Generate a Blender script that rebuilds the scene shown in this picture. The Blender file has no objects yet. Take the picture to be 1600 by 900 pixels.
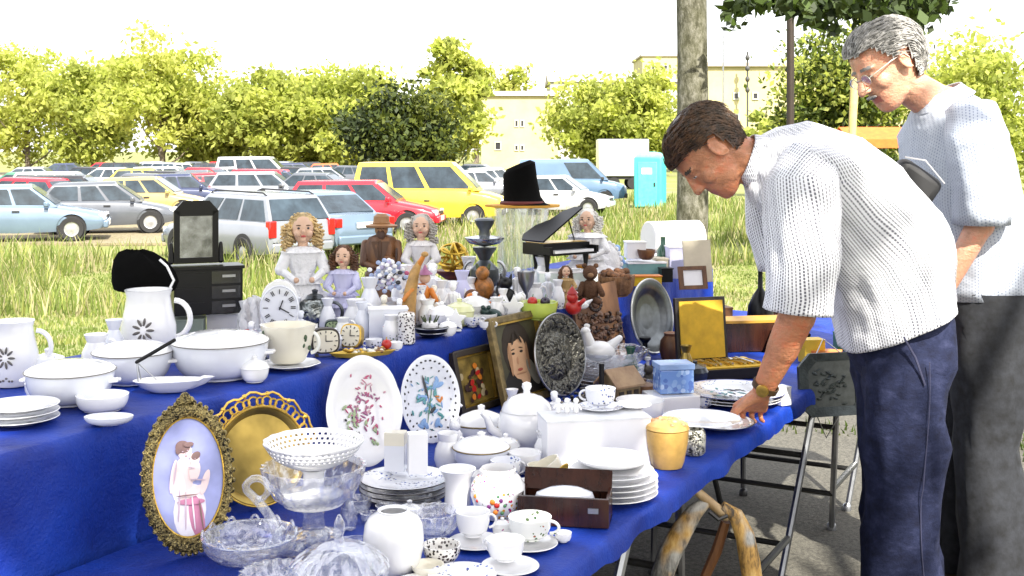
import bpy, bmesh, math, random
import numpy as np
from mathutils import Matrix, Vector, noise as mnoise
R=math.radians; PI=math.pi; sin=math.sin; cos=math.cos
sc=bpy.context.scene; col=sc.collection
F=1800.0; HOR=235.0; CZ=1.48; LT=0.74; UT=0.964; PARK=-0.92

# ------------------------------------------------------------------ placement
def at(u,v,z=0.0):
    y=F*(CZ-z)/(v-HOR)
    return Vector(((u-800)*y/F,y,z))
def far(u,y,z=None):
    x=(u-800)*y/F
    return Vector((x,y,gz(x,y) if z is None else z))
def sst(a,b,t):
    t=max(0,min(1,(t-a)/(b-a))); return t*t*(3-2*t)
def gz(x,y):
    return PARK*sst(6.5,17,y)
def T(s,n,z):                       # table frame: s along the tables, n across them
    return Vector((.477*s+.879*n,.879*s-.477*n,z))
YAW=R(61.5)

# ------------------------------------------------------------------ mesh builder
class MB:
    def __init__(s): s.v=[];s.f=[];s.m=[];s.uv={};s.M=Matrix.Identity(4);s.mi=0
    def add(s,vs,fs,mi=None,uvs=None):
        o=len(s.v); M=s.M
        s.v+= [tuple(M@Vector(p)) for p in vs]
        k=s.mi if mi is None else mi
        for i,f in enumerate(fs):
            if uvs: s.uv[len(s.f)]=[uvs[j] for j in f]
            s.f.append(tuple(o+j for j in f)); s.m.append(k)
        return s
    def box(s,c,d,rz=0,mi=None,tx=0,ty=0):
        x,y,z=d[0]/2,d[1]/2,d[2]/2
        P=[(-x,-y,-z),(x,-y,-z),(x,y,-z),(-x,y,-z),(-x,-y,z),(x,-y,z),(x,y,z),(-x,y,z)]
        Q=Matrix.Translation(c)@Matrix.Rotation(rz,4,'Z')@Matrix.Rotation(ty,4,'Y')@Matrix.Rotation(tx,4,'X')
        return s.add([tuple(Q@Vector(p)) for p in P],[(3,2,1,0),(4,5,6,7),(0,1,5,4),(1,2,6,5),(2,3,7,6),(3,0,4,7)],mi)
    def lathe(s,prof,c=(0,0,0),seg=40,wav=None,mi=None,sx=1,sy=1,axis='z',skip=None):
        n=len(prof);vs=[];fs=[]
        for i,(r,z) in enumerate(prof):
            for j in range(seg):
                a=2*PI*j/seg; rr=r*(wav(a,i,z) if wav else 1)
                x,y,zz=rr*cos(a)*sx,rr*sin(a)*sy,z
                p=(x,y,zz) if axis=='z' else ((zz,x,y) if axis=='x' else (x,zz,y))
                vs.append((p[0]+c[0],p[1]+c[1],p[2]+c[2]))
        for i in range(n-1):
            for j in range(seg):
                if skip and skip(i,j): continue
                k=(j+1)%seg
                q=[i*seg+j,i*seg+k,(i+1)*seg+k,(i+1)*seg+j]
                if prof[i][0]<1e-6: q=[q[0],q[2],q[3]]
                elif prof[i+1][0]<1e-6: q=q[:3]
                fs.append(tuple(q if axis!='y' else q[::-1]))
        return s.add(vs,fs,mi)
    def tube(s,path,r,seg=8,mi=None,cap=True,flat=1.0):
        P=[Vector(p) for p in path]; n=len(P); vs=[];fs=[]
        up=None
        for i,p in enumerate(P):
            t=(P[min(i+1,n-1)]-P[max(i-1,0)])
            if t.length<1e-9: t=Vector((0,0,1))
            t.normalize()
            if up is None:
                up=t.orthogonal().normalized()
            up=(up-t*up.dot(t))
            if up.length<1e-6: up=t.orthogonal()
            up.normalize(); b=t.cross(up)
            rr=r[i] if isinstance(r,(list,tuple)) else r
            for j in range(seg):
                a=2*PI*j/seg; vs.append(tuple(p+up*(rr*cos(a))+b*(rr*flat*sin(a))))
        for i in range(n-1):
            for j in range(seg):
                k=(j+1)%seg; fs.append((i*seg+j,i*seg+k,(i+1)*seg+k,(i+1)*seg+j))
        if cap:
            fs.append(tuple(range(seg))[::-1]); fs.append(tuple((n-1)*seg+j for j in range(seg)))
        return s.add(vs,fs,mi)
    def ell(s,c,r,mi=None,seg=14,rings=9,rot=None):
        if not isinstance(r,(list,tuple)): r=(r,r,r)
        vs=[];fs=[]
        for i in range(rings+1):
            th=PI*i/rings
            for j in range(seg):
                a=2*PI*j/seg; p=Vector((r[0]*sin(th)*cos(a),r[1]*sin(th)*sin(a),-r[2]*cos(th)))
                if rot is not None: p=rot@p
                vs.append((p[0]+c[0],p[1]+c[1],p[2]+c[2]))
        for i in range(rings):
            for j in range(seg):
                k=(j+1)%seg; q=(i*seg+j,i*seg+k,(i+1)*seg+k,(i+1)*seg+j)
                if i==0: q=(q[0],q[2],q[3])
                elif i==rings-1: q=q[:3]
                fs.append(q)
        return s.add(vs,fs,mi)
    def cap(s,p0,r0,p1,r1,mi=None,n=6,seg=14):     # tapered capsule
        a=Vector(p0);b=Vector(p1);d=(b-a); L=d.length
        if L<1e-6: return s.ell(p0,r0,mi)
        t=d/L; path=[];rad=[]
        for i in range(n):
            th=PI/2*(1-i/n); path.append(a-t*(r0*sin(th)));rad.append(max(r0*cos(th),1e-4))
        for i in range(n+1):
            th=PI/2*i/n; path.append(b+t*(r1*sin(th)));rad.append(max(r1*cos(th),1e-4))
        return s.tube(path,rad,seg,mi)
    def prism(s,poly,h,mi=None,y0=0.0,mi_side=None):  # polygon in XZ, thickness h along +Y from y0 (front at y0, faces -Y)
        n=len(poly)
        vs=[(p[0],y0,p[1]) for p in poly]+[(p[0],y0+h,p[1]) for p in poly]
        s.add(vs,[tuple(range(n)),tuple(range(2*n-1,n-1,-1))],mi)
        s.add(vs,[(i,n+i,n+(i+1)%n,(i+1)%n) for i in range(n)],mi if mi_side is None else mi_side)
        return s
    def loft(s,rings,mi=None,closed=True,caps=True,uvs=None):
        n=len(rings);m=len(rings[0]);vs=[tuple(p) for r in rings for p in r];fs=[]
        uu=[q for r in uvs for q in r] if uvs else None
        for i in range(n-1):
            for j in range(m if closed else m-1):
                k=(j+1)%m; fs.append((i*m+j,i*m+k,(i+1)*m+k,(i+1)*m+j))
        s.add(vs,fs,mi,uu)
        if caps and closed: s.add(vs,[tuple(range(m))[::-1],tuple((n-1)*m+j for j in range(m))],mi)
        return s
    def mesh(s,name):
        me=bpy.data.meshes.new(name); me.from_pydata(s.v,[],s.f)
        me.polygons.foreach_set('material_index',s.m)
        if s.uv:
            L=me.uv_layers.new(name='UVMap')
            for fi,u in s.uv.items():
                for k,li in enumerate(me.polygons[fi].loop_indices): L.data[li].uv=u[k]
        me.update(); return me
def fixn(me):
    bm=bmesh.new(); bm.from_mesh(me); bmesh.ops.remove_doubles(bm,verts=bm.verts,dist=1e-6)
    bmesh.ops.recalc_face_normals(bm,faces=bm.faces); bm.to_mesh(me); bm.free()
def link(name,me,mats,parent=None,smooth=True,loc=None,rz=0):
    o=bpy.data.objects.new(name,me); col.objects.link(o)
    if me is not None:
        for m in (mats if isinstance(mats,(list,tuple)) else [mats]): me.materials.append(m)
        if smooth is not False and len(me.polygons):
            me.polygons.foreach_set('use_smooth',[True]*len(me.polygons))
            ang=R(38) if smooth is True else R(smooth)
            try: me.set_sharp_from_angle(angle=ang)
            except Exception: pass
    if parent is not None: o.parent=parent
    if loc is not None: o.location=loc
    o.rotation_euler[2]=rz
    return o
def tag(o,label,cat,group=None,kind=None):
    if label: o['label']=label
    if cat: o['category']=cat
    if group: o['group']=group
    if kind: o['kind']=kind
    return o
def obj(name,mb,mats,parent=None,smooth=True,fix=True,loc=None,rz=0):
    me=mb.mesh(name)
    if fix: fixn(me)
    return link(name,me,mats,parent,smooth,loc,rz)
def thing(name,label,cat,loc=(0,0,0),rz=0,group=None):
    o=bpy.data.objects.new(name,None); o.empty_display_size=.05; col.objects.link(o); o.location=loc; o.rotation_euler=(0,0,rz)
    return tag(o,label,cat,group)
def bevel(o,w,seg=2):
    m=o.modifiers.new('bevel','BEVEL'); m.width=w; m.segments=seg; m.limit_method='ANGLE'; m.angle_limit=R(40); return o
def remesh(mb,vox,it=4,fac=.5):
    me=mb.mesh('tmp'); o=bpy.data.objects.new('tmp',me); col.objects.link(o)
    m=o.modifiers.new('r','REMESH'); m.mode='VOXEL'; m.voxel_size=vox
    if it: k=o.modifiers.new('s','SMOOTH'); k.factor=fac; k.iterations=it
    dg=bpy.context.evaluated_depsgraph_get(); dg.update()
    out=bpy.data.meshes.new_from_object(o.evaluated_get(dg)); bpy.data.objects.remove(o); bpy.data.meshes.remove(me)
    return out

# ------------------------------------------------------------------ materials
MC={}
class NT:
    def __init__(s,name):
        s.mat=bpy.data.materials.new(name); s.mat.use_nodes=True; s.n=s.mat.node_tree; s.n.nodes.clear()
        s.out=s.new('ShaderNodeOutputMaterial')
    def new(s,t,**kw):
        o=s.n.nodes.new(t)
        for k,v in kw.items(): setattr(o,k,v)
        return o
    def l(s,a,b): s.n.links.new(a,b)
    def val(s,sock,x):
        if hasattr(x,'is_linked') or isinstance(x,bpy.types.NodeSocket): s.l(x,sock)
        else: sock.default_value=x
    def math(s,op,a,b=0.0,clamp=False):
        o=s.new('ShaderNodeMath',operation=op); o.use_clamp=clamp; s.val(o.inputs[0],a); s.val(o.inputs[1],b); return o.outputs[0]
    def mix(s,f,a,b,mode='MIX'):
        o=s.new('ShaderNodeMix',data_type='RGBA',blend_type=mode); s.val(o.inputs[0],f)
        s.val(o.inputs[6],a if not isinstance(a,tuple) else c4(a)); s.val(o.inputs[7],b if not isinstance(b,tuple) else c4(b)); return o.outputs[2]
    def ramp(s,f,pts,const=False):
        o=s.new('ShaderNodeValToRGB'); e=o.color_ramp.elements
        if const: o.color_ramp.interpolation='CONSTANT'
        while len(e)<len(pts): e.new(.5)
        for i,(p,c) in enumerate(pts): e[i].position=p; e[i].color=c4(c)
        s.l(f,o.inputs[0]); return o.outputs[0]
    def obj(s,scale=None):
        t=s.new('ShaderNodeTexCoord').outputs['Object']
        if scale:
            m=s.new('ShaderNodeMapping'); m.inputs['Scale'].default_value=scale; s.l(t,m.inputs[0]); t=m.outputs[0]
        return t
    def noise(s,co,scale,detail=3,rough=.6):
        o=s.new('ShaderNodeTexNoise'); o.inputs['Scale'].default_value=scale; o.inputs['Detail'].default_value=detail; o.inputs['Roughness'].default_value=rough
        s.l(co,o.inputs['Vector']); return o.outputs['Fac']
    def bump(s,h,st=.3,d=.01):
        o=s.new('ShaderNodeBump'); o.inputs['Strength'].default_value=st; o.inputs['Distance'].default_value=d; s.l(h,o.inputs['Height']); return o.outputs[0]
    def pr(s,color,rough=.5,metal=0.0,coat=0.0,normal=None,spec=.5,trans=0.0,sub=0.0):
        o=s.new('ShaderNodeBsdfPrincipled')
        s.val(o.inputs['Base Color'],c4(color) if isinstance(color,tuple) else color); s.val(o.inputs['Roughness'],rough); s.val(o.inputs['Metallic'],metal)
        o.inputs['Coat Weight'].default_value=coat; o.inputs['Coat Roughness'].default_value=.05
        o.inputs['Specular IOR Level'].default_value=spec; o.inputs['Transmission Weight'].default_value=trans
        if normal is not None: s.l(normal,o.inputs['Normal'])
        s.l(o.outputs[0],s.out.inputs[0]); return o
def c4(c): return (c[0],c[1],c[2],1.0)
def M(name,c,rough=.5,metal=0.0,var=.12,vs=9.0,bump=0.0,bs=60.0,coat=0.0,spec=.5,c2=None,stretch=None):
    if name in MC: return MC[name]
    t=NT(name); co=t.obj(stretch)
    n=t.noise(co,vs,4)
    d=c2 if c2 else tuple(x*(1-2*var) for x in c)
    hi=c if c2 else tuple(min(1,x*(1+var)) for x in c)
    color=t.ramp(n,[(.3,d),(.7,hi)])
    nn=t.bump(t.noise(co,bs,3),bump,.004) if bump else None
    rr=t.math('ADD',t.math('MULTIPLY',n,.15),rough-.07,True) if rough>.15 else rough
    t.pr(color,rr,metal,coat,nn,spec); MC[name]=t.mat; return t.mat
def floral(name,base,cols,scale=90.0,thr=.5,size=.3,ms=14.0,rough=.12,ring=None):
    if name in MC: return MC[name]
    t=NT(name); co=t.obj()
    v=t.new('ShaderNodeTexVoronoi'); v.inputs['Scale'].default_value=scale; t.l(co,v.inputs['Vector'])
    sep=t.new('ShaderNodeSeparateColor'); t.l(v.outputs['Color'],sep.inputs[0])
    k=len(cols); cr=t.ramp(sep.outputs[0],[(i/k,c) for i,c in enumerate(cols)],True)
    wob=t.math('ADD',v.outputs['Distance'],t.math('MULTIPLY',t.math('SUBTRACT',t.noise(co,scale*2.2,2),.5),.25))
    dot=t.math('LESS_THAN',wob,t.math('MULTIPLY_ADD',sep.outputs[1],size)) if False else t.math('LESS_THAN',wob,size)
    mask=t.math('GREATER_THAN',t.noise(co,ms,2),thr)
    f=t.math('MULTIPLY',dot,mask)
    b=t.ramp(t.noise(co,6,3),[(.3,tuple(x*.94 for x in base)),(.7,base)])
    t.pr(t.mix(f,b,cr),rough,0,.3); MC[name]=t.mat; return t.mat
def relief(name,c,dark,scale=60.0,rough=.35,metal=.6,st=1.0,dist=.006):
    if name in MC: return MC[name]
    t=NT(name); co=t.obj()
    v=t.new('ShaderNodeTexVoronoi'); v.feature='SMOOTH_F1'; v.inputs['Scale'].default_value=scale
    w=t.new('ShaderNodeMix',data_type='VECTOR'); w.inputs[0].default_value=.06
    nz=t.new('ShaderNodeTexNoise'); nz.inputs['Scale'].default_value=scale*.5; t.l(co,nz.inputs['Vector'])
    t.l(co,w.inputs[4]); t.l(nz.outputs['Color'],w.inputs[5]); t.l(w.outputs[1],v.inputs['Vector'])
    h=t.math('SUBTRACT',1.0,v.outputs['Distance'])
    color=t.ramp(h,[(.35,dark),(.62,c)])
    t.pr(color,rough,metal,0,t.bump(h,st,dist)); MC[name]=t.mat; return t.mat
def glassy(name,tint=(.93,.95,1.0),milk=.12,bs=0,st=.6):
    if name in MC: return MC[name]
    t=NT(name)
    tr=t.new('ShaderNodeBsdfTransparent'); tr.inputs[0].default_value=c4(tint)
    gl=t.new('ShaderNodeBsdfGlossy'); gl.inputs['Roughness'].default_value=.05; gl.inputs[0].default_value=(1,1,1,1)
    df=t.new('ShaderNodeBsdfDiffuse'); df.inputs[0].default_value=c4((.86,.87,.89))
    fr=t.new('ShaderNodeLayerWeight'); fr.inputs[0].default_value=.38
    if bs:
        v=t.new('ShaderNodeTexVoronoi'); v.inputs['Scale'].default_value=bs; t.l(t.obj(),v.inputs['Vector'])
        nb=t.bump(v.outputs['Distance'],st,.01); t.l(nb,fr.inputs['Normal']); t.l(nb,gl.inputs['Normal']); t.l(nb,df.inputs['Normal'])
    m1=t.new('ShaderNodeMixShader'); m1.inputs[0].default_value=milk; t.l(tr.outputs[0],m1.inputs[1]); t.l(df.outputs[0],m1.inputs[2])
    m2=t.new('ShaderNodeMixShader'); t.l(t.math('ADD',t.math('MULTIPLY',fr.outputs['Facing'],.55),.06,True),m2.inputs[0]); t.l(m1.outputs[0],m2.inputs[1]); t.l(gl.outputs[0],m2.inputs[2])
    t.l(m2.outputs[0],t.out.inputs[0]); MC[name]=t.mat; return t.mat
def leafmat(name,c,tl=1.0):
    if name in MC: return MC[name]
    t=NT(name)
    oi=t.noise(t.obj(),.9,3); cc=t.ramp(oi,[(.3,tuple(x*.6 for x in c)),(.7,tuple(min(1,x*1.25) for x in c))])
    a=t.new('ShaderNodeBsdfPrincipled'); t.l(cc,a.inputs['Base Color']); a.inputs['Roughness'].default_value=.6; a.inputs['Specular IOR Level'].default_value=.3
    b=t.new('ShaderNodeBsdfTranslucent'); t.l(t.mix(1.0,cc,(.95,1.0,.75),'MULTIPLY'),b.inputs[0])
    m=t.new('ShaderNodeMixShader'); m.inputs[0].default_value=.35*tl; t.l(a.outputs[0],m.inputs[1]); t.l(b.outputs[0],m.inputs[2]); t.l(m.outputs[0],t.out.inputs[0])
    MC[name]=t.mat; return t.mat
def wood(name,c,dark,scale=18,rough=.5,stretch=(1,1,.12)):
    if name in MC: return MC[name]
    t=NT(name); co=t.obj(stretch); n=t.noise(co,scale,5,.7)
    t.pr(t.ramp(n,[(.35,dark),(.65,c)]),rough,0,.0,t.bump(n,.3,.004)); MC[name]=t.mat; return t.mat

W =M('white_china',(.80,.80,.81),.1,var=.02,coat=.4)
WB=M('bluish_china',(.72,.74,.80),.12,var=.03,coat=.3)
CR=M('cream_china',(.76,.72,.60),.14,var=.04,coat=.3)
BK=M('black_lacquer',(.004,.004,.005),.32,var=.2,spec=.28)
BLK=M('black_cloth',(.003,.003,.003),.9,var=.3,spec=.08)
GOLD=M('gilt_metal',(.62,.40,.08),.3,.85,var=.2,vs=30,bump=.3)
BRASS=M('aged_brass',(.40,.28,.07),.32,.8,var=.3,vs=7,bump=.15,bs=20)
STEEL=M('grey_steel',(.35,.36,.38),.3,.9,var=.15)
DSTEEL=M('dark_pewter',(.10,.11,.12),.3,.75,var=.25,vs=14)
GL=glassy('clear_glass'); CG=glassy('cut_glass',(.94,.95,.98),.12,46,.7); CG2=glassy('pressed_glass',(.95,.96,.98),.09,36,.6)
WOODB=wood('brown_carved_wood',(.20,.085,.028),(.06,.022,.009))
WOODD=wood('dark_mahogany',(.045,.014,.008),(.015,.005,.004),rough=.25)
WOODL=wood('pale_wood',(.45,.33,.18),(.28,.18,.08))
CARD=M('white_card',(.80,.80,.82),.55,var=.03)
BLUE=M('blue_glaze',(.05,.12,.42),.2,var=.25,coat=.3)
RED=M('red_paint',(.45,.02,.015),.35)
YEL=M('yellow_paint',(.70,.45,.02),.4)
ORG=M('orange_paint',(.65,.20,.02),.45)
GRN=M('green_glaze',(.08,.22,.10),.3)
DG=M('dark_green_metal',(.02,.045,.04),.3,.4)
SKINP=M('bisque_skin',(.62,.40,.28),.5,var=.05)
LACE=M('white_lace',(.76,.76,.78),.85,var=.06,vs=60,bump=.8,bs=140)
FLW=floral('floral_china',(.80,.80,.81),[(.45,.02,.10),(.65,.30,.03),(.07,.14,.03),(.25,.03,.22)],120,.54,.36,22)
FLB=floral('blue_floral_china',(.78,.79,.83),[(.03,.06,.30),(.06,.12,.40),(.10,.10,.12)],130,.52,.34,20)
FLG=floral('green_sprig_china',(.78,.79,.76),[(.05,.13,.04),(.10,.16,.06),(.30,.10,.05)],110,.58,.34,16)
FLD=floral('dark_lace_china',(.75,.73,.70),[(.02,.015,.015),(.05,.03,.03)],150,.36,.40,12)
# ------------------------------------------------------------------ camera, sky, sun
cd=bpy.data.cameras.new('camera'); cam=bpy.data.objects.new('camera',cd); col.objects.link(cam); sc.camera=cam
cam.location=(0,0,CZ); cam.rotation_euler=(R(90),0,0); cd.sensor_width=36; cd.lens=F/1600*36; cd.shift_y=-(450-HOR)/1600; cd.clip_end=3000; cd.clip_start=.05
sc.render.resolution_x=1024; sc.render.resolution_y=576
SUN_EL=R(46); LD=Vector((-.30,.80,0)).normalized()       # light travels along LD and downward
sd=Vector((LD.x*cos(SUN_EL),LD.y*cos(SUN_EL),-sin(SUN_EL)))
sl=bpy.data.lights.new('sun','SUN'); so=bpy.data.objects.new('sun',sl); col.objects.link(so)
sl.energy=4.6; sl.angle=R(.6); sl.color=(1.0,.95,.84); so.rotation_euler=sd.to_track_quat('-Z','Y').to_euler()
wd=bpy.data.worlds.new('World'); sc.world=wd; wd.use_nodes=True; nt=wd.node_tree; bgn=nt.nodes['Background']
sky=nt.nodes.new('ShaderNodeTexSky'); sky.sky_type='NISHITA'; sky.sun_disc=False; sky.sun_elevation=SUN_EL
sky.sun_rotation=math.atan2(-LD.x,-LD.y); sky.dust_density=4.0; sky.air_density=1.2
hs=nt.nodes.new('ShaderNodeMix'); hs.data_type='RGBA'; hs.inputs[0].default_value=.6; hs.inputs[7].default_value=(9.5,9.4,9.5,1)   # milky summer haze
nt.links.new(sky.outputs[0],hs.inputs[6]); nt.links.new(hs.outputs[2],bgn.inputs[0]); bgn.inputs[1].default_value=.11
sc.view_settings.view_transform='Standard'; sc.view_settings.look='None'; sc.view_settings.exposure=1.5; sc.view_settings.gamma=1
sc.cycles.use_denoising=True; sc.cycles.max_bounces=8; sc.cycles.transparent_max_bounces=24; sc.cycles.caustics_reflective=False; sc.cycles.caustics_refractive=False

# ------------------------------------------------------------------ ground
def ground_mat():
    t=NT('meadow_soil'); co=t.obj(); n=t.noise(co,.6,5,.7); n2=t.noise(co,14,4,.7)
    g=t.ramp(n2,[(.3,(.09,.11,.02)),(.55,(.17,.19,.04)),(.75,(.26,.23,.09))])
    d=t.ramp(n2,[(.3,(.14,.12,.06)),(.7,(.30,.26,.15))])
    t.pr(t.mix(t.ramp(n,[(.5,(0,0,0)),(.66,(1,1,1))]),g,d),.9,0,0,t.bump(n2,.6,.03)); return t.mat
def gravel_mat(name,a,b,s=220):
    t=NT(name); co=t.obj(); n=t.noise(co,s,3,.8); n2=t.noise(co,3.0,4)
    c=t.ramp(n,[(.32,a),(.68,b)]); c=t.mix(t.math('MULTIPLY',n2,.5),c,tuple(x*.55 for x in b))
    t.pr(c,.9,0,0,t.bump(n,.7,.006)); return t.mat
mb=MB(); xs=[-900,-500,-250,-120]+list(np.linspace(-60,60,61))+[120,250,500,900]; ys=[-60,-20]+list(np.linspace(-4,24,57))+list(np.linspace(26,130,40))+[170,250,400,700,1200,2000]
vs=[(x,y,gz(x,y)+(.03*mnoise.noise((x*.5,y*.5,0)) if y>9 and y<100 else 0)) for y in ys for x in xs]; nx=len(xs)
fs=[(i*nx+j,i*nx+j+1,(i+1)*nx+j+1,(i+1)*nx+j) for i in range(len(ys)-1) for j in range(nx-1)]
mb.add(vs,fs); tag(obj('ground',mb,ground_mat(),fix=False),None,None,kind='structure')
# worn asphalt strip under and in front of the stall
mb=MB(); nx=40; xs=np.linspace(-9,9,nx); vs=[]; ys=np.linspace(-3,6.6,24)
for y in ys:
    for x in xs:
        e=1 if y<6.2 else 0
        vs.append((x,y+.35*mnoise.noise((x*.8,y*.2,3))*(1 if y>6 else 0),.006))
mb.add(vs,[(i*nx+j,i*nx+j+1,(i+1)*nx+j+1,(i+1)*nx+j) for i in range(len(ys)-1) for j in range(nx-1)])
tag(obj('path',mb,gravel_mat('worn_asphalt',(.012,.0115,.009),(.15,.14,.115),80),fix=False),None,None,kind='structure')
mb=MB(); mb.box((-34,76,PARK+.034),(72,94,.06)); tag(obj('parking_lot',mb,gravel_mat('pale_gravel',(.10,.085,.05),(.30,.25,.15),12),fix=False),None,None,kind='structure')

# grass blades on the verge
def grass(name,n,xr,yr,h,seed,cols,dens=None):
    rg=np.random.default_rng(seed); V=[];Fc=[];mi=[]
    k=0
    while k<n:
        y=yr[0]+(yr[1]-yr[0])*rg.random()**1.4; x=xr[0]+(xr[1]-xr[0])*rg.random()
        if abs(x)>y*.5+1: continue
        nn=mnoise.noise((x*.5,y*.35,7))
        k+=1
        if dens and nn<dens: continue
        z=gz(x,y)-.01; hh=h*(.45+.9*rg.random())*(1+.7*nn); a=rg.random()*6.28; w=(.004+.0005*y)*(.6+.8*rg.random()); l=hh*(.1+.5*rg.random())
        dx,dy=cos(a)*w,sin(a)*w; b=rg.random()*6.28; o=len(V)
        V+=[(x-dx,y-dy,z),(x+dx,y+dy,z),(x+dx*.6+cos(b)*l*.4,y+dy*.6+sin(b)*l*.4,z+hh*.6),(x-dx*.6+cos(b)*l*.4,y-dy*.6+sin(b)*l*.4,z+hh*.6),(x+cos(b)*l,y+sin(b)*l,z+hh)]
        Fc+=[(o,o+1,o+2,o+3),(o+3,o+2,o+4)]; m=int(rg.random()*len(cols)) if nn>-.1 else len(cols)-1; mi+=[m,m]
    me=bpy.data.meshes.new(name); me.from_pydata(V,[],Fc); me.polygons.foreach_set('material_index',mi)
    o=link(name,me,cols,smooth=False); return tag(o,None,None,kind='stuff')
GR=[leafmat('grass_green',(.17,.22,.05)),leafmat('grass_lime',(.27,.29,.08)),leafmat('grass_dry',(.40,.36,.20)),leafmat('grass_mid',(.14,.19,.04))]
tag(grass('verge_grass',80000,(-14,15),(7.2,26),.065,3,GR),'green and straw coloured grass covering the slope behind the stall','grass')
tag(grass('meadow_grass',22000,(-4,24),(24,55),.38,4,GR,-.3),'taller pale grass in front of the vans and the toilet cabin','grass')
GRD=[leafmat('grass_shade',(.05,.08,.012)),leafmat('grass_shade2',(.07,.09,.02))]  # darker greens put the shade under the tables into the blade colour
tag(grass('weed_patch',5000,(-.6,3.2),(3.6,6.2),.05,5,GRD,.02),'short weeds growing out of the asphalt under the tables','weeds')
tag(grass('wild_weeds',9500,(-13,3.0),(16.5,28),.42,9,GR,-.05),'tall weeds standing in front of the parked silver cars','weeds')

# ------------------------------------------------------------------ trees
def leaves(mb_name,pts,size,mats,rg,mi,parent,up=.2):
    n=len(pts); P=np.array(pts); a=rg.normal(size=(n,3)); a/=np.linalg.norm(a,axis=1)[:,None]; b=rg.normal(size=(n,3)); b-=a*(a*b).sum(1)[:,None]; b/=np.linalg.norm(b,axis=1)[:,None]
    s=(size*(.55+.9*rg.random(n)))[:,None]
    V=np.stack([P-a*s,P+b*s*.55,P+a*s,P-b*s*.55],1).reshape(-1,3)
    me=bpy.data.meshes.new(mb_name); me.from_pydata(V.tolist(),[],np.arange(4*n).reshape(-1,4).tolist()); me.polygons.foreach_set('material_index',mi)
    return link(mb_name,me,mats,parent,smooth=False)
def crown_pts(rg,center,rad,nc,per,cs,shape='ball',hole=0):
    pts=[];mi=[]
    for c in range(nc):
        d=rg.normal(size=3); d/=np.linalg.norm(d); r=rg.random()**.45
        p=d*r
        if shape=='cone': p[:2]*=max(.12,(1-p[2])*.55)
        q=np.array(center)+p*np.array(rad); k=int(per*(.5+rg.random())); m=int(rg.random()*3)
        loc=rg.normal(size=(k,3))*cs*np.array([1,1,.62])*(.5+.8*rg.random())
        pts.append(q+loc); mi+= [m if rg.random()<.75 else int(rg.random()*3) for _ in range(k)]
    return np.concatenate(pts),mi
BARK=M('grey_bark',(.16,.13,.10),.9,var=.3,vs=6,bump=.8,bs=12)
def tree(name,label,u,y,top_v,wpx,mats,seed,nc=60,per=60,leaf=.35,group=None,shape='ball',bot=.25,cs=None,lowv=None):
    rg=np.random.default_rng(seed); random.seed(seed)
    k=y/F; base=far(u,y); H=CZ+(HOR-top_v)*k-base.z; W=wpx*k/2
    t=thing(name,label,'tree',tuple(base),0,group)
    mb=MB(); h0=H*bot; r0=max(.12,H*.022)
    mb.tube([(0,0,-.2),(.02*H,0,h0*.6),(0,.01*H,H*.55),(0.01*H,0,H*.9)],[r0*1.3,r0,r0*.55,r0*.12],8)
    for i in range(7):
        a=6.28*i/7+random.random(); z0=H*(bot*.8+.05*i); L=W*(.5+.4*random.random())
        mb.tube([(0,0,z0),(cos(a)*L*.5,sin(a)*L*.5,z0+H*.1),(cos(a)*L,sin(a)*L,z0+H*.26)],[r0*.45,r0*.25,r0*.06],6)
    obj('trunk',mb,BARK,t,fix=False)
    pts,mi=crown_pts(rg,(0,0,H*(bot+(1-bot)/2)),(W,W,H*(1-bot)/2*.95),nc,per,cs or W*.2,shape)
    pts=pts[pts[:,2]>.2]; mi=mi[:len(pts)]
    leaves('crown',pts,leaf,mats,rg,mi,t); return t
LIME=[leafmat('leaf_lime',(.54,.56,.14),1.8),leafmat('leaf_yellowgreen',(.47,.51,.12),1.8),leafmat('leaf_olive',(.34,.38,.09),1.7)]  # leaf colours lightened in place of the pale wash over far trees
PALE=[leafmat('leaf_pale',(.56,.56,.16),1.7),leafmat('leaf_lime',(0,0,0)),leafmat('leaf_yellowgreen',(0,0,0))]
DARK=[leafmat('leaf_dark',(.045,.065,.012),.7),leafmat('leaf_darker',(.022,.034,.010),.6),leafmat('leaf_olive2',(.09,.11,.015))]
rows=[('pale feathery tree, tallest of the trees at the far left edge',40,112,72,160,PALE,11,50),
 ('bright lime tree between the far left edge and the tall pale tree',140,108,86,150,LIME,12,70),
 ('tall thin-leaved pale tree behind the black mirror',250,100,48,165,PALE,13,46),
 ('lime green tree right of the thin-leaved pale tree',330,104,112,145,LIME,14,75),
 ('lime green tree above the row of distant cars and the silver estate',410,100,108,150,LIME,15,75),
 ('low broad yellow-green tree above the blonde doll',480,104,114,145,LIME,16,70),
 ('yellow-green tree just left of the dark tree',555,98,92,150,LIME,17,75),
 ('tall yellow-green tree with a pointed top right of the dark tree',700,92,62,112,LIME,18,80),
 ('rounded lime tree right of the pale building with paired windows',925,112,124,130,LIME,20,70),
 ('lime tree behind the toilet cabin left of the thick trunk',995,108,106,150,LIME,21,75)]
for l,u,y,tv,w,m,sd_,nc in rows: tree('leafy_tree',l,u,y,tv,w,m,sd_,nc,150,.27,'trees along the far side of the parking lot',bot=.06)
tree('dark_tree','dark olive tree with visible branches, darker than the lime trees around it',628,72,140,190,DARK,19,85,130,.19,bot=.16)
tree('bush','small lime bush in front of the yellow building right of the thick trunk',1195,60,160,70,LIME,23,26,50,.22,bot=.02)['category']='bush'
for i,u in enumerate((742,756,774,790,806,822)):
    tree('poplar_tree',('first','second','third','fourth','fifth','sixth')[i]+' from the left of the slim pale poplars above the pale building roof',u,210,(92,88,97,93,89,87)[i],17,PALE,30+i,16,45,.5,'row of slim poplars on the skyline',bot=.05,cs=.9)
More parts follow.
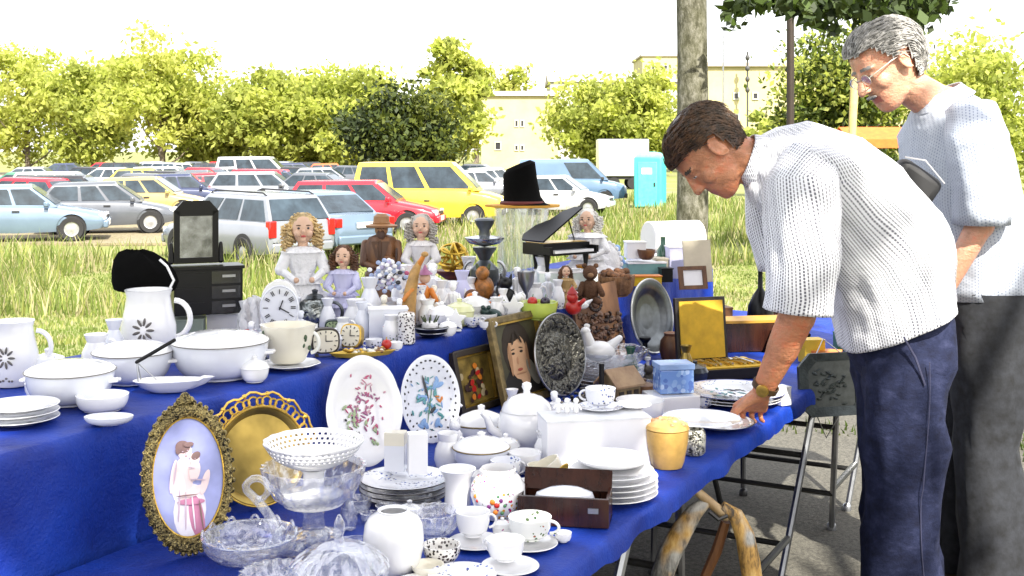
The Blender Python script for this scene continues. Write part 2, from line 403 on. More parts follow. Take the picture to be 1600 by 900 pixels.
tree('broad_tree','large broad tree with yellow and dark green leaves beside the grey-haired man',1325,26,28,190,[leafmat('leaf_yellowgreen',(0,0,0)),leafmat('leaf_mid',(.10,.14,.02)),leafmat('leaf_dark',(0,0,0))],41,150,130,.07,bot=.12,cs=.34)
tree('broad_tree','sunlit lime tree at the right edge behind the grey-haired man',1520,34,60,190,LIME,42,130,110,.10,bot=.1,cs=.5)
# thick trunk beside the stall, its crown is above the picture; one low bough hangs in
def birch():
    t=NT('mottled_bark'); co=t.obj(); n=t.noise(t.obj((1,1,.5)),26,5,.75); n2=t.noise(co,7,3)
    c=t.ramp(n,[(.38,(.016,.014,.010)),(.5,(.085,.08,.062)),(.64,(.20,.19,.165))]); c=t.mix(t.math('MULTIPLY',n2,.5),c,(.12,.12,.05))
    t.pr(c,.9,0,0,t.bump(n,.8,.015)); return t.mat
tr=thing('plane_tree','thick mottled grey tree trunk standing behind the tables, its bough hanging into the top','tree',(1.22,8.0,gz(1.22,8.0)))
mb=MB(); path=[];rr=[]
for i in range(26):
    z=-.1+i*.2; path.append((.02*sin(z*1.3)+.012*z,.0,z)); rr.append(.112-.003*z+(.03 if i==0 else 0)+.005*mnoise.noise((z*2,0,0)))
mb.tube(path,rr,20); obj('trunk',mb,birch(),tr,fix=False)
mb=MB(); mb.tube([(-.05+.12*cos(a),.12*sin(a),2.82+.03*cos(a)) for a in np.linspace(0,6.28,25)],.007,6); 
obj('rope',mb,M('pale_rope',(.5,.47,.4),.9),tr,fix=False)
mb=MB(); br=[(.05,0,4.7),(.5,-.3,4.75),(1.1,-.4,4.35),(1.7,-.5,4.05)]; mb.tube(br,[.06,.05,.03,.012],8)
for q in ((.35,4.6,-.35),(1.0,4.3,-.5),(1.6,4.0,-.7),(1.4,4.25,-.2)): mb.tube([(.5,-.3,4.75),(q[0]*.8,-.35,4.5),(q[0],q[2],q[1]-.3)],[.02,.012,.004],6)
obj('branch',mb,BARK,tr,fix=False)
rg=np.random.default_rng(77); pts=[];mi=[]
rb=random.Random(5)
for u,v,n in ((1145,38,14),(1150,14,26),(1172,6,40),(1196,0,40)): pass
cl=[(1146,40,16),(1150,22,20),(1160,8,34),(1186,6,30),(1205,-2,50)]
cl+=[(rb.uniform(1225,1475),rb.gauss(2,15),rb.randint(10,46)) for _ in range(56)]+[(rb.uniform(1255,1400),rb.gauss(22,13),rb.randint(6,22)) for _ in range(18)]
for u,v,n in cl:
    y=8+rg.normal()*.45+rg.normal(size=n)*.06; uu=u+rg.normal(size=n)*11; vv=v+rg.normal(size=n)*8
    pts.append(np.stack([(uu-800)*y/F-1.22,y-8,CZ+(HOR-vv)*y/F-gz(1.22,8)],1)); mi+=[int(x) for x in rg.integers(0,3,n)]
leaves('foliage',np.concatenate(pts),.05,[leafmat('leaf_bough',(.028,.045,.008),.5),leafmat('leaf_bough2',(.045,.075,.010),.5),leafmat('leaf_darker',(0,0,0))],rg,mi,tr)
mb=MB(); p=far(1235,10.5); mb.tube([(0,0,-.2),(0,0,4.2)],.034,12); mb.tube([(0,0,-.05),(0,0,.3)],.06,12); mb.ell((0,0,4.2),.04)
tag(obj('lamp_post',mb,M('dark_brown_metal',(.035,.024,.018),.6,.3,bump=.2),loc=p),'dark brown post behind the bending man\'s back','post')

# ------------------------------------------------------------------ buildings
PLY=M('pale_yellow_render',(.46,.41,.22),.9,var=.08,vs=.5); PLW=M('white_render',(.40,.39,.34),.9,var=.03,vs=.5); ROOF=M('pale_roof',(.36,.32,.27),.9,var=.05,vs=.6)
WDK=M('dark_pane',(.03,.03,.035),.15)
def building(label,u0,u1,vt,y,depth,wins,roof='flat',m=PLY):
    k=y/F; x0,x1=(u0-800)*k,(u1-800)*k; zb=PARK; zt=CZ+(HOR-vt)*k
    t=thing('building',label,'building',((x0+x1)/2,y+depth/2,zb)); w=x1-x0; h=zt-zb
    mb=MB(); mb.box((0,0,h/2),(w,depth,h)); obj('wall',mb,m,t)
    mb=MB()
    if roof=='flat': mb.box((0,0,h+.2),(w+.8,depth+.8,.4))
    else: mb.loft([[(-w/2-.4,-depth/2-.4,h+.01),(-w/2-.4,0,h+roof),(-w/2-.4,depth/2+.4,h+.01)],[(w/2+.4,-depth/2-.4,h+.01),(w/2+.4,0,h+roof),(w/2+.4,depth/2+.4,h+.01)]])
    obj('roof',mb,ROOF,t)
    for (u,v,wp,hp) in wins:
        a=(u-(u0+u1)/2)*k; z=CZ+(HOR-v)*k-zb; ww,hh=wp*k,hp*k
        mb=MB(); fr=.14
        for dx,dz,sx,sz in ((-ww/2,0,fr,hh+fr),(ww/2,0,fr,hh+fr),(0,hh/2,ww-fr,fr),(0,-hh/2,ww-fr,fr)): mb.box((a+dx,-depth/2-.04,z+dz),(sx,.16,sz))
        f=obj('window',mb,PLW,t); mb=MB(); mb.box((a,-depth/2-.012,z),(ww-fr,.03,hh-fr)); obj('pane',mb,WDK,f)
building('pale yellow building with small paired dark windows beyond the parking lot',752,872,150,150,14,[(807,193,5,10),(816,193,5,10),(807,231,5,8),(816,231,5,8),(778,228,9,12),(773,180,6,6)],1.0)
building('long low white building behind the lime trees in the centre',860,1062,128,190,20,[(900,150,6,7),(950,150,6,7),(1020,150,6,7)],2.0,PLW)
building('pale tower block rising above the roofs left of the thick trunk',1004,1062,88,260,20,[(1020,105,5,6),(1040,105,5,6)],'flat',PLY)
building('yellow building between the thick trunk and the dark post',1102,1300,104,120,18,[(1216,183,9,14),(1150,185,9,12),(1180,150,8,10),(1150,150,8,10),(1255,150,8,10)],'flat',PLY)
building('pale block half hidden behind the trees at the right edge',1400,1580,120,140,18,[(1540,160,8,10),(1570,160,8,10),(1540,190,8,10)],'flat',PLY)
mb=MB()
p=far(1130,115); mb.tube([(0,0,0),(0,0,14)],.08,8); mb.box((0,0,13.2),(2.2,.1,.1)); tag(obj('mast',mb,STEEL,loc=p),'thin pale mast beside the thick trunk','mast')
for i,u in enumerate((1168,)):
    p=far(u,118); mb=MB(); mb.tube([(0,0,0),(0,0,12.5)],.1,8)
    for q in range(4): mb.ell((0,0,8.6+1.1*q),(.24,.24,.3))
    tag(obj('mast',mb,M('dark_mast',(.05,.05,.05),.6),loc=p),'mast with four dark knobs above the yellow building','mast')
# overhead wire
mb=MB(); pw=[]
for i in range(20):
    q=i/19; u=790+q*280; v=-20+q*95-18*sin(q*PI); pw.append(((u-800)*60/F,60+q*20,CZ+(HOR-v)*(60+q*20)/F))
mb.tube(pw,.012,5); tag(obj('overhead_wire',mb,M('wire_grey',(.3,.3,.32),.6),fix=False),'thin overhead wire sloping across the white sky','wire')

# ------------------------------------------------------------------ vehicles
GLS=M('car_glass',(.030,.045,.06),.14,.0,var=.35,vs=2,coat=.0,spec=.45); TYR=M('tyre_rubber',(.015,.015,.016),.8); RIM=M('alloy_rim',(.42,.43,.45),.35,.7)
TRIM=M('black_trim',(.02,.02,.022),.6); TAIL=M('tail_light_red',(.45,.01,.01),.15,coat=.5); LAMP=M('head_light',(.7,.72,.75),.1,coat=.5); PLT=M('number_plate',(.75,.75,.72),.4); DKI=M('car_interior',(.02,.02,.022),.9)
KP={'estate':dict(L=4.35,W=1.72,H=1.46,low=[(-2.17,.42,.62,.82),(-2.13,.32,.93,.95),(-1.6,.26,.95,1),(0,.22,.93,1),(.9,.24,.92,1),(1.75,.26,.76,.97),(2.08,.32,.66,.88),(2.17,.42,.56,.75)],gh=[(-2.12,.93),(-1.78,1.44),(.35,1.46),(1.05,.92)],pil=[-1.0,-.02],wb=(1.32,-1.30)),
 'sedan':dict(L=4.4,W=1.70,H=1.42,low=[(-2.2,.42,.66,.82),(-2.14,.3,.95,.93),(-1.5,.26,.97,1),(0,.22,.92,1),(.8,.24,.9,1),(1.7,.26,.76,.97),(2.1,.32,.66,.88),(2.2,.42,.56,.75)],gh=[(-1.62,.95),(-.95,1.40),(.3,1.42),(1.0,.9)],pil=[-.75,-.02],wb=(1.35,-1.25)),
 'hatch':dict(L=3.8,W=1.64,H=1.42,low=[(-1.9,.42,.62,.82),(-1.86,.3,.9,.95),(-1.4,.26,.93,1),(0,.22,.92,1),(.7,.24,.9,1),(1.5,.26,.74,.97),(1.82,.32,.64,.88),(1.9,.42,.54,.75)],gh=[(-1.84,.9),(-1.4,1.38),(.2,1.42),(.95,.9)],pil=[-.7,.05],wb=(1.18,-1.18)),
 'van':dict(L=4.8,W=1.84,H=1.95,low=[(-2.4,.42,.9,.9),(-2.36,.3,1.12,.97),(-1.8,.26,1.14,1),(0,.24,1.13,1),(1.1,.26,1.12,1),(1.9,.28,.98,.97),(2.28,.32,.86,.9),(2.4,.42,.72,.8)],gh=[(-2.34,1.12),(-2.16,1.93),(.75,1.95),(1.62,1.1)],pil=[-1.1,.05],wb=(1.45,-1.45))}
def car(name,label,kind,pos,yaw,paint,group='cars in the parking lot',panel=False,glass=None,cat='car',rack=False):
    K=KP[kind]; W=K['W']/2; t=thing(name,label,cat,tuple(pos),R(yaw),group); lowp=K['low']; gh=K['gh']; gm=glass or GLS
    mb=MB(); rings=[]
    xs=[]
    for i in range(len(lowp)-1):
        for q in range(4):
            a=q/4; xs.append(tuple(lowp[i][k]*(1-a)+lowp[i+1][k]*a for k in range(4)))
    xs.append(lowp[-1])
    for x,zb,zt,ws in xs:
        w=W*ws; zm=(zb+zt)/2
        rings.append([(x,-w*.93,zb),(x,-w*.985,zb+.12),(x,-w,zm),(x,-w*.985,zt-.09),(x,-w*.93,zt-.02),(x,-w*.8,zt+.012),(x,0,zt+.03),(x,w*.8,zt+.012),(x,w*.93,zt-.02),(x,w*.985,zt-.09),(x,w,zm),(x,w*.985,zb+.12),(x,w*.93,zb)])
    mb.loft(rings); obj('body',mb,paint,t,smooth=50)
    (xr,zr),(xrt,zrt),(xft,zft),(xf,zf)=gh; wb_,wt=W*.90,W*.74
    def sp(a,b):                                      # a 0 rear..1 front along side, b 0 belt..1 roof
        xa=xr+(xf-xr)*a; xb=xrt+(xft-xrt)*a; za=zr+(zf-zr)*a; zb=zrt+(zft-zrt)*a
        return (xa+(xb-xa)*b,(wb_+(wt-wb_)*b),za+(zb-za)*b)
    mb=MB(); rings=[]
    for b in (0,.25,.5,.75,.9,1.0,1.03):
        sh=.93 if b==1.0 else (.8 if b>1 else 1); row=[]
        for sgn in (-1,1):
            aa=np.linspace(0,1,9) if sgn<0 else np.linspace(1,0,9)
            for a in aa:
                p=sp(a if b<=1 else .05+.9*a,min(b,1)); row.append((p[0],sgn*p[1]*sh,p[2]+(.015 if b==1 else (.035 if b>1 else -.02*(b==0)))))
        rings.append(row)
    mb.loft(rings); obj('roof',mb,paint,t,smooth=40)
    off=.012
    def win(nm,a0,a1,sgn,mat,b0=.06,b1=.86):
        q=[sp(a0,b0),sp(a1,b0),sp(a1,b1),sp(a0,b1)]
        mb=MB(); P=[(p[0],sgn*(p[1]+off),p[2]) for p in q]; I=[(p[0],sgn*(p[1]-.02),p[2]) for p in q]
        mb.loft([P,I]); return obj(nm,mb,mat,t,smooth=False)
    cuts=[0]+[ (p-xr)/(xf-xr) for p in K['pil']]+[1]
    for sgn in (-1,1):
        for i in range(len(cuts)-1):
            if panel and i<len(cuts)-2: continue
            a0=cuts[i]+(.045 if i==0 else .018); a1=cuts[i+1]-(.018 if i<len(cuts)-2 else .05)
            win('side_window',a0,a1,sgn,gm)
        mb=MB(); mb.box((xf-.25,sgn*(W+.07),zf+.06),(.12,.16,.13)); bevel(obj('mirror',mb,paint if not panel else TRIM,t),.03)
        mb=MB(); mb.box((0.02,sgn*(W*1.0+.012),.78),(.18,.03,.035)); obj('door_handle',mb,TRIM,t)
    for nm,X in (('rear_window',(xr,zr,xrt,zrt,-1)),('windscreen',(xf,zf,xft,zft,1))):
        if panel and nm=='rear_window': continue
        xa,za,xb,zb,sg=X; mb=MB(); P=[];I=[]
        n=Vector((abs(zb-za)*sg,0,abs(xb-xa))).normalized()*.02
        for a,w in ((.08,wb_),(.88,wt)):
            x=xa+(xb-xa)*a; z=za+(zb-za)*a; ww=(wb_+(wt-wb_)*a)*.9
            P.append((x,ww,z))
        q=[(P[0][0],-P[0][1],P[0][2]),(P[0][0],P[0][1],P[0][2]),(P[1][0],P[1][1],P[1][2]),(P[1][0],-P[1][1],P[1][2])]
        mb.loft([[tuple(Vector(p)+n) for p in q],[tuple(Vector(p)-n) for p in q]]); obj(nm,mb,gm,t,smooth=False)
    r=.31
    for x in K['wb']:
        for sgn in (-1,1):
            mb=MB(); mb.lathe([(r+.055,-.02),(r+.055,.012),(.02,.012),(0,.012)],(x,sgn*(W-.004),r+.02),24,axis='y'); ar=obj('wheel_arch',mb,DKI,t)
            if sgn<0: ar.scale=(1,1,1)
            mb=MB(); mb.lathe([(r*.62,-.09),(r*.95,-.1),(r,-.06),(r,.06),(r*.95,.1),(r*.62,.09),(r*.62,-.09)],(x,sgn*(W-.06),r),24,axis='y'); ty=obj('wheel',mb,TYR,t)
            mb=MB(); mb.lathe([(r*.64,-.07),(r*.6,.07*1),(r*.5,.06),(r*.2,.085),(0,.085)] if sgn>0 else [(r*.64,.07),(r*.6,-.07),(r*.5,-.06),(r*.2,-.085),(0,-.085)],(x,sgn*(W-.06),r),20,wav=None,axis='y'); obj('rim',mb,RIM,ty)
    xe0,xe1=lowp[0][0],lowp[-1][0]
    for sgn in (-1,1):
        mb=MB(); mb.box((xe0+.07,sgn*W*.84,.80 if kind!='van' else .9),(.16,.17,.34 if kind in('estate','van') else .2)); bevel(obj('tail_light',mb,TAIL,t),.02)
        mb=MB(); mb.box((xe1-.12,sgn*W*.66,.60 if kind!='van' else .74),(.2,.32,.15)); bevel(obj('headlight',mb,LAMP,t),.03)
    for x,nm in ((xe0,'bumper'),(xe1,'bumper')):
        mb=MB(); mb.box((x*.985,0,.42),(.14,W*1.72,.2)); bevel(obj(nm,mb,paint if kind!='van' else TRIM,t),.04)
        sg=1 if x>0 else -1
        mb=MB(); mb.box((x+sg*.03,0,.44 if x>0 else .74),(.03,.52,.12)); obj('number_plate',mb,PLT,t)
    mb=MB(); mb.box((xe1-.03,0,.58 if kind!='van' else .72),(.06,W*.9,.1)); obj('grille',mb,TRIM,t)
    if rack:
        mb=MB()
        for sgn in (-1,1): mb.tube([(xrt+.05,sgn*wt*.9,zrt+.02),(xrt+.2,sgn*wt*.9,zrt+.075),(xft-.2,sgn*wt*.9,zft+.075),(xft,sgn*wt*.9,zft+.02)],.018,6)
        obj('roof_rail',mb,TRIM,t)
    return t
def paint(name,c,metal=.0): return M('paint_'+name,c,.22,metal,var=.05,vs=1.5,coat=.3)
PS=paint('silver',(.24,.255,.29),.3); PB=paint('silver_blue',(.15,.21,.29),.3); PR=paint('red',(.50,.012,.025)); PY=paint('yellow',(.62,.47,.04)); PV=paint('light_blue',(.085,.145,.235)); PW=paint('white',(.40,.41,.42)); PD=paint('dark_blue',(.03,.04,.09),.2); PK=paint('black',(.015,.015,.018)); PG=paint('green',(.05,.15,.10)); PX=paint('grey',(.11,.12,.14),.3)
g0=PARK+.066; gg=lambda x,y:(x,y,PARK+.066 if x<2 and y>24 else gz(x,y)+.02)
car('estate_car','silver estate car with roof rails parked behind the black mirror','estate',(-5.8,24.9,PARK+.02),136,PS,rack=True)
car('saloon_car','silver-blue saloon seen from behind above the blonde doll','sedan',(-4.75,27.0,PARK+.02),134,PB)
car('red_car','red estate car standing in front of the yellow van','estate',(-4.15,32.6,PARK+.07),-4,PR)
car('van','yellow passenger van facing right behind the red estate','van',(-2.6,36.5,PARK+.07),-3,PY,'vans in the parking lot',cat='van')
car('van','pale blue panel van right of the black hat','van',(2.55,50,PARK+.05),-4,PV,'vans in the parking lot',panel=True,cat='van')
car('small_car','small pale car half hidden behind the hat brim in front of the blue van','hatch',(1.75,42,PARK+.05),-14,PW)
FARC=[('dark blue car with a sloping windscreen in the left middle row',285,44,'sedan',PD,10),('red hatchback beside the dark blue car in the middle row',348,46,'hatch',PR,12),
('silver car behind the roof of the silver estate',415,46,'estate',PS,6),('dark saloon with red lights right of the silver middle-row car',478,46,'sedan',PX,172),
('light car at the left edge of the middle row beside a yellow car',212,45,'hatch',PX,170),('pale blue car parked nearest at the far left edge of the lot',30,30,'sedan',PB,20),('grey hatchback left of the silver estate bonnet',170,33,'hatch',PX,12),
('yellow car between the pale cars of the second row',232,58,'hatch',PY,10),('white van-like estate in the second row under the pale tree',268,60,'estate',PW,5),('dark red saloon in the second row',310,60,'sedan',PR,170),
('white hatchback in the second row behind the red hatchback',362,62,'hatch',PW,8),('long white delivery van in the second row under the lime trees',404,66,'van',PW,4),('black saloon in the second row',455,62,'sedan',PK,172),('silver hatchback in the second row left of the yellow van',512,60,'hatch',PS,8),
('black car in the third row under the lime trees',330,80,'sedan',PK,4),('blue car in the third row',372,80,'hatch',PD,172),('white car in the third row under the trees',290,82,'sedan',PW,5),('dark estate in the third row near the dark tree',465,78,'estate',PD,6),('orange-red car in the third row near the dark tree',522,80,'hatch',paint('orange',(.6,.10,.02)),6),('silver car in the third row at the left',238,82,'estate',PS,172),
('white estate left of the grey hatchback in the middle row',105,46,'estate',PW,8),('dark green car at the left edge of the middle row',30,47,'hatch',PG,175),('silver car in the second row at the far left',60,62,'sedan',PS,6),('black hatchback in the second row near the left edge',130,62,'hatch',PK,172),('white car in the second row left of the yellow car',185,60,'sedan',PW,5),
('pale car half hidden by the yellow van bonnet',745,52,'sedan',PS,5),('white car parked beyond the yellow van windscreen',775,60,'hatch',PW,8),('grey car at the back of the lot left of the hat',735,75,'sedan',PX,172),
('sand-coloured hatchback right of the grey hatchback in front of the dark blue car',236,39,'hatch',paint('sand',(.34,.26,.10)),8),('black estate in front of the white estate at the left',118,39,'estate',PK,8),('dark red hatchback at the left edge behind the nearest pale blue car',30,38,'hatch',PR,172),('dark grey hatchback in the middle row left of the silver estate roof',318,52,'hatch',PX,8),('black saloon in the middle row above the mirror',250,50,'sedan',PK,174),('dark red estate in the middle row right of the mirror',385,52,'estate',PR,172),('dark blue hatchback in the middle row left of the red estate',440,52,'hatch',PD,8),
('green car in the second row right of the white delivery van',432,70,'hatch',PG,4),('grey saloon in the second row left of the yellow van',540,68,'sedan',PX,172),('dark estate in the third row at the left edge of the tall pale tree',205,80,'estate',PK,6),('red hatchback in the third row at far left',160,84,'hatch',PR,172),('dark blue saloon in the third row at far left',110,80,'sedan',PD,6),
('pale estate in the back row behind the green car',420,90,'estate',PS,172),('black hatchback in the back row near the dark tree',495,90,'hatch',PK,4),('red saloon in the back row under the lime trees',350,92,'sedan',PR,6),('dark saloon in the back row left of the red one',300,92,'sedan',PX,172),('white hatchback in the back row at the left',250,92,'hatch',PW,6)]
for l,u,y,k,p,yw in FARC: 
    nm={'sedan':'saloon_car','hatch':'hatchback_car','estate':'estate_car','van':'delivery_van'}[k]
    car(nm,l,k,((u-800)*y/F,y,PARK+.07),yw+random.uniform(-4,4),p,cat='van' if k=='van' else 'car')
# portable toilet
TQ=M('turquoise_plastic',(.06,.42,.40),.4,var=.08,vs=3)
q=far(1016,48); t=thing('portable_toilet','turquoise portable toilet cabin between the blue van and the thick trunk','toilet cabin',(q.x,q.y,gz(q.x,q.y)),R(-18))
mb=MB(); mb.box((0,0,1.08),(1.15,1.15,2.1)); bevel(obj('cabin',mb,TQ,t),.06,3)
mb=MB(); rings=[]
for z,w in ((2.13,.6),(2.2,.58),(2.3,.45),(2.34,.2)): rings.append([(w*cos(a)*(1.35 if 1 else 1)*.9,w*sin(a)*1.2*.9,z) for a in np.linspace(PI/4,PI/4+2*PI,5)[:-1]])
mb.loft(rings); obj('roof',mb,M('turquoise_roof',(.16,.55,.52),.4),t)
mb=MB(); mb.box((0,-.59,1.0),(.8,.04,1.85)); d=bevel(obj('door',mb,M('turquoise_door',(.09,.48,.46),.4),t),.02)
mb=MB(); mb.box((-.02,-.615,1.55),(.42,.02,.25)); obj('notice',mb,CARD,d)
mb=MB(); mb.box((.3,-.62,1.0),(.06,.04,.16)); obj('handle',mb,TRIM,d)
for sg in (-1,1):
    mb=MB(); [mb.box((sg*.582,-.4+.2*i,1.0),(.03,.05,1.8)) for i in range(5)]; obj('side_rib',mb,TQ,t)
# white box trailer beyond the cabin
q=far(972,72); t=thing('box_trailer','white box trailer beyond the turquoise toilet cabin','trailer',(q.x,q.y,gz(q.x,q.y)))
mb=MB(); mb.box((0,0,1.95),(3.1,2.2,2.3)); bevel(obj('box_body',mb,PW,t),.05); mb=MB(); mb.box((0,0,.7),(2.9,1.9,.16)); obj('chassis',mb,TRIM,t)
for x in (-.6,.6):
    for sg in (-1,1): mb=MB(); mb.lathe([(0,-.1),(.36,-.1),(.38,0),(.36,.1),(0,.1)],(x,sg*.95,.38),20,axis='y'); obj('wheel',mb,TYR,t)
# orange stall canopy and yellow leaning pole on the right
t=thing('market_canopy','orange market canopy behind the bending man\'s back','canopy',tuple(far(1372,22)))
p=far(1372,22); k=22/F; zc=CZ+(HOR-210)*k-p.z
mb=MB(); mb.loft([[(-.75,-.7,zc-.1),(-.75,0,zc+.14),(-.75,.7,zc-.1)],[(1.2,-.7,zc-.1),(1.2,0,zc+.14),(1.2,.7,zc-.1)],],closed=False,caps=False); mb.add([(-.75,-.7,zc-.1),(1.2,-.7,zc-.1),(1.2,-.7,zc-.26),(-.75,-.7,zc-.26)],[(0,1,2,3)])
o=obj('canopy_cloth',mb,M('orange_canvas',(.75,.13,.02),.8),t,smooth=False); s_=o.modifiers.new('s','SOLIDIFY'); s_.thickness=.01
for x,y in ((-.72,-.66),(1.16,-.66),(-.72,.66),(1.16,.66)): mb=MB(); mb.tube([(x,y,-.1),(x,y,zc-.1)],.02,8); obj('pole',mb,STEEL,t)
p=far(1325,13); mb=MB(); k=13/F; mb.tube([(0,0,-.2),(0,0,1.2),(.06,0,CZ+(HOR-170)*k-p.z),(.09,0,CZ+(HOR-102)*k-p.z)],[.034,.034,.045,.05],10); tag(obj('yellow_post',mb,M('yellow_post_paint',(.58,.45,.18),.6),loc=p),'leaning yellow post in front of the broad tree','post')
# ------------------------------------------------------------------ tables and cloths
def clothmat():
    t=NT('blue_table_cloth'); co=t.obj(); n=t.noise(co,5,4,.6); n2=t.noise(co,180,2,.6)
    c=t.ramp(n,[(.3,(.0015,.015,.19)),(.7,(.003,.042,.36))]); 
    t.pr(c,.62,0,0,t.bump(t.math('ADD',t.math('ADD',t.math('MULTIPLY',n,2.0),t.math('MULTIPLY',n2,.3)),t.math('MULTIPLY',t.noise(t.obj((1,1,.25)),13,3,.5),1.6)),.5,.014),.35); return t.mat
CLOTH=clothmat()
TOPW=M('table_board',(.25,.18,.10),.6); LEGM=M('table_leg_metal',(.05,.05,.05),.4,.7)
def folding_table(label,s0,s1,n0,n1,zt):
    t=thing('folding_table',label,'table',T((s0+s1)/2,(n0+n1)/2,0),YAW); L=s1-s0; Wd=n1-n0
    # local frame: rotated by YAW, local X runs along s (approximately), local -Y faces the front
    mb=MB(); mb.box((0,0,zt-.03),(L,Wd,.03)); obj('tabletop',mb,TOPW,t)
    for sx in (-1,1):
        for sy in (-1,1):
            mb=MB(); mb.tube([(sx*(L/2-.12),sy*(Wd/2-.06),zt-.045),(sx*(L/2-.36),sy*(Wd/2-.14),.0)],.012,8); mb.cap((sx*(L/2-.36),sy*(Wd/2-.14),.02),.018,(sx*(L/2-.36),sy*(Wd/2-.14),.005),.018); obj('leg',mb,STEEL if sy<0 else LEGM,t)
        mb=MB(); mb.tube([(sx*(L/2-.2),-Wd/2+.09,zt*.6),(sx*(L/2-.2),Wd/2-.09,zt*.6)],.01,8); obj('cross_bar',mb,LEGM,t); mb=MB(); mb.tube([(sx*(L/2-.3),-Wd/2+.12,zt*.22),(sx*(L/2-.3),Wd/2-.12,zt*.22)],.01,8); obj('cross_bar',mb,LEGM,t)
    for sy in (-1,1): mb=MB(); mb.tube([(-(L/2-.3),sy*(Wd/2-.12),zt*.25),(L/2-.3,sy*(Wd/2-.12),zt*.25)],.012,8); obj('stretcher',mb,LEGM,t)
    return t
folding_table('near folding table under the blue cloth holding the white china',.7,2.45,-1.62,-.905,LT-.004)
folding_table('far folding table under the blue cloth, its steel legs beside the bending man',2.5,4.12,-1.62,-.905,LT-.004)
folding_table('hindmost folding table under the blue cloth, hidden behind the bending man',4.17,5.16,-1.62,-.905,LT-.004)
folding_table('tall folding table at the left end under the higher blue cloth',.6,2.85,-2.34,-1.715,UT-.004)
folding_table('tall folding table at the far end under the higher blue cloth',2.9,4.96,-2.34,-1.715,UT-.004)
def cloth(name,label,s0,s1,prof,ripple,seed,endz=None):
    # prof: list of (n,z,weight) across the table; weight is how much it ripples
    mb=MB(); ss=list(np.arange(s0,s1+.001,.022)); rings=[]
    for i,s in enumerate(ss):
        row=[]
        for (n,z,w) in prof:
            nz=mnoise.noise((s*9+seed,n*9,0)); f=mnoise.noise((s*7.5+seed,z*1.2,5))+.5*mnoise.noise((s*17,z*2.0,9))
            row.append(T(s,n+w*ripple*f,z-(.0018*(1+nz) if w==0 else 0)-(.012*abs(mnoise.noise((s*14,seed,2))) if w>.9 else 0)))
        rings.append(row)
    if endz is not None:
        last=rings[-1]
        for d in (.01,.05,.1,.18,.26): rings.append([Vector((p.x+.477*.012,p.y+.879*.012,p.z-d*(1 if p.z>endz-.02 else .3))) + Vector((.477,.879,0))*.015*mnoise.noise((p.x*14,p.y*14,d*2)) for p in last])
    mb.loft(rings,closed=False,caps=False)
    o=obj(name,mb,CLOTH,smooth=70); return tag(o,label,'tablecloth')
ns=list(np.linspace(-1.66,-.90,30))
cloth('tablecloth','blue cloth over the lower table in front, with the white china on it',.62,5.2,[(n,LT-.0005,0) for n in ns]+[(-.892,LT-.004,.1),(-.886,LT-.014,.4),(-.884,LT-.028,.8),(-.884,LT-.045,1.0)],.016,1.0,LT)
ns=list(np.linspace(-2.36,-1.715,24))
cloth('tablecloth','blue cloth over the raised rear table, hanging down behind the lower table',.5,5.0,[(-2.40,UT-.85,1),(-2.39,UT-.55,1),(-2.385,UT-.3,1),(-2.38,UT-.1,.6),(-2.372,UT-.006,.1)]+[(n,UT-.0005,0) for n in ns]+[(-1.702,UT-.003,.1),(-1.694,UT-.012,.3)]+[(-1.692,UT-z,.22+1.5*min(z,.35)) for z in (.03,.06,.1,.15,.2,.26,.34,.42,.5,.6,.7,.8,.88)],.05,4.0,UT)  # front and rear drops lengthened to block light under the tables

# ------------------------------------------------------------------ item helpers (profiles in photo pixels at the item's distance)
class It:
    def __init__(s,u,v,z=LT,rz=0.0,lean=0.0):
        b_=LT if z<UT-.004 else UT; s.loc=at(u,v,b_); s.loc.z=z; s.k=s.loc.y/F; s.rz=rz; s.lean=lean; s.root=None
    def mb(s):
        m=MB(); m.M=Matrix.Rotation(s.rz,4,'Z')@Matrix.Rotation(-s.lean,4,'X')@Matrix.Scale(s.k,4); return m
    def thing(s,name,label,cat,group=None): s.root=thing(name,label,cat,s.loc,0,group); return s.root
    def one(s,name,label,cat,mb,mat,group=None,smooth=True):
        s.root=tag(obj(name,mb,mat,loc=s.loc,smooth=smooth),label,cat,group); return s.root
    def part(s,name,mb,mat,parent=None,smooth=True): return obj(name,mb,mat,parent or s.root,smooth=smooth)
    def top(s,h): return s.loc.z+h*s.k
def bowlp(r,h,foot=.5,t=2.5,flare=1.0):
    o=[(0,0),(foot*r,0),(foot*r,h*.06)]; n=8
    for i in range(n+1):
        a=i/n; o.append((foot*r+(r-foot*r)*sin(a*PI/2)**(1/flare) if flare!=0 else 0, h*.06+h*.94*(1-cos(a*PI/2))))
    o.append((r-t,h))
    for i in range(n-1,-1,-1):
        a=i/n; o.append((max(0.0,foot*r+(r-foot*r)*sin(a*PI/2)**(1/flare)-t-(foot*r*.15)), h*.06+t+(h*.94-t)*(1-cos(a*PI/2))))
    o.append((0,h*.06+t)); return o
def platep(r,h=None,t=1.4):
    h=h or r*.14
    return [(0,0),(.55*r,0),(.6*r,h*.12),(.7*r,h*.45),(r,h),(r*.985,h+t*.6),(.7*r,h*.5+t),(.6*r,t+h*.1),(0,t+h*.08)]
def cupp(r,h,t=1.8,foot=.5): return [(0,0),(foot*r,0),(foot*r,h*.06),(r*.82,h*.22),(r*.96,h*.55),(r,h),(r-t,h),(r*.96-t,h*.55),(r*.80-t,h*.24),(0,h*.12)]
def handle(mb,x,z0,z1,out,r,ang=0,n=12):
    P=[]
    for i in range(n+1):
        a=-PI/2+PI*i/n; d=x+out*cos(a)*1.0; P.append((d*cos(ang),d*sin(ang),(z0+z1)/2+(z1-z0)/2*sin(a)))
    mb.tube(P,r,8)
CHG='white china on the lower table'
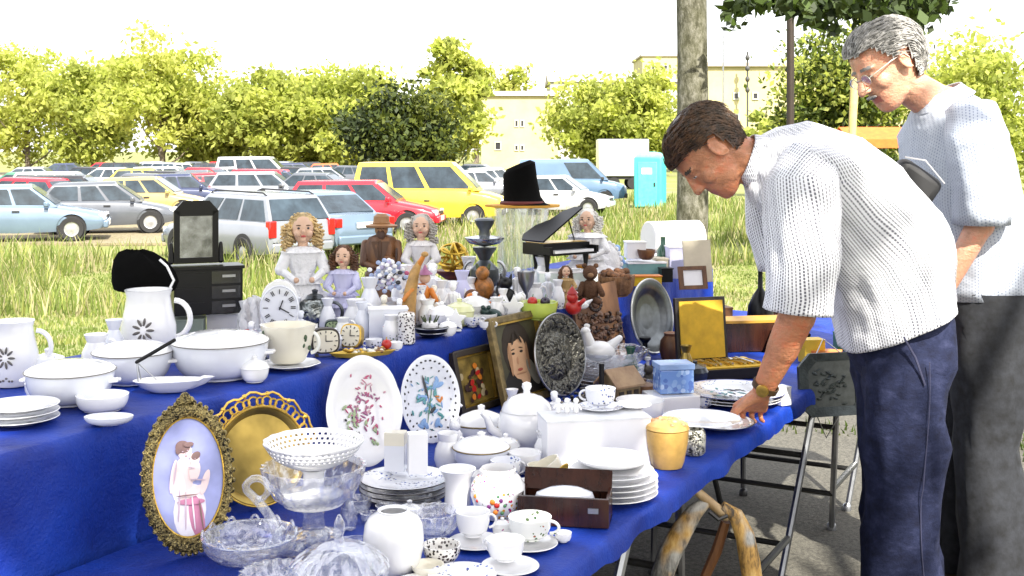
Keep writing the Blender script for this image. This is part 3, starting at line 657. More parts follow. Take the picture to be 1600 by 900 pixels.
def plate(label,u,v,r,mat,z=LT,h=None,group=CHG,rimmat=None,name='plate',wav=None):
    I=It(u,v,z); m=I.mb(); m.lathe(platep(r,h),wav=wav); I.one(name,label,'plate',m,mat,group)
    if rimmat:
        m=I.mb(); hh=h or r*.14; m.tube([(r*cos(a),r*sin(a),hh+.3) for a in np.linspace(0,2*PI,49)],.9,6); I.part('rim_band',m,rimmat)
    return I
def cup(label,u,v,r,h,mat,ang=0,z=LT,group=CHG,handles=1,foot=.5,name='cup'):
    I=It(u,v,z); m=I.mb(); m.lathe(cupp(r,h,foot=foot)); I.one(name,label,'cup',m,mat,group)
    for q in range(handles):
        m=I.mb(); handle(m,r*.93,h*.3,h*.85,r*.42,max(1.6,r*.075),ang+q*PI); I.part('handle',m,mat)
    return I
def turned(name,label,cat,u,v,z,prof,mat,group=None,wav=None,seg=40,sx=1,sy=1):
    I=It(u,v,z); m=I.mb(); m.lathe(prof,seg=seg,wav=wav,sx=sx,sy=sy); I.one(name,label,cat,m,mat,group); return I
def flute(n,d): return lambda a,i,z: 1+d*1.7*(2*abs(((n*a/(2*PI))%1)*2-1)-1)

# ------------------------------------------------------------------ LOWER TABLE: left part
FRD=relief('beaded_dark_gilt',(.42,.33,.13),(.012,.010,.008),130,.35,.6,1.0,.01)
PA_BL=M('picture_lilac',(.30,.33,.62),.5,var=.15,vs=9); PA_SK=M('picture_skin',(.72,.58,.60),.5,var=.08); PA_HR=M('picture_hair',(.20,.12,.12),.6,var=.2); PA_WH=M('picture_white_cloth',(.72,.70,.80),.5,var=.12,vs=20); PA_PK=M('picture_rose',(.50,.20,.34),.5,var=.2)
def oval_portrait(label,u,v,a,b,rz,lean,flip=1):
    I=It(u,v,LT,rz,lean); I.thing('oval_portrait',label,'framed picture','ornate frames leaning against the step')
    m=I.mb(); c=b+4; ring=[]
    m.lathe([(.80,0),(.80,-.05),(.88,-.11),(.96,-.09),(1.0,-.02),(1.0,.04),(.80,.04)],(0,0,c),64,axis='y',sx=a,sy=b)
    m2=I.mb()
    m.v=[]; m.f=[]; m.m=[]
    prof=[(-.20,1),(-.20,-4),(-.12,-9),(-.05,-8),(0,-1),(0,5),(-.2,5)]
    rg=[]
    for (d,y) in prof: rg.append([((1+d)*a*cos(t),y,c+(1+d)*b*sin(t)) for t in np.linspace(0,2*PI,65)[:-1]])
    m.loft(rg,caps=False); I.part('frame',m,FRD)
    m=I.mb()
    for i in range(80):
        t=2*PI*i/46; m.ell((a*1.0*cos(t),-3,c+b*1.0*sin(t)),(4.4,4.4,4.4),seg=8,rings=6)
        t+=.07; m.ell((a*.84*cos(t),-8,c+b*.84*sin(t)),(2,2,2),seg=6,rings=4)
    m.ell((0,-4,c+b*1.05),(9,5,10)); m.ell((-9,-4,c+b*1.02),(6,4,6)); m.ell((9,-4,c+b*1.02),(6,4,6)); I.part('beading',m,FRD)
    m=I.mb(); m.add([(a*.82*cos(t),-1,c+b*.82*sin(t)) for t in np.linspace(0,2*PI,49)[:-1]],[tuple(range(48))])
    pic=I.part('picture',m,PA_BL,smooth=False)
    m=I.mb(); f=flip
    def e(x,z,rx,rz_,k,rot=0): m.ell((x*f,-1.2-.22*len(m.f)/128,c+z),(rx,.3,rz_),mi=k,seg=16,rings=8,rot=Matrix.Rotation(rot*f,3,'Y'))
    e(0,-52,26,42,2,.1); e(10,-62,12,36,3,-.15); e(-10,-2,18,34,0,.15); e(-16,-14,11,24,2); e(6,-24,24,7,0,-.3); e(26,-12,6,20,0,.35); e(-4,40,11,14,0); e(-7,47,12,10,1,.4); e(11,26,8,10,0); e(13,31,8,6,1,-.5); e(10,8,9,16,0,.2); e(-24,4,5,26,0,.2); e(2,-38,22,5,3,.1)
    
    for x,z,rx,rz_,k,rot in ((-8,40,1.5,.8,4,0),(0,41,1.5,.8,4,0),(-3,37,.8,2,4,.1),(-3,33,2,.7,3,0),(11,27,1,.6,4,0),(-14,46,5,9,1,.3),(2,50,8,4,1,0),(-18,-40,1.6,26,4,.1),(-8,-50,1.6,30,4,.05),(4,-54,1.2,28,2,-.05),(16,-60,1.4,24,1,-.1),(-22,10,1.4,18,4,.2),(14,-6,12,1.2,4,.2),(-6,-27,18,1.0,1,.05),(4,14,6,1,4,.3)): e(x,z,rx,rz_,k,rot)
    I.part('painted_figures',m,[PA_SK,PA_HR,PA_WH,PA_PK,M('picture_soft_shade',(.46,.36,.46),.5)],pic)
    m=I.mb(); g=[((a*.79)*cos(t),-3,c+(b*.79)*sin(t)) for t in np.linspace(0,2*PI,49)]; m.tube(g,1.6,6); I.part('slip',m,GOLD)
oval_portrait('black and gilt beaded oval frame with a lilac picture of a woman holding a child',300,868,72,116,R(34),R(9))
# pierced brass tray with crest
I=It(412,792,LT,R(36),R(10)); I.thing('brass_tray','round brass tray with a pierced crested rim behind the white compote','tray')
m=I.mb(); c=78
rg=[]
for (d,y) in [(0,2),(.80,2),(.86,-3),(.92,-5),(.94,-2),(.86,4),(0,4)]: rg.append([(d*80*cos(t),y,c+d*80*sin(t)) for t in np.linspace(0,2*PI,65)[:-1]])
m.loft(rg[1:],caps=False); m.add(rg[1],[tuple(range(64))]); I.part('dish',m,BRASS)
m=I.mb()
for i in range(22):
    t=R(8+164*i/21); x,z=84*cos(t),c+84*sin(t); rr=8 if i%2 else 6
    m.tube([(x+rr*cos(q),0,z+rr*sin(q)) for q in np.linspace(0,2*PI,13)],1.7,6)
    if i%3==0: m.ell((96*cos(t),0,c+96*sin(t)),(4,2.5,4),seg=8,rings=6)
m.tube([(98*cos(R(5+170*i/30))*(1-.02*cos(i*2)),0,c+97*sin(R(5+170*i/30))+3*cos(i*1.6)) for i in range(31)],2,6)
m.tube([(76*cos(q),-4,c+76*sin(q)) for q in np.linspace(0,2*PI,49)],1.8,6)
I.part('pierced_rim',m,GOLD)
# glass compote with white pierced compote standing in it
I=turned('glass_compote','large cut glass footed bowl with the white pierced compote standing in it','bowl',490,838,LT,[(0,0),(42,0),(43,3),(26,8),(17,14),(15,34),(20,42),(36,48),(60,64),(74,88),(80,112),(76,112),(70,89),(56,67),(34,52),(0,50)],CG,'glass on the lower table',flute(24,.02),72)
zc=I.top(52); k0=I.k
m=I.mb(); 
B=[(0,53),(46,53),(47,56),(45,66),(40,67),(20,72),(15,80),(15,100),(19,106)]; 
Bw=[(0,108),(19,107),(38,112),(52,119),(60,125),(63,127.5),(66,130.5),(68.5,133.5),(71,137),(73,140.5),(75,144),(77,148),(78,151)]
m.lathe(B); m.lathe(Bw,seg=96,wav=lambda a,i,z:1+(.015*cos(16*a) if z>145 else 0),skip=lambda i,j:(i in (5,7,9) and (j+(i==7))%2==0))
I2=It(490,838,LT); o=obj('white_compote',m,W,loc=I2.loc); tag(o,'white porcelain compote with a pierced rim standing inside the glass bowl','compote',CHG); so_=o.modifiers.new('t','SOLIDIFY'); so_.thickness=.0018
m=I2.mb(); 
for i in range(30):
    t=2*PI*i/30; m.box((44.5*cos(t),44.5*sin(t),60),(3.2,2,8),rz=t,mi=0)
obj('pierced_gallery',m,WB,o)
# swan glass basket
I=It(390,876,LT); I.thing('swan_glass_bowl','clear glass bowl with a tall curled swan-neck handle','bowl','glass on the lower table')
m=I.mb(); m.lathe(bowlp(73,42,.42,4),seg=60,wav=lambda a,i,z:1+.03*cos(12*a)*(z/42)); I.part('bowl',m,CG)
m=I.mb()
for i in range(12):
    t=2*PI*i/12; m.tube([(72*cos(t+q*.22)*(1 if q==0 else 1),72*sin(t+q*.22),40+9*sin(q*PI)) for q in np.linspace(0,1,9)],2.2,6)
m.tube([(72*cos(q),72*sin(q),41) for q in np.linspace(0,2*PI,61)],2.4,6); I.part('scalloped_rim',m,GL)
m=I.mb(); P=[]
for i in range(25):
    q=i/24
    if q<.6: a=q/.6; P.append((38-48*a+8*sin(a*PI),30-16*a,30+78*a))
    else: a=(q-.6)/.4*PI*1.45; P.append((8-18*cos(a)+0,14,108+17*sin(a)))
m.tube(P,[9-4.2*i/24 for i in range(25)],10); m.cap(P[-1],6,(P[-1][0]-3,14,P[-1][2]-6),3); m.cap((38,30,14),11,P[0],8.5); I.part('swan_neck',m,CG2)
for a in (0.6,2.7,4.7):
    m=I.mb(); m.ell((28*cos(a),28*sin(a),2),(7,7,4)); I.part('foot',m,GL)
# crystal lidded bowl, radial dish, tumbler
I=turned('crystal_box','round lidded crystal bowl with a pointed finial in the front row','bowl',530,932,LT,bowlp(74,44,.5,5),CG,'glass on the lower table',flute(20,.03),60)
m=I.mb(); m.lathe([(76,46),(74,52),(62,64),(44,76),(22,84),(9,87),(6,94),(9,104),(8,116),(3,127),(0,129)],seg=60,wav=lambda a,i,z:1+(.045*cos(20*a) if z<84 else 0)); I.part('lid',m,CG2)
turned('glass_dish','shallow pressed glass dish with a radial cut in the front left','dish',432,918,LT,bowlp(56,26,.4,4),CG,'glass on the lower table',lambda a,i,z:1+.06*cos(18*a),72)
turned('glass_tumbler','small clear glass tumbler behind the lidded crystal bowl','glass',496,868,LT,[(0,0),(14,0),(19,34),(17.5,34),(13,4),(0,4)],CG2,'glass on the lower table',flute(10,.02))
turned('glass_saucer','small glass saucer at the bottom edge left of the crystal bowl','dish',382,935,LT,bowlp(44,14,.5,3),CG2,'glass on the lower table',flute(16,.03))
turned('glass_dish','round cut glass dish behind the white jar in front of the plate stack','dish',676,836,LT,bowlp(42,38,.5,4),CG,'glass on the lower table',flute(16,.04),64)
turned('glass_ashtray','heavy dark-edged glass ashtray under the front of the black-rimmed plates','ashtray',648,800,LT,[(0,0),(36,0),(40,16),(34,17),(28,6),(0,5)],CG2,'glass on the lower table',flute(8,.03))
turned('glass_salt','tiny cut glass salt cellar behind the white jar','glass',577,815,LT,bowlp(14,14,.5,2),CG2,'glass on the lower table',flute(10,.05))
turned('glass_dish','oval glass dish with upturned sides between the crystal bowl and the white jar','dish',560,868,LT,bowlp(42,22,.5,3),CG2,'glass on the lower table',flute(14,.03),sy=.7)
# front china
I=turned('white_jar','tall rounded white porcelain jar without a lid in the front row','jar',615,889,LT,[(0,0),(34,0),(37,3),(43,16),(47,36),(47.5,52),(45,70),(38,82),(27,88),(24,90),(25,93),(22,93),(21,89),(30,80),(38,60),(38,20),(0,6)],FLG,CHG)
I.root.data.materials[0]=W
m=I.mb(); [m.ell((-30+3*i,-34.5+1.7*abs(i-2)-(i==2),14+6*i),(3,.8,5),rot=Matrix.Rotation(.6-.3*i,3,'Y')) for i in range(3)]; I.part('leaf_motif',m,GRN)
turned('white_beaker','white beaker with a flared lip beside the floral jar','vase',715,798,LT,[(0,0),(20,0),(21,4),(20,30),(21,52),(29,66),(27,66),(19,52),(18,6),(0,4)],W,CHG)
I=turned('floral_jar','white jar painted with red and yellow flowers, without its lid','jar',778,806,LT,[(0,0),(26,0),(28,3),(38,16),(43,34),(42,50),(34,62),(28,66),(29,73),(26,76),(26,67),(34,52),(34,20),(0,6)],FLW,CHG)
m=I.mb()
for i,(a,z,r_,k) in enumerate([(-1.75,34,5,1),(-1.6,29,4.5,0),(-1.45,36,4,2),(-1.3,28,3,3),(-1.9,26,3.4,2),(-1.55,42,2.8,3),(-2.5,38,4,1),(-2.4,32,3,0),(-1.15,34,2.6,0),(-1.65,18,4,1),(-1.4,17,3,3)]):
    m.ell((41.5*cos(a),41.5*sin(a),z),(r_,r_*.6,r_),mi=k,seg=8,rings=6)
I.part('painted_flowers',m,[RED,ORG,M('purple_glaze',(.16,.02,.16),.3),GRN])
S_=[('saucer under the cup nearest the floral jar',744,850,44),('saucer under the green-sprigged cup in front of the dark box',826,852,46),('saucer under the plain white cup at the front edge',797,888,46)]
for l,u,v,r in S_: plate(l,u,v,r,W,LT,5,name='saucer')
cup('straight white cup with a faint rim line nearest the floral jar',739,844,27,38,W,R(10),LT+.009)
cup('white cup with green leaf sprigs and a round handle in front of the dark box',828,849,34,35,FLG,R(-12),LT+.009)
cup('plain white cup turned away at the front edge of the cloth',790,882,30,32,W,R(150),LT+.009)
turned('lace_bowl','small bowl with a dense black lace pattern beside the tall white jar','bowl',690,878,LT,bowlp(30,28,.55,2),FLD,CHG)
plate('white plate with a blue motif at the bottom edge of the photo',722,906,54,FLB,LT,9)
plate('plain white plate under the front of the tall white jar',655,918,44,W,LT,6)
turned('white_dish','small white cream dish wedged between the lace bowl and the blue-motif plate','dish',668,897,LT,bowlp(26,16,.5,2),CR,CHG)
# black rimmed plates with boxes
BRM=M('black_rim',(.02,.018,.018),.3)
for i in range(4): plate(('lowest','second','third','top')[i]+' floral plate with a black rim in the stack between the compote and the beaker',632,778,70-(i==0)*3,FLB if i==3 else W,LT+.011*i,8,rimmat=BRM)
z=LT+.047
I=It(652,772,z,R(12)); m=I.mb(); m.box((0,0,31),(30,24,62)); bevel(I.one('carton','upright plain white carton on the black-rimmed plates','box',m,CARD,None,False),.0008)
I=It(618,768,z,R(-6)); I.thing('carton','white carton with a cream label band left of the plain carton','box'); m=I.mb(); m.box((0,0,20),(31,22,40)); I.part('carton_body',m,WB,smooth=False); m=I.mb(); m.box((0,0,50),(31.6,22.6,20)); I.part('label_band',m,CR,smooth=False)
# oval platters
def platter(label,u,v,a,b,rz,lean,scal,mat):
    I=It(u,v,LT,rz,lean); I.thing('oval_platter',label,'platter',CHG); m=I.mb(); rg=[]
    for (d,y) in [(.70,1),(.78,-2.5),(.97,-6),(1.0,-5.5),(.97,-3.5),(.8,1.5),(.68,3)]: 
        rg.append([(d*a*cos(t)*(1+scal*abs(cos(4*t)) if d>.9 else 1),y,b+d*b*sin(t)*(1+scal*abs(cos(4*t)) if d>.9 else 1)) for t in np.linspace(0,2*PI,97)[:-1]])
    m.loft(rg,caps=False); m.add(rg[0],[tuple(range(96))]); m.add(rg[-1],[tuple(range(96))[::-1]]); I.part('dish',m,mat,smooth=50); return I
def motif(I,items,mats,name='painted_motif'):
    m=I.mb()
    for (x,z,rx,rz_,rot,k,y) in items: m.ell((x,y,z),(rx,.7,rz_),mi=k,seg=8,rings=5,rot=Matrix.Rotation(rot,3,'Y'))
    I.part(name,m,mats)
ROSE=M('rose_paint',(.50,.10,.20),.4); MAUV=M('mauve_paint',(.36,.12,.24),.4); TEAL=M('teal_paint',(.10,.32,.33),.4); SKYB=M('sky_blue_paint',(.22,.38,.66),.4); BKP=M('black_paint',(.03,.03,.035),.4); LGN=M('pale_green_paint',(.35,.45,.25),.4)
I=platter('large scalloped white oval platter with pink flowers leaning at the step',575,727,63,84,R(30),R(12),.025,W); rnd=random.Random(5); it=[]
for i in range(80):
    a=rnd.uniform(-.9,.9); z=rnd.gauss(95,22); x=rnd.gauss(0,13)+(z-95)*.12
    it.append((x,z,rnd.uniform(.7,1.9),rnd.uniform(1.5,6),rnd.uniform(-1.4,1.4),rnd.choice([0,0,1,1,4]),-.6))
for i in range(22): it.append((rnd.gauss(-22,8),rnd.gauss(70,16),rnd.uniform(1,2.6),rnd.uniform(2,7),rnd.uniform(-1,1),rnd.choice([2,2,3]),-.6))
for i in range(14): it.append((rnd.gauss(14,5),rnd.gauss(48,10),rnd.uniform(1,3),rnd.uniform(2,5),rnd.uniform(-1,1),rnd.choice([0,1,2]),-.6))
motif(I,it,[ROSE,MAUV,LGN,BKP,M('pale_pink_paint',(.62,.36,.42),.4)])
I=platter('smaller white oval platter with a blue bird and dotted rim right of the pink-flowered one',676,692,50,68,R(26),R(11),0,WB); it=[]
for i in range(34):
    t=2*PI*i/34; it.append((43*cos(t),68+59*sin(t),1.7,2.3,t,0,-4.2)); 
    if i%2: it.append((36*cos(t+.1),68+48*sin(t+.1),1.3,1.8,t,0,-1))
for i in range(60): it.append((rnd.gauss(-2,13),rnd.gauss(60,24),rnd.uniform(.8,2.4),rnd.uniform(1.5,6),rnd.uniform(-1.2,1.2),rnd.choice([1,2,2]),-.6))
for x,z,rx,rz_,ro,k in ((12,90,4,9,.5,1),(18,88,4,8,1.2,1),(14,96,3,6,-.2,1),(-14,68,10,2.6,-.4,2),(-10,72,8,2.4,.2,1),(15,64,5,2,.8,3),(20,66,2,4,.3,3),(13,70,4,1.6,.2,3),(-14,32,4,8,.6,1),(-9,28,3.5,7,-.5,1),(-18,27,3,6,-1,1),(10,30,4,8,.4,1),(14,26,3,7,-.8,1),(16,42,6,2.4,.6,2),(0,60,.9,34,.2,4),(-6,86,2,20,-.2,0),(4,50,3,7,.8,0)): it.append((x,z,rx,rz_,ro,k,-1.0))
motif(I,it,[BKP,SKYB,TEAL,ORG,GRN])

# ------------------------------------------------------------------ LOWER TABLE: pictures and dark plates leaning on the step
GF=M('old_gilt_wood',(.22,.16,.06),.45,.3,var=.35,vs=30,bump=.4,bs=60); DKF=M('dark_frame',(.03,.022,.015),.5)
def picture(label,u,v,w,h,rz,lean,fw,fm,back,items,mats,tilt=0):
    I=It(u,v,LT,rz,lean); I.thing('framed_picture',label,'framed picture','framed paintings leaning against the step')
    m=I.mb(); 
    for (x,z,sx,sz) in ((-w/2+fw/2,h/2,fw,h),(w/2-fw/2,h/2,fw,h),(0,h-fw/2,w-2*fw,fw),(0,fw/2,w-2*fw,fw)): m.box((x,-4,z),(sx,10,sz))
    bevel(I.part('frame',m,fm,smooth=False),.002); m=I.mb()
    for (x,z,sx,sz) in ((-w/2+fw+1.5,h/2,3,h-2*fw),(w/2-fw-1.5,h/2,3,h-2*fw),(0,h-fw-1.5,w-2*fw-6,3),(0,fw+1.5,w-2*fw-6,3)): m.box((x,-2.2,z),(sx,6,sz))
    I.part('slip',m,GOLD,smooth=False); m=I.mb(); m.box((0,2,h/2),(w-2*fw+1,3,h-2*fw+1)); p=I.part('picture',m,back,smooth=False)
    m=I.mb()
    for n_,(x,z,rx,rz_,rot,k) in enumerate(items): m.ell((x,.4-.16*n_,z),(rx,.25,rz_),mi=k,seg=18,rings=8,rot=Matrix.Rotation(rot,3,'Y'))
    I.part('painted_figures',m,mats,p); return I
OC=M('ochre_ground',(.22,.15,.03),.5,var=.4,vs=20); OLV=M('olive_ground',(.075,.07,.035),.55,var=.3,vs=9)
it=[(rnd.gauss(0,16),rnd.gauss(38,16),rnd.uniform(3,7),rnd.uniform(3,7),rnd.uniform(-1,1),rnd.choice([0,1,2,3,3])) for _ in range(34)]
it=[q for q in it if abs(q[0])<34 and 18<q[1]<76]
picture('small still life of flowers in a dark frame left of the girl portrait',750,640,112,96,R(56),R(12),9,DKF,OC,it,[RED,ORG,M('dull_cream',(.45,.36,.2),.5),M('umber',(.04,.015,.01),.6)])
PFS=M('picture_face',(.62,.38,.22),.5,var=.08,vs=12); PFH=M('picture_brown_hair',(.030,.020,.012),.6); PFD=M('picture_shadow',(.014,.012,.010),.6); PFL=M('picture_lips',(.36,.09,.06),.5)
picture('portrait of a dark-haired girl in a gilt frame, largest of the paintings',826,628,142,138,R(55),R(14),10,GF,OLV,
 [(10,26,62,36,0,2),(-2,84,40,44,.05,1),(4,70,43,34,0,1),(6,40,13,15,0,0),(-4,72,27,36,.08,0),(-8,108,28,12,-.2,1),(28,44,11,24,-.5,3),(-16,78,4.5,2,0,2),(6,79,4.5,2,0,2),(-16,84,6,.9,-.12,1),(6,85,6,.9,.12,1),(-8,66,3,6,0.1,4),(-6,52,7,2.4,0,5),(-26,70,4,26,.1,6),(20,70,3,22,.05,6),(-5,46,14,1.6,0,6),(-12,100,3,10,.5,1),(4,102,3,12,-.5,1)],[PFS,PFH,PFD,M('picture_collar',(.35,.32,.24),.5),M('picture_nose_shade',(.50,.27,.15),.5),PFL,M('picture_cheek_shade',(.42,.23,.12),.5)])
def round_plate(label,u,v,r,rz,lean,mat,rim,name,dome=0):
    I=It(u,v,LT,rz,lean); I.thing(name,label,'plate'); m=I.mb(); rg=[]
    for (d,y) in [(.05,-dome),(.25,-dome),(.55,-dome*.4),(.62,2),(.72,-3),(.95,-7),(1.0,-6),(.97,-3),(.7,4),(.3,5)]: rg.append([(d*r*cos(t),y,r+d*r*sin(t)) for t in np.linspace(0,2*PI,65)[:-1]])
    m.loft(rg); I.part('dish',m,mat); m=I.mb(); m.tube([(r*.985*cos(t),-6.3,r+r*.985*sin(t)) for t in np.linspace(0,2*PI,65)],1.6,6); I.part('rim',m,rim); return I
round_plate('dark embossed round plate with scroll relief right of the girl portrait',880,618,64,R(50),R(10),relief('embossed_pewter',(.16,.155,.13),(.008,.008,.007),75,.3,.7,1.0,.008),STEEL,'relief_plate',3)
round_plate('smooth dark pewter plate with a pale rim in front of the white roll',1022,552,58,R(50),R(9),DSTEEL,M('pale_rim',(.5,.52,.52),.3,.5),'pewter_plate',-6)
# carved wooden panel
I=It(948,577,LT,R(36),R(12)); I.thing('carved_plaque','brown carved wooden panel with deep relief in the centre','carved panel')
m=I.mb(); m.loft([[(-46,0,0),(46,0,0),(42,0,136),(-50,0,126)],[(-46,7,0),(46,7,0),(42,7,136),(-50,7,126)]]); I.part('board',m,wood('panel_brown',(.26,.13,.06),(.12,.05,.025)),smooth=False)
m=I.mb(); rnd=random.Random(8)
for i in range(220):
    x=rnd.uniform(-42,42); z=rnd.uniform(6,88); m.ell((x,-1,z),(rnd.uniform(2,6),rnd.uniform(2,5),rnd.uniform(1.5,4.5)),mi=rnd.choice([0,0,1]),seg=7,rings=5,rot=Matrix.Rotation(rnd.uniform(-1,1),3,'Y'))
for i in range(16):
    t=2*PI*i/16; m.ell((-6+12*cos(t),-1,104+12*sin(t)),(3,2.5,3),mi=1,seg=7,rings=5)
m.ell((-6,-1,104),(7,3,8),mi=0)
I.part('relief',m,[M('carved_light',(.17,.09,.055),.45,var=.3,vs=30),M('carved_dark',(.028,.012,.008),.5)])
turned('small_vase','pair-like dark little vase with white trim between panel and pewter plate','vase',1008,560,LT,[(0,0),(9,0),(10,3),(4,8),(4,24),(9,30),(9,33),(0,33)],BK)
turned('white_candlestick','small white candlestick below the pewter plate','candlestick',1012,585,LT,[(0,0),(9,0),(9,2),(3,5),(2.6,20),(5,23),(5,27),(0,27)],W,CHG)
turned('brown_pot','small brown turned pot at the right foot of the pewter plate','pot',1050,562,LT,[(0,0),(16,0),(20,14),(18,30),(12,38),(13,42),(0,42)],WOODB)
I=It(915,640,LT); m=I.mb(); rnd=random.Random(3)
for i in range(60): m.ell((rnd.gauss(0,14),rnd.gauss(0,10),abs(rnd.gauss(14,10))),(3.5,3.5,2.6),mi=rnd.choice([0,0,0,1]),seg=7,rings=5)
m.lathe([(0,0),(20,0),(24,10),(18,16),(0,16)]); I.one('bead_basket','dark basket heaped with beads and trinkets below the embossed plate','basket',m,[M('dark_bead',(.018,.014,.012),.3),M('dull_bead',(.26,.22,.17),.4)])

# ------------------------------------------------------------------ LOWER TABLE: middle and right
I=turned('lidded_dish','white lidded sauce dish with a dark gold line left of the teapot','dish',752,688,LT,bowlp(40,26,.6,2),W,CHG,sy=.75); m=I.mb(); m.lathe([(41,27),(38,32),(30,40),(14,46),(5,48),(6,54),(0,57)],sy=.75); I.part('lid',m,W); m=I.mb(); m.tube([(41*cos(t),41*.75*sin(t),26) for t in np.linspace(0,2*PI,41)],1.3,6); I.part('gilt_line',m,GF); m=I.mb(); handle(m,38,10,24,12,2.2,PI); I.part('handle',m,W)
I=turned('tureen','round white tureen in front of the gold-lined sauce dish','tureen',752,735,LT,bowlp(44,36,.6,2),WB,CHG); m=I.mb(); m.lathe([(45,37),(42,41),(30,48),(12,53),(5,54),(7,59),(0,62)]); I.part('lid',m,W); m=I.mb(); m.tube([(45*cos(t),45*sin(t),36.5) for t in np.linspace(0,2*PI,41)],1.1,6); I.part('gilt_line',m,GF)
I=turned('teapot','big round white teapot with a tall knob in front of the girl portrait','teapot',823,700,LT,[(0,0),(28,0),(30,4),(42,18),(46,38),(42,56),(30,66),(0,66)],W,CHG)
m=I.mb(); m.lathe([(40,60),(36,70),(24,80),(12,84),(6,85),(5,90),(8,96),(7,101),(0,104)]); I.part('lid',m,W)
m=I.mb(); handle(m,43,20,54,18,3,R(-20)); I.part('handle',m,W); m=I.mb(); m.tube([(-40,-12,22),(-56,-16,34),(-62,-18,52),(-70,-20,60)],[9,7,5,4],10); I.part('spout',m,W)
I=turned('sugar_bowl','white sugar bowl with a round knob between the teapot and the long white box','sugar bowl',884,700,LT,[(0,0),(22,0),(24,3),(34,20),(34,34),(26,42),(0,42)],W,CHG); m=I.mb(); m.lathe([(28,42),(24,48),(12,54),(5,56),(7,62),(6,67),(0,69)]); I.part('lid',m,CR); m=I.mb(); handle(m,31,14,34,9,2.2,0); I.part('handle',m,W); m=I.mb(); handle(m,31,14,34,9,2.2,PI); I.part('handle',m,W)
cup('white cup in front of the big teapot',820,738,26,32,W,R(170)); cup('white cup half behind the floral jar',790,752,24,34,FLB,R(20)); plate('white saucer leaning low beside the cream jug',840,765,36,W,LT,5,name='saucer')
I=turned('milk_jug','slim white milk jug behind the white beaker','jug',700,730,LT,[(0,0),(18,0),(22,14),(20,30),(14,42),(17,54),(15,54),(12,42),(17,26),(15,6),(0,4)],W,CHG); m=I.mb(); handle(m,18,14,46,12,2,R(10)); I.part('handle',m,W)
turned('small_bowl','small white bowl with dotted rim behind the black-rimmed plates','bowl',715,722,LT,bowlp(26,22,.5,2),FLB,CHG)
# long white box
I=It(938,735,LT,R(11)); I.thing('long_box','long plain white cardboard box behind the plate stack','box'); m=I.mb(); m.box((0,40,38),(168,72,76)); bevel(I.part('box_body',m,CARD,smooth=False),.001); m=I.mb(); m.box((0,40,77.5),(170,74,3)); I.part('lid',m,M('white_lid_card',(.74,.75,.78),.6),smooth=False)
zt=I.top(79)
I=It(940,722,zt); 
plate('small dotted saucer on the long white box',938,716,36,FLB,zt,6,name='saucer'); cup('gold-handled cup with dotted rim standing on the long white box',938,716,24,28,FLB,R(170),zt+.009)
plate('white saucer lying on the right end of the long box',990,712,28,W,zt,5,name='saucer')
for i,dx in enumerate((0,14,28)):
    I=It(872+dx,722,zt); m=I.mb(); m.cap((0,0,4),5,(0,0,12),4); m.ell((0,0,19),4.5); m.cap((4,0,12),2,(8,-2,6),1.5); m.cap((-4,0,12),2,(-7,-3,8),1.5); I.one('figurine',('tiny white cherub at the left end of the long box','tiny white cherub second from the left on the long box','tiny white cherub nearest the saucer on the long box')[i],'figurine',m,W,'tiny cherubs on the long box')
# plate stack
for i in range(5): plate(('lowest','second','third','fourth','top')[i]+' plain white plate of the tall stack in front of the long white box',956,775,72-(i==4)*6,W,LT+.0115*i,9)
turned('white_bowl','shallow white bowl on top of the plain plate stack','bowl',956,768,LT+.06,bowlp(56,11,.5,1.6),W,CHG)
# dark open box with oval dish in
I=It(884,811,LT,R(-9)); I.thing('wooden_box','open dark mahogany box with a white oval inside near the table edge','box'); m=I.mb()
for (x,y,sx,sy) in ((0,-34,140,5),(0,34,140,5),(-67.5,0,5,63),(67.5,0,5,63)): m.box((x,y,22),(sx,sy,44))
m.box((0,0,2),(130,63,4)); bevel(I.part('box_body',m,WOODD,smooth=False),.001)
m=I.mb(); m.box((0,36,52),(140,4,34),tx=-.5); I.part('lid',m,WOODD,smooth=False); m=I.mb(); m.box((46,-37,26),(16,2,8)); I.part('clasp',m,STEEL)
I2=It(882,811,LT+.03); m=I2.mb(); m.lathe([(0,0),(40,0),(48,8),(44,18),(24,26),(0,29)],sx=1,sy=.55); I2.one('oval_dish','white fluted oval dish lying in the dark mahogany box','dish',m,WB)
I=It(866,760,LT); m=I.mb(); m.M=m.M@Matrix.Rotation(R(-28),4,'Y'); m.lathe(cupp(28,40)); I.one('cream_jug','tilted cream cup with a gilt handle beside the dark box','cup',m,CR,CHG); m=I.mb(); m.M=m.M@Matrix.Rotation(R(-28),4,'Y'); handle(m,26,8,34,14,2.4,R(200)); I.part('handle',m,GOLD); m=I.mb(); m.ell((10,-24,30),(6,1,16),rot=Matrix.Rotation(.7,3,'Y')); I.part('gilt_leaf',m,GOLD)
cup('second cream cup lying behind the tilted cream cup',845,752,22,26,CR,R(100))
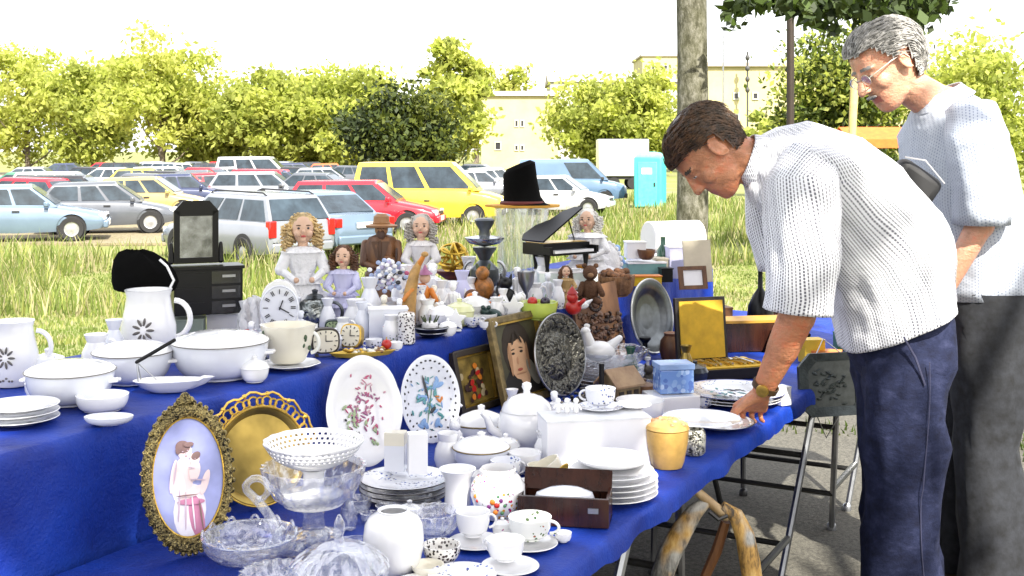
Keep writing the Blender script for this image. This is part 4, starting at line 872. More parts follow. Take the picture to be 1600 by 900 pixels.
# honey pot, silver pot, plates near hand
I=turned('honey_pot','tan ceramic pot with a fruit-covered lid at the right end of the long white box','pot',1042,728,LT,[(0,0),(24,0),(27,8),(33,40),(34,58),(30,60),(0,60)],M('tan_glaze',(.56,.34,.09),.35,var=.15,vs=20,coat=.3),CHG); m=I.mb(); rnd=random.Random(4)
m.lathe([(35,60),(33,66),(22,72),(0,75)],mi=0)
for i in range(34): a=rnd.uniform(0,6.28); r_=rnd.uniform(4,30); m.ell((r_*cos(a),r_*sin(a),74-r_*.22),(5,5,4),mi=rnd.choice([0,1,1,2]),seg=8,rings=6)
I.part('lid',m,[M('tan_glaze',(0,0,0)),M('apricot_glaze',(.62,.26,.12),.4),M('cream_glaze',(.68,.52,.28),.4)])
turned('silver_pot','small silver pot with dark engraved scrolls right of the tan pot','pot',1084,709,LT,[(0,0),(15,0),(18,4),(19,28),(17,36),(15,39),(13,39),(15,28),(0,5)],relief('engraved_silver',(.55,.54,.48),(.03,.03,.02),110,.3,.5,.8,.005))
plate('wide white plate sticking over the silver pot',1096,692,62,WB,LT+.052,7); plate('white plate with a grey rim under the man\'s hand',1122,668,56,W,LT+.004,8,rimmat=STEEL)
turned('white_bowl','low white bowl behind the fruit-lidded pot','bowl',1000,662,LT,bowlp(38,38,.6,2),W,CHG)
BRIM=M('cobalt_rim',(.05,.06,.30),.2,coat=.4)
for i in range(3):
    I=plate(('lowest','middle','top')[i]+' plate of the blue-rimmed stack beside the man\'s wrist',1148,628,78-3*(2-i),FLB if i==2 else W,LT+.010*i,8,rimmat=None)
    if i==2:
        m=I.mb(); m.lathe([(79,8.6),(70,5.9),(63,4.4),(63,5.0),(70,6.6),(79,9.4),(79,8.6)],seg=64); I.part('rim_band',m,BRIM)
        motif_m=I.mb(); rnd=random.Random(6)
        for q in range(26): motif_m.ell((rnd.gauss(0,20),rnd.gauss(0,20),2.6),(rnd.uniform(3,9),rnd.uniform(1.5,4),.6),mi=rnd.choice([0,0,1,2]),seg=8,rings=4,rot=Matrix.Rotation(rnd.uniform(0,3),3,'Z'))
        I.part('painted_motif',motif_m,[BKP,M('cobalt_paint',(.08,.10,.40),.3),TEAL])
I=It(1048,640,LT,R(14)); m=I.mb(); m.box((0,0,13),(74,60,26)); bevel(I.one('square_dish','square white lidded dish under the blue box','dish',m,W,CHG,False),.003,3); zt=I.top(27)
m=I.mb(); m.box((0,0,1.5),(82,68,5)); bevel(I.part('rim',m,WB,smooth=False),.001)
I=It(1052,638,zt,R(10)); I.thing('blue_box','blue mottled ceramic box standing on the square white dish','box'); m=I.mb(); m.box((0,0,18),(54,40,36),tx=0); bevel(I.part('box_body',m,floral('blue_mottle',(.14,.26,.58),[(.08,.16,.45),(.35,.48,.72),(.20,.34,.62)],70,.3,.5,10),smooth=False),.002); m=I.mb(); m.box((0,0,41),(57,43,9)); bevel(I.part('lid',m,M('blue_lid',(.25,.38,.66),.25),smooth=False),.002)
# little house
I=It(968,636,LT,R(38)); I.thing('model_house','small wooden model house with a tan pitched roof','model house'); m=I.mb(); m.box((0,0,21),(52,40,42)); m.loft([[(-26,-20,42),(-26,0,58),(-26,20,42)],[(26,-20,42),(26,0,58),(26,20,42)]]); I.part('wall',m,wood('house_wood',(.24,.17,.08),(.07,.045,.02)),smooth=False)
m=I.mb()
for sg in (-1,1): m.loft([[(-31,0,62),(-31,sg*27,38),(-31,sg*27,35),(-31,0,59)],[(31,0,62),(31,sg*27,38),(31,sg*27,35),(31,0,59)]])
I.part('roof',m,wood('house_roof',(.36,.24,.13),(.22,.13,.07)),smooth=False); m=I.mb(); [m.box((x,-20.6,20),(9,2,18)) for x in (-15,1,16)]; I.part('window',m,DKF,smooth=False); m=I.mb(); m.box((26.6,0,14),(2,12,26)); I.part('door',m,DKF)
turned('black_candle','thin upright black candle left of the model house','candle',940,650,LT,[(0,0),(4,0),(4,82),(0,83)],BK)
# stacked rose plates with glass bowl and white hen
for i in range(4): plate(('lowest','second','third','top')[i]+' grey-blue glass plate of the stack under the glass bowl by the carved panel',950,600,60+i,CG2 if i>1 else WB,LT+.012*i,8,'glass plates')
I=turned('glass_bowl','wide pale glass bowl on the plate stack below the carved panel','bowl',950,596,LT+.052,bowlp(62,26,.4,3),CG2,'glass on the lower table',flute(16,.03)); zt=I.top(8)
I=It(936,598,zt); m=I.mb(); m.ell((0,0,16),(26,20,16)); m.cap((-14,0,24),11,(-20,0,44),7); m.ell((-21,0,47),(8,7,7)); m.cap((18,0,24),9,(32,0,36),5); m.cap((-28,0,46),2.5,(-33,0,44),1); m.ell((-19,0,55),(5,1.5,4)); I.one('porcelain_hen','white porcelain hen sitting in the pale glass bowl','figurine',m,W)
turned('glass_bowl','small bluish glass bowl right of the model house','bowl',1020,612,LT,bowlp(38,26,.5,3),CG,'glass on the lower table',flute(12,.04))
# cutlery case
DKC=M('case_leather',(.016,.012,.010),.5); VEL=M('amber_velvet',(.66,.40,.03),.8,var=.12,vs=20)
I=It(1132,585,LT,R(18)); I.thing('cutlery_case','open dark cutlery case with an amber-yellow lining in its raised lid','case'); m=I.mb(); m.box((0,0,8),(120,80,16)); bevel(I.part('case_base',m,DKC,smooth=False),.001); m=I.mb(); m.box((0,0,17),(112,72,2)); I.part('lining',m,VEL,smooth=False)
m=I.mb(); m.box((-20,42,66),(88,8,100),tx=-.12); bevel(I.part('lid',m,DKC,smooth=False),.001); m=I.mb(); m.box((-20,36.6,66),(76,3,90),tx=-.12); I.part('lid_lining',m,VEL,smooth=False)
zt=I.top(18.3); rnd=random.Random(12); c0=I.loc; k=I.k
for i in range(12):
    kind='fork' if i%3==0 else ('knife' if i%3==1 else 'spoon')
    m=MB(); m.M=Matrix.Scale(k,4); m.tube([(0,-26,2),(0,-5,2.4),(0,10,2)],[2.4,1.3,1.4],6)
    if kind=='spoon': m.ell((0,18,2),(5,9,1.6))
    elif kind=='knife': m.box((0,20,2),(4,22,1.2))
    else: m.box((0,13,2),(7,5,1.2)); [m.box((x,20,2),(1.2,11,1.2)) for x in (-3,0,3)]
    x=-46+i*8.4; a=R(18); p=Vector((c0.x+(x*cos(a)-2*sin(a))*k,c0.y+(x*sin(a)+2*cos(a))*k,zt))
    o=obj(kind,m,GOLD if i%2 else M('silver_plate',(.6,.6,.58),.2,.9),loc=p,rz=a+R(rnd.uniform(-14,14))); tag(o,('gilt ' if i%2 else 'silver-plated ')+kind+' lying in the open cutlery case, number in row '+('one','two','three','four','five','six','seven','eight','nine','ten','eleven','twelve')[i]+' from left',kind,'cutlery in the open case')
I=It(1172,545,LT,R(10)); I.thing('dark_case','low dark wooden case behind the cutlery with a yellow edge','case'); m=I.mb(); m.box((0,0,22),(110,50,44)); bevel(I.part('case_body',m,WOODD,smooth=False),.001); m=I.mb(); m.box((0,0,46),(112,52,4)); I.part('edge',m,M('amber_edge',(.45,.24,.03),.5),smooth=False)
turned('dark_bottle','pear-shaped black bottle with a long thin neck in front of the man\'s sleeve','bottle',1188,528,LT,[(0,0),(16,0),(19,4),(21,30),(19,50),(12,66),(4,78),(3.2,122),(4.4,124),(4.4,128),(0,128)],BK)
for l,u,v,dx,dy,dz,mt,r_,nm in [('red packet at the far right end of the lower table',1292,568,44,26,18,RED,-20,'packet'),('yellow packet tucked behind the man\'s forearm',1268,566,34,26,34,YEL,10,'packet'),('green and gold tin at the table end beside the plaque',1318,546,26,22,24,GRN,5,'tin'),('dark wooden box standing behind the black bottle at the back of the lower table',1222,512,60,30,36,WOODD,12,'box'),('brown leather case lying behind the amber case lid',1110,508,60,34,26,WOODB,15,'case'),('black tool box under the man\'s sleeve',1235,552,56,34,30,BLK,-6,'box'),('small white cruet box right of the man\'s wrist',1222,632,20,20,26,W,30,'box')]:
    I=It(u,v,LT,R(r_)); I.thing(nm,l,nm); m=I.mb(); m.box((0,0,dz/2),(dx,dy,dz)); bevel(I.part('box_body',m,mt,smooth=False),.0015); m=I.mb(); m.box((0,0,dz+1.5),(dx*1.02,dy*1.02,3)); I.part('lid',m,mt if mt!=RED else ORG,smooth=False)
# ------------------------------------------------------------------ UPPER TABLE
UG='bric-a-brac on the raised rear table'
def ut(name,label,cat,u,v,prof,mat,group=None,wav=None,seg=36,sx=1,sy=1,z=UT): return turned(name,label,cat,u,v,z,prof,mat,group,wav,seg,sx,sy)
# black dressing mirror standing on boxes
def dressing(label,u,v,zz,sc_=1.0,rz=R(24)):
    I=It(u,v,zz,rz); I.k*=sc_; I.thing('dressing_mirror',label,'dressing mirror')
    m=I.mb(); m.box((0,0,38),(104,52,70)); bevel(I.part('chest',m,BK,smooth=False),.0015); m=I.mb(); m.box((0,0,75),(110,56,5)); bevel(I.part('chest_top',m,BK,smooth=False),.001)
    for i in range(3):
        m=I.mb(); m.box((26,-26.6,14+23*i),(44,2.5,19)); d=I.part('drawer',m,M('lacquer_drawer',(.016,.016,.018),.2,coat=.3),smooth=False); m=I.mb(); m.box((30,-28.6,16+23*i),(20,2.5,4)); I.part('handle',m,STEEL,d,smooth=False)
    m=I.mb()
    for i in range(3): m.box((-28,-26.6,14+23*i),(44,2,17))
    I.part('door_panel',m,BK,smooth=False)
    P=[(-34,0),(34,0),(34,82),(20,97),(-20,97),(-34,82)]; m=I.mb(); Q=[(-25,9),(25,9),(25,72),(-25,72)]
    n=I.mb().M@Matrix.Translation((-14,8,80)); 
    m.M=n; m.box((-29.5,0,41),(9,6,82)); m.box((29.5,0,41),(9,6,82)); m.box((0,0,4.5),(50,6,9)); m.prism([(-25,74),(25,74),(34,82),(20,98),(-20,98),(-34,82)],6,y0=-3); m.cap((-38,0,4),5,(-38,0,30),3); m.cap((38,0,4),5,(38,0,30),3)
    fr=I.part('mirror_frame',m,BK,smooth=False); m=I.mb(); m.M=n; m.box((0,.5,42),(51,2,66)); I.part('mirror_glass',m,M('old_mirror',(.30,.31,.34),.22,.85,var=.3,vs=26),fr,smooth=False)
for l,u,v,dx,dy,dz,mt in [('grey-green box under the left of the black dressing mirror',296,532,46,50,34,M('grey_green_card',(.20,.24,.20),.7)),('white carton under the right of the black dressing mirror',350,524,50,40,34,CARD)]:
    I=It(u,v,UT,R(10)); I.thing('box',l,'box'); m=I.mb(); m.box((0,0,dz/2),(dx,dy,dz)); bevel(I.part('box_body',m,mt,smooth=False),.001); m=I.mb(); m.box((0,0,dz+.8),(dx+1.5,dy+1.5,1.6)); I.part('lid',m,mt,smooth=False)
dressing('black miniature dressing mirror on a three-drawer chest standing on boxes',322,529,UT+.066)
for l,u,v,mt,r_,nm in [('small yellow toy duck in front of the cartons under the mirror',325,545,YEL,11,'toy_duck'),('small blue toy bird beside the yellow duck',356,542,SKYB,12,'toy_bird')]:
    I=It(u,v,UT); m=I.mb(); m.ell((0,0,r_*.8),(r_*1.2,r_*.8,r_*.8)); m.ell((-r_*.6,0,r_*1.8),r_*.62); m.cap((r_,0,r_),4,(r_*1.7,0,r_*1.5),1.5); m.cap((-r_*1.1,0,r_*1.7),2.4,(-r_*1.6,0,r_*1.6),1,mi=1); I.one(nm,l,'toy',m,[mt,ORG])
I=It(388,543,UT); m=I.mb(); 
for z,r_ in ((5,11),(14,11),(23,10)): m.tube([(r_*cos(t),r_*sin(t),z) for t in np.linspace(0,6.28,25)],4.4,8,mi=int(z==23))
I.one('stacking_rings','stack of pink and red toy rings right of the blue toy bird','toy',m,[M('pink_plastic',(.55,.22,.30),.4),RED])
# black handbag, white pitchers and tureens
I=It(225,556,UT+.0); 
m=I.mb(); rg=[]
for z,a,b,x in ((100,46,16,-4),(112,50,20,-3),(128,47,20,-6),(146,38,16,-12),(158,24,10,-18),(163,8,4,-20)): rg.append([(x+a*cos(t)+5*sin(3*t),b*sin(t)+16,z+3*sin(4*t)) for t in np.linspace(0,2*PI,29)[:-1]])
m.loft(rg); m.tube([(40,2,106),(46,2,118),(36,0,140),(24,2,150)],2.2,6,mi=1); I.one('felt_hat','crumpled black felt hat with a white cord lying over the large white pitcher','hat',m,[BLK,W])
STAR=M('grey_star_paint',(.12,.11,.10),.4)
def pitcher(label,u,v,sc_=1.0):
    I=It(u,v,UT); I.k*=sc_; m=I.mb(); m.lathe([(0,0),(34,0),(37,4),(42,26),(42,54),(36,80),(33,100),(36,110),(33,110),(30,100),(33,80),(38,54),(36,12),(0,6)]); I.one('pitcher',label,'pitcher',m,W,'white crockery on the raised rear table'); m=I.mb(); handle(m,39,34,92,24,4.5,R(10)); I.part('handle',m,W); m=I.mb()
    for q in range(9):
        a=2*PI*q/9; m.ell((5+11*cos(a),-42.5,52+13*sin(a)),(2.2,1,6.5),rot=Matrix.Rotation(PI/2-a,3,'Y'),seg=8,rings=5)
    for q in range(7): m.ell((-14+5*q,-40,14+3*sin(q*2)),(2.2,1,2),seg=6,rings=4)
    I.part('star_motif',m,STAR); return I
pitcher('large white pitcher with a grey star flower under the black felt hat',232,562)
pitcher('white pitcher with a grey star flower at the far left of the rear table',20,600,.9)
def tureen(label,u,v,r,h,sc_=1,wv=None):
    I=It(u,v,UT); m=I.mb(); m.lathe(bowlp(r,h,.62,3),wav=wv,seg=56); I.one('tureen',label,'tureen',m,WB,'white crockery on the raised rear table'); m=I.mb(); m.lathe([(r+2,h),(r+1,h+3),(r*.9,h+8),(r*.6,h+14),(r*.2,h+17),(0,h+18)],seg=56); I.part('lid',m,W); 
    for sg in (-1,1): m=I.mb(); m.tube([(sg*r*.9,-8,h*.7),(sg*(r+9),-6,h*.72),(sg*(r+9),6,h*.72),(sg*r*.9,8,h*.7)],3,8); I.part('handle',m,W)
    m=I.mb(); m.tube([((r+2.2)*cos(t),(r+2.2)*sin(t),h+1.4) for t in np.linspace(0,2*PI,57)],.8,6); I.part('grey_line',m,STAR); return I
tureen('widest white lidded tureen in the middle of the left half of the rear table',344,588,74,54)
tureen('white lidded tureen behind the boat-shaped dish with the black handle',208,596,60,46)
tureen('white lidded tureen near the left edge of the photo',110,628,66,48)
for i in range(3): plate(('lowest','middle','top')[i]+' white plate of the short stack at the far left of the rear table',30,660,60,W,UT+.012*i,9,'white crockery on the raised rear table')
# boat dish with bail handle
I=It(266,612,UT,R(8)); m=I.mb(); rg=[]
for a,b,z,x in ((26,11,0,0),(30,13,1,0),(48,20,9,2),(60,26,19,3),(58,24,19.5,3),(46,18,10,2),(26,10,3,0)): rg.append([(x+a*cos(t)+(5 if cos(t)>.9 else 0),b*sin(t)*(1-.25*cos(t)),z+3*(cos(t)>.8)) for t in np.linspace(0,2*PI,41)[:-1]])
m.loft(rg); I.one('boat_dish','boat-shaped white enamel dish with a wire bail and black grip','dish',m,W); m=I.mb(); m.tube([(-46,-12,18),(-50,-2,48),(-46,12,18)],1.2,6); m.tube([(-50,-2,48),(-20,-4,20)],1.0,6); I.part('bail',m,STEEL); m=I.mb(); m.cap((-50,-2,48),3,(4,14,78),3); I.part('grip',m,BK)
# jardiniere, clock, lace
plate('wide scalloped white saucer under the white jardiniere',452,574,48,W,UT,7,'white crockery on the raised rear table',name='saucer',wav=flute(8,.02))
I=It(450,572,UT+.011); m=I.mb(); m.lathe([(0,0),(24,0),(27,3),(34,18),(38,38),(42,58),(39,58),(35,38),(30,18),(0,8)],seg=64,wav=lambda a,i,z:1+(.05*cos(6*a) if z>50 else 0)); I.one('jardiniere','white scalloped jardiniere with green-sprigged handles on a saucer','jardiniere',m,CR,'white crockery on the raised rear table'); 
for sg in (0,PI): m=I.mb(); handle(m,36,14,46,12,3,sg); I.part('handle',m,FLG)
m=I.mb(); rnd=random.Random(21); [m.ell((sg*30+rnd.gauss(0,4),-22+rnd.gauss(0,3),34+rnd.gauss(0,8)),(3,2,4),seg=7,rings=5) for sg in (-1,1) for _ in range(7)]; I.part('sprigs',m,M('dark_sprig',(.06,.10,.05),.5))
I=It(437,541,UT,R(10)); I.thing('mantel_clock','white arched clock with black Roman numerals behind the jardiniere','clock'); pol=[(-30,0),(30,0),(28,70)]+[(28*cos(t),74+30*sin(t)) for t in np.linspace(.1,PI-.1,14)]+[(-28,70)]
m=I.mb(); m.prism(pol,22,y0=-11); bevel(I.part('case',m,W,smooth=30),.0015); m=I.mb(); m.lathe([(0,-12),(27,-12),(28,-13.5),(30,-12)],(0,0,62),40,axis='y',sy=1.18); fc=I.part('dial',m,WB)
m=I.mb()
for q in range(12):
    a=2*PI*q/12; n_=(1,2,3,2,1,2,3,3,2,1,2,2)[q]
    for w in range(n_):
        o_=(w-(n_-1)/2)*2.6; cx,cz=21*sin(a),62+25*cos(a); m.box((cx+o_*cos(a),-14,cz-o_*sin(a)),(1.3,1.2,7.5),ty=a)
m.box((2.5,-15,66),(2,1,16),ty=.35); m.box((7,-15,58),(1.8,1,18),ty=2.1); I.part('numerals',m,BKP,fc,smooth=False); m=I.mb(); m.box((0,-1,2.6),(66,28,5)); I.part('plinth',m,W,smooth=False)
I=It(402,535,UT,R(20)); m=I.mb(); rnd=random.Random(31); rg=[]
for i in range(9):
    q=i/8; rg.append([(a_*.0+((j/17-.5)*(60-14*q))+3*sin(j*1.9+i),5*sin(j*1.3+q*3)+14*q,6+q*72+6*sin(j*.37+1)-abs(j/17-.5)*50*q) for j in range(18) for a_ in (0,)])
m.loft(rg,closed=False,caps=False); o=I.one('lace_cloth','draped white lace cloth left of the white clock','cloth',m,LACE); s_=o.modifiers.new('s','SOLIDIFY'); s_.thickness=.004
# dolls
def doll(label,u,v,H,hair,dress,yaw=0,arms=True,hatm=None,wide=.34,group='dolls and figures on the rear table',name='doll',skin=None):
    I=It(u,v,UT,R(yaw)); I.thing(name,label,name.replace('_',' '),group); hr=H*.115; hz=H-hr*1.35; sk=skin or SKINP
    m=I.mb(); m.ell((0,0,hz),(hr*.86,hr*.9,hr*1.1)); m.cap((0,0,hz-hr*1.5),hr*.38,(0,0,hz-hr*.8),hr*.4); m.ell((0,-hr*.92,hz-hr*.12),(hr*.13,hr*.16,hr*.16)); m.ell((hr*.42,-hr*.66,hz-hr*.3),hr*.28); m.ell((-hr*.42,-hr*.66,hz-hr*.3),hr*.28); m.ell((0,-hr*.62,hz-hr*.75),hr*.25); hd=I.part('head',m,sk)
    m=I.mb(); [m.ell((s*hr*.36,-hr*.82,hz+hr*.1),(hr*.10,hr*.06,hr*.085),mi=0,seg=8,rings=6) for s in (-1,1)]; [m.ell((s*hr*.36,-hr*.8,hz+hr*.32),(hr*.22,hr*.07,hr*.04),mi=1,seg=8,rings=4) for s in (-1,1)]; m.ell((0,-hr*.88,hz-hr*.5),(hr*.2,hr*.07,hr*.08),mi=2,seg=8,rings=4); I.part('face',m,[BKP,M('brow_brown',(.10,.05,.02),.7),M('doll_lip',(.5,.08,.08),.4)],hd)
    m=I.mb(); w=H*wide; sh=hz-hr*1.35; m.lathe([(w*.98,0),(w,H*.03),(w*.82,H*.2),(w*.5,H*.38),(w*.36,H*.46),(w*.46,H*.52),(w*.56,sh*.93),(w*.40,sh),(0,sh+1)],seg=48,wav=lambda a,i,z:1+.055*cos(11*a)*(1-z/H),sy=.75); I.part('dress',m,dress)
    fr=lambda n_,d,ph: (lambda a,i,z: 1+d*cos(n_*a+ph))
    for z0,r0,d in ((.10,.97,.07),(.24,.84,.08),(.37,.60,.09)): m=I.mb(); m.lathe([(w*r0*.8,H*(z0+.055)),(w*r0*1.05,H*(z0+.02)),(w*r0*1.16,H*z0)],seg=72,wav=fr(17,d,z0*20),sy=.75); I.part('frill',m,dress)
    m=I.mb(); m.lathe([(w*.2,sh*1.01),(w*.5,sh*.985),(w*.66,sh*.93)],seg=60,wav=fr(13,.10,0),sy=.75); I.part('frill',m,dress)
    if arms:
        for s in (-1,1):
            m=I.mb(); m.cap((s*w*.5,0,sh*.9),H*.055,(s*w*.72,-w*.25,sh*.72),H*.05,mi=0); m.cap((s*w*.72,-w*.25,sh*.72),H*.04,(s*w*.3,-w*.62,sh*.60),H*.026,mi=0); m.ell((s*w*.25,-w*.66,sh*.60),H*.026,mi=1); I.part('arm',m,[dress,sk])
    if hair is not None:
        m=I.mb(); rnd=random.Random(int(u)); m.ell((0,hr*.22,hz+hr*.18),(hr*.98,hr*.92,hr*1.08))
        for q in range(150):
            t=rnd.uniform(-PI*.1,PI*1.1); ph=rnd.uniform(-.75,1.3); rr=hr*1.05; x,y,z=rr*cos(t)*cos(ph),rr*sin(t)*cos(ph)+hr*.1,hz+hr*.15+rr*sin(ph)*1.05
            if y<-hr*.3 and z<hz+hr*.45 and abs(x)<hr*.75: continue
            c=hr*rnd.uniform(.10,.2); m.tube([(x+c*cos(s_*1.7+q),y+c*sin(s_*1.7+q),z-s_*hr*.09) for s_ in range(7)],hr*.07,5)
        for q in range(64):
            t=rnd.uniform(0,PI) ; s=rnd.choice((-1,1)); x=s*hr*rnd.uniform(.85,1.5); y=hr*rnd.uniform(-.35,.6); z=hz-hr*rnd.uniform(-.4,1.2); m.tube([(x+hr*.16*cos(i*1.6+q),y+hr*.16*sin(i*1.6+q),z-i*hr*.07) for i in range(8)],hr*.075,5)
        I.part('hair',m,hair)
    if hatm is not None:
        m=I.mb(); m.lathe([(0,hz+hr*.75),(hr*1.7,hz+hr*.62),(hr*1.8,hz+hr*.72),(hr*1.0,hz+hr*.85),(hr*.95,hz+hr*1.3),(hr*.6,hz+hr*1.55),(0,hz+hr*1.55)]); I.part('hat',m,hatm)
    return I
BLOND=M('blond_doll_hair',(.60,.43,.20),.6,var=.3,vs=40); BRH=M('brown_doll_hair',(.12,.05,.02),.6,var=.3,vs=40); LAV=M('lavender_dress',(.58,.58,.80),.8,var=.08)
doll('large curly blonde doll in a white lace dress, tallest of the dolls',473,508,178,BLOND,LACE,14,wide=.27)
doll('brown-haired doll in a lavender dress right of the blonde doll',537,509,128,BRH,LAV,-8,wide=.27)
I=doll('white bisque figure of a lady standing between the wooden man and the brass ball',658,474,142,M('white_figure_hair',(.45,.42,.38),.6),M('white_figure_dress',(.74,.72,.72),.6),0,wide=.24,name='figurine')
doll('white-haired clown doll in a pale gown behind the toy piano',918,452,128,M('white_doll_hair',(.72,.70,.66),.7),LACE,-20,wide=.36)
doll('small doll in a tan coat beside the red toy on the carved panel\'s left',884,480,66,BRH,M('tan_coat',(.42,.28,.12),.7),10,wide=.3)
# wooden man with hat
I=It(596,474,UT); I.thing('wooden_statue','brown carved wooden man with a wide-brimmed hat and a beard','statue'); m=I.mb()
m.lathe([(0,0),(25,0),(26,6),(22,10),(21,44),(24,70),(26,92),(19,104),(8,108),(0,110)],sy=.7,seg=28,wav=flute(7,.05)); m.cap((-24,0,92),8,(-27,-6,64),7); m.cap((-27,-6,64),6,(-8,-16,58),5); m.cap((24,0,92),8,(27,-6,66),7); m.cap((27,-6,66),6,(10,-17,72),5); I.part('body',m,WOODB)
m=I.mb(); m.ell((0,-1,116),(10.5,10.5,12)); m.ell((0,-11,115),(2.2,3,3)); m.ell((0,-10,106),(7.5,5,10),mi=1); [m.ell((q*4,-10,118),(2,1.2,1.3),mi=1,seg=8,rings=5) for q in (-1,1)]; I.part('head',m,[M('carved_face',(.30,.15,.07),.5),M('carved_beard',(.06,.025,.012),.6)]); m=I.mb(); m.box((0,-19,70),(2.5,2,60)); m.loft([[(-14,-17,98),(-3,-19,98),(-2,-19.5,70),(-7,-19,74)],[(-14,-14,98),(-3,-16,98),(-2,-16,70),(-7,-16,74)]]); m.loft([[(14,-17,98),(3,-19,98),(2,-19.5,70),(7,-19,74)],[(14,-14,98),(3,-16,98),(2,-16,70),(7,-16,74)]]); m.lathe([(24.5,40),(26,42),(26,48),(24.5,50)],sy=.75,seg=28); I.part('coat_trim',m,M('carved_trim',(.09,.04,.015),.5)); m=I.mb(); m.lathe([(0,120),(24,119),(26,122),(13,125),(12,136),(7,140),(0,140)],sx=1.0,sy=.8); m.tube([(12.8*cos(t),10.5*sin(t),126) for t in np.linspace(0,6.3,25)],1.2,6); I.part('hat',m,M('carved_hat',(.30,.15,.06),.5))
m=I.mb(); m.cap((22,-16,4),2.2,(25,-14,86),1.8); I.part('staff',m,WOODD)
# tan horn figure, orange figure
I=It(640,512,UT); m=I.mb(); m.tube([(-4,0,0),(-2,0,30),(2,0,60),(8,0,86),(16,0,104)],[13,12,10,8,4],12,mi=0); m.cap((14,0,98),5,(22,-3,112),3.5,mi=1); m.ell((24,-4,115),(6,5,4.5),mi=0); m.cap((4,-6,60),4.5,(-9,-10,44),3,mi=1); I.one('carved_bird','tall tan carved bird figure with an orange neck among the white porcelain','carving',m,[M('tan_horn',(.45,.25,.07),.4,var=.25,vs=30),M('orange_lacquer',(.62,.22,.03),.4)])
I=It(662,500,UT); m=I.mb(); m.ell((0,0,16),(16,12,16),mi=0); m.ell((-3,-2,42),(14,11,16),mi=0); m.ell((2,-3,66),(9,8,9),mi=1); m.cap((12,-4,46),5,(20,-8,32),4,mi=0); m.cap((-14,-4,46),5,(-18,-10,60),4,mi=0); m.lathe([(0,72),(13,72),(4,80),(0,88)],(2,-3,0),mi=2); I.one('orange_figure','orange painted clown figure with a mauve ruff beside the tan bird','figurine',m,[ORG,SKINP,MAUV])
# brass openwork ball on rusty dish
I=It(708,462,UT); I.thing('brass_ball','openwork brass wire ball on a rusty pedestal dish','ornament'); m=I.mb(); m.lathe([(0,0),(17,0),(18,3),(6,8),(5,20),(12,26),(26,36),(28,40),(24,40),(0,34)]); I.part('pedestal_dish',m,M('rust_copper',(.22,.07,.03),.5,.3,var=.3,vs=30)); m=I.mb(); rnd=random.Random(2)
for q in range(9):
    ax=Vector((rnd.gauss(0,1),rnd.gauss(0,1),rnd.gauss(0,1))).normalized(); a_=ax.orthogonal().normalized(); b_=ax.cross(a_); r_=rnd.uniform(18,23); off=ax*math.sqrt(max(0,23**2-r_**2))*rnd.choice((-1,1))
    m.tube([tuple(Vector((0,0,60))+off+a_*(r_*cos(t))+b_*(r_*sin(t))) for t in np.linspace(0,2*PI,29)],2.2,6)
I.part('ball',m,M('bright_brass',(.62,.40,.05),.3,.8))
I=turned('blue_tray','oval blue enamel dish behind the white porcelain cluster','dish',702,486,UT,[(0,0),(34,0),(48,12),(50,22),(46,22),(40,10),(0,5)],M('blue_enamel',(.16,.30,.55),.15,.2,var=.15),UG,sy=.6)
# steel oil lamp
I=It(757,480,UT); I.thing('oil_lamp','tall dark steel oil lamp with a wide disc and bulbous body','lamp'); m=I.mb(); m.lathe([(0,0),(28,0),(29,4),(14,10),(8,18),(8,26),(18,34),(23,46),(22,60),(12,70),(8,74),(12,82),(18,90),(19,94),(0,94)]); I.part('body',m,DSTEEL); m=I.mb(); m.lathe([(0,94),(24,100),(30,106),(31,109),(12,112),(0,112)]); I.part('disc',m,M('bright_steel',(.40,.42,.46),.2,.9)); m=I.mb(); m.lathe([(0,112),(9,112),(8,120),(14,130),(16,136),(12,139),(0,139)]); I.part('cap',m,DSTEEL)

for a in (0,PI): m=I.mb(); handle(m,20,40,72,12,2.6,a); I.part('handle',m,STEEL)
# ribbed glass vase with hat on top
I=turned('glass_vase','tall ribbed clear glass cylinder with the black hat resting on top','vase',815,452,UT,[(0,0),(34,0),(36,6),(35,70),(40,128),(37,128),(32,70),(33,8),(0,6)],glassy('ribbed_glass',(.97,.98,.99),.05,0),UG,flute(22,.05),176); zt=I.top(129)
I=It(816,452,zt); I.thing('black_hat','tall black pointed hat with an orange brim on the glass vase','hat'); m=I.mb(); rg=[]
for z,a,x in ((2,40,6),(6,33,3),(16,29,0),(40,27,-3),(60,25,-5),(66,18,-6),(67,0,-6)): rg.append([(x+a*cos(t),a*.9*sin(t),z+(10*cos(t)*a/25 if z>50 else 0)) for t in np.linspace(0,2*PI,33)[:-1]])
m.loft(rg); I.part('crown',m,BLK); m=I.mb(); m.lathe([(30,2),(48,-1),(58,0),(59,3.5),(48,2),(30,5)],sy=.75,seg=48); I.part('brim',m,M('orange_brim',(.70,.36,.05),.7)); m=I.mb(); m.tube([(32*cos(t),29*sin(t),6) for t in np.linspace(0,6.3,33)],3.4,8); I.part('band',m,M('dark_red_band',(.10,.012,.01),.7))
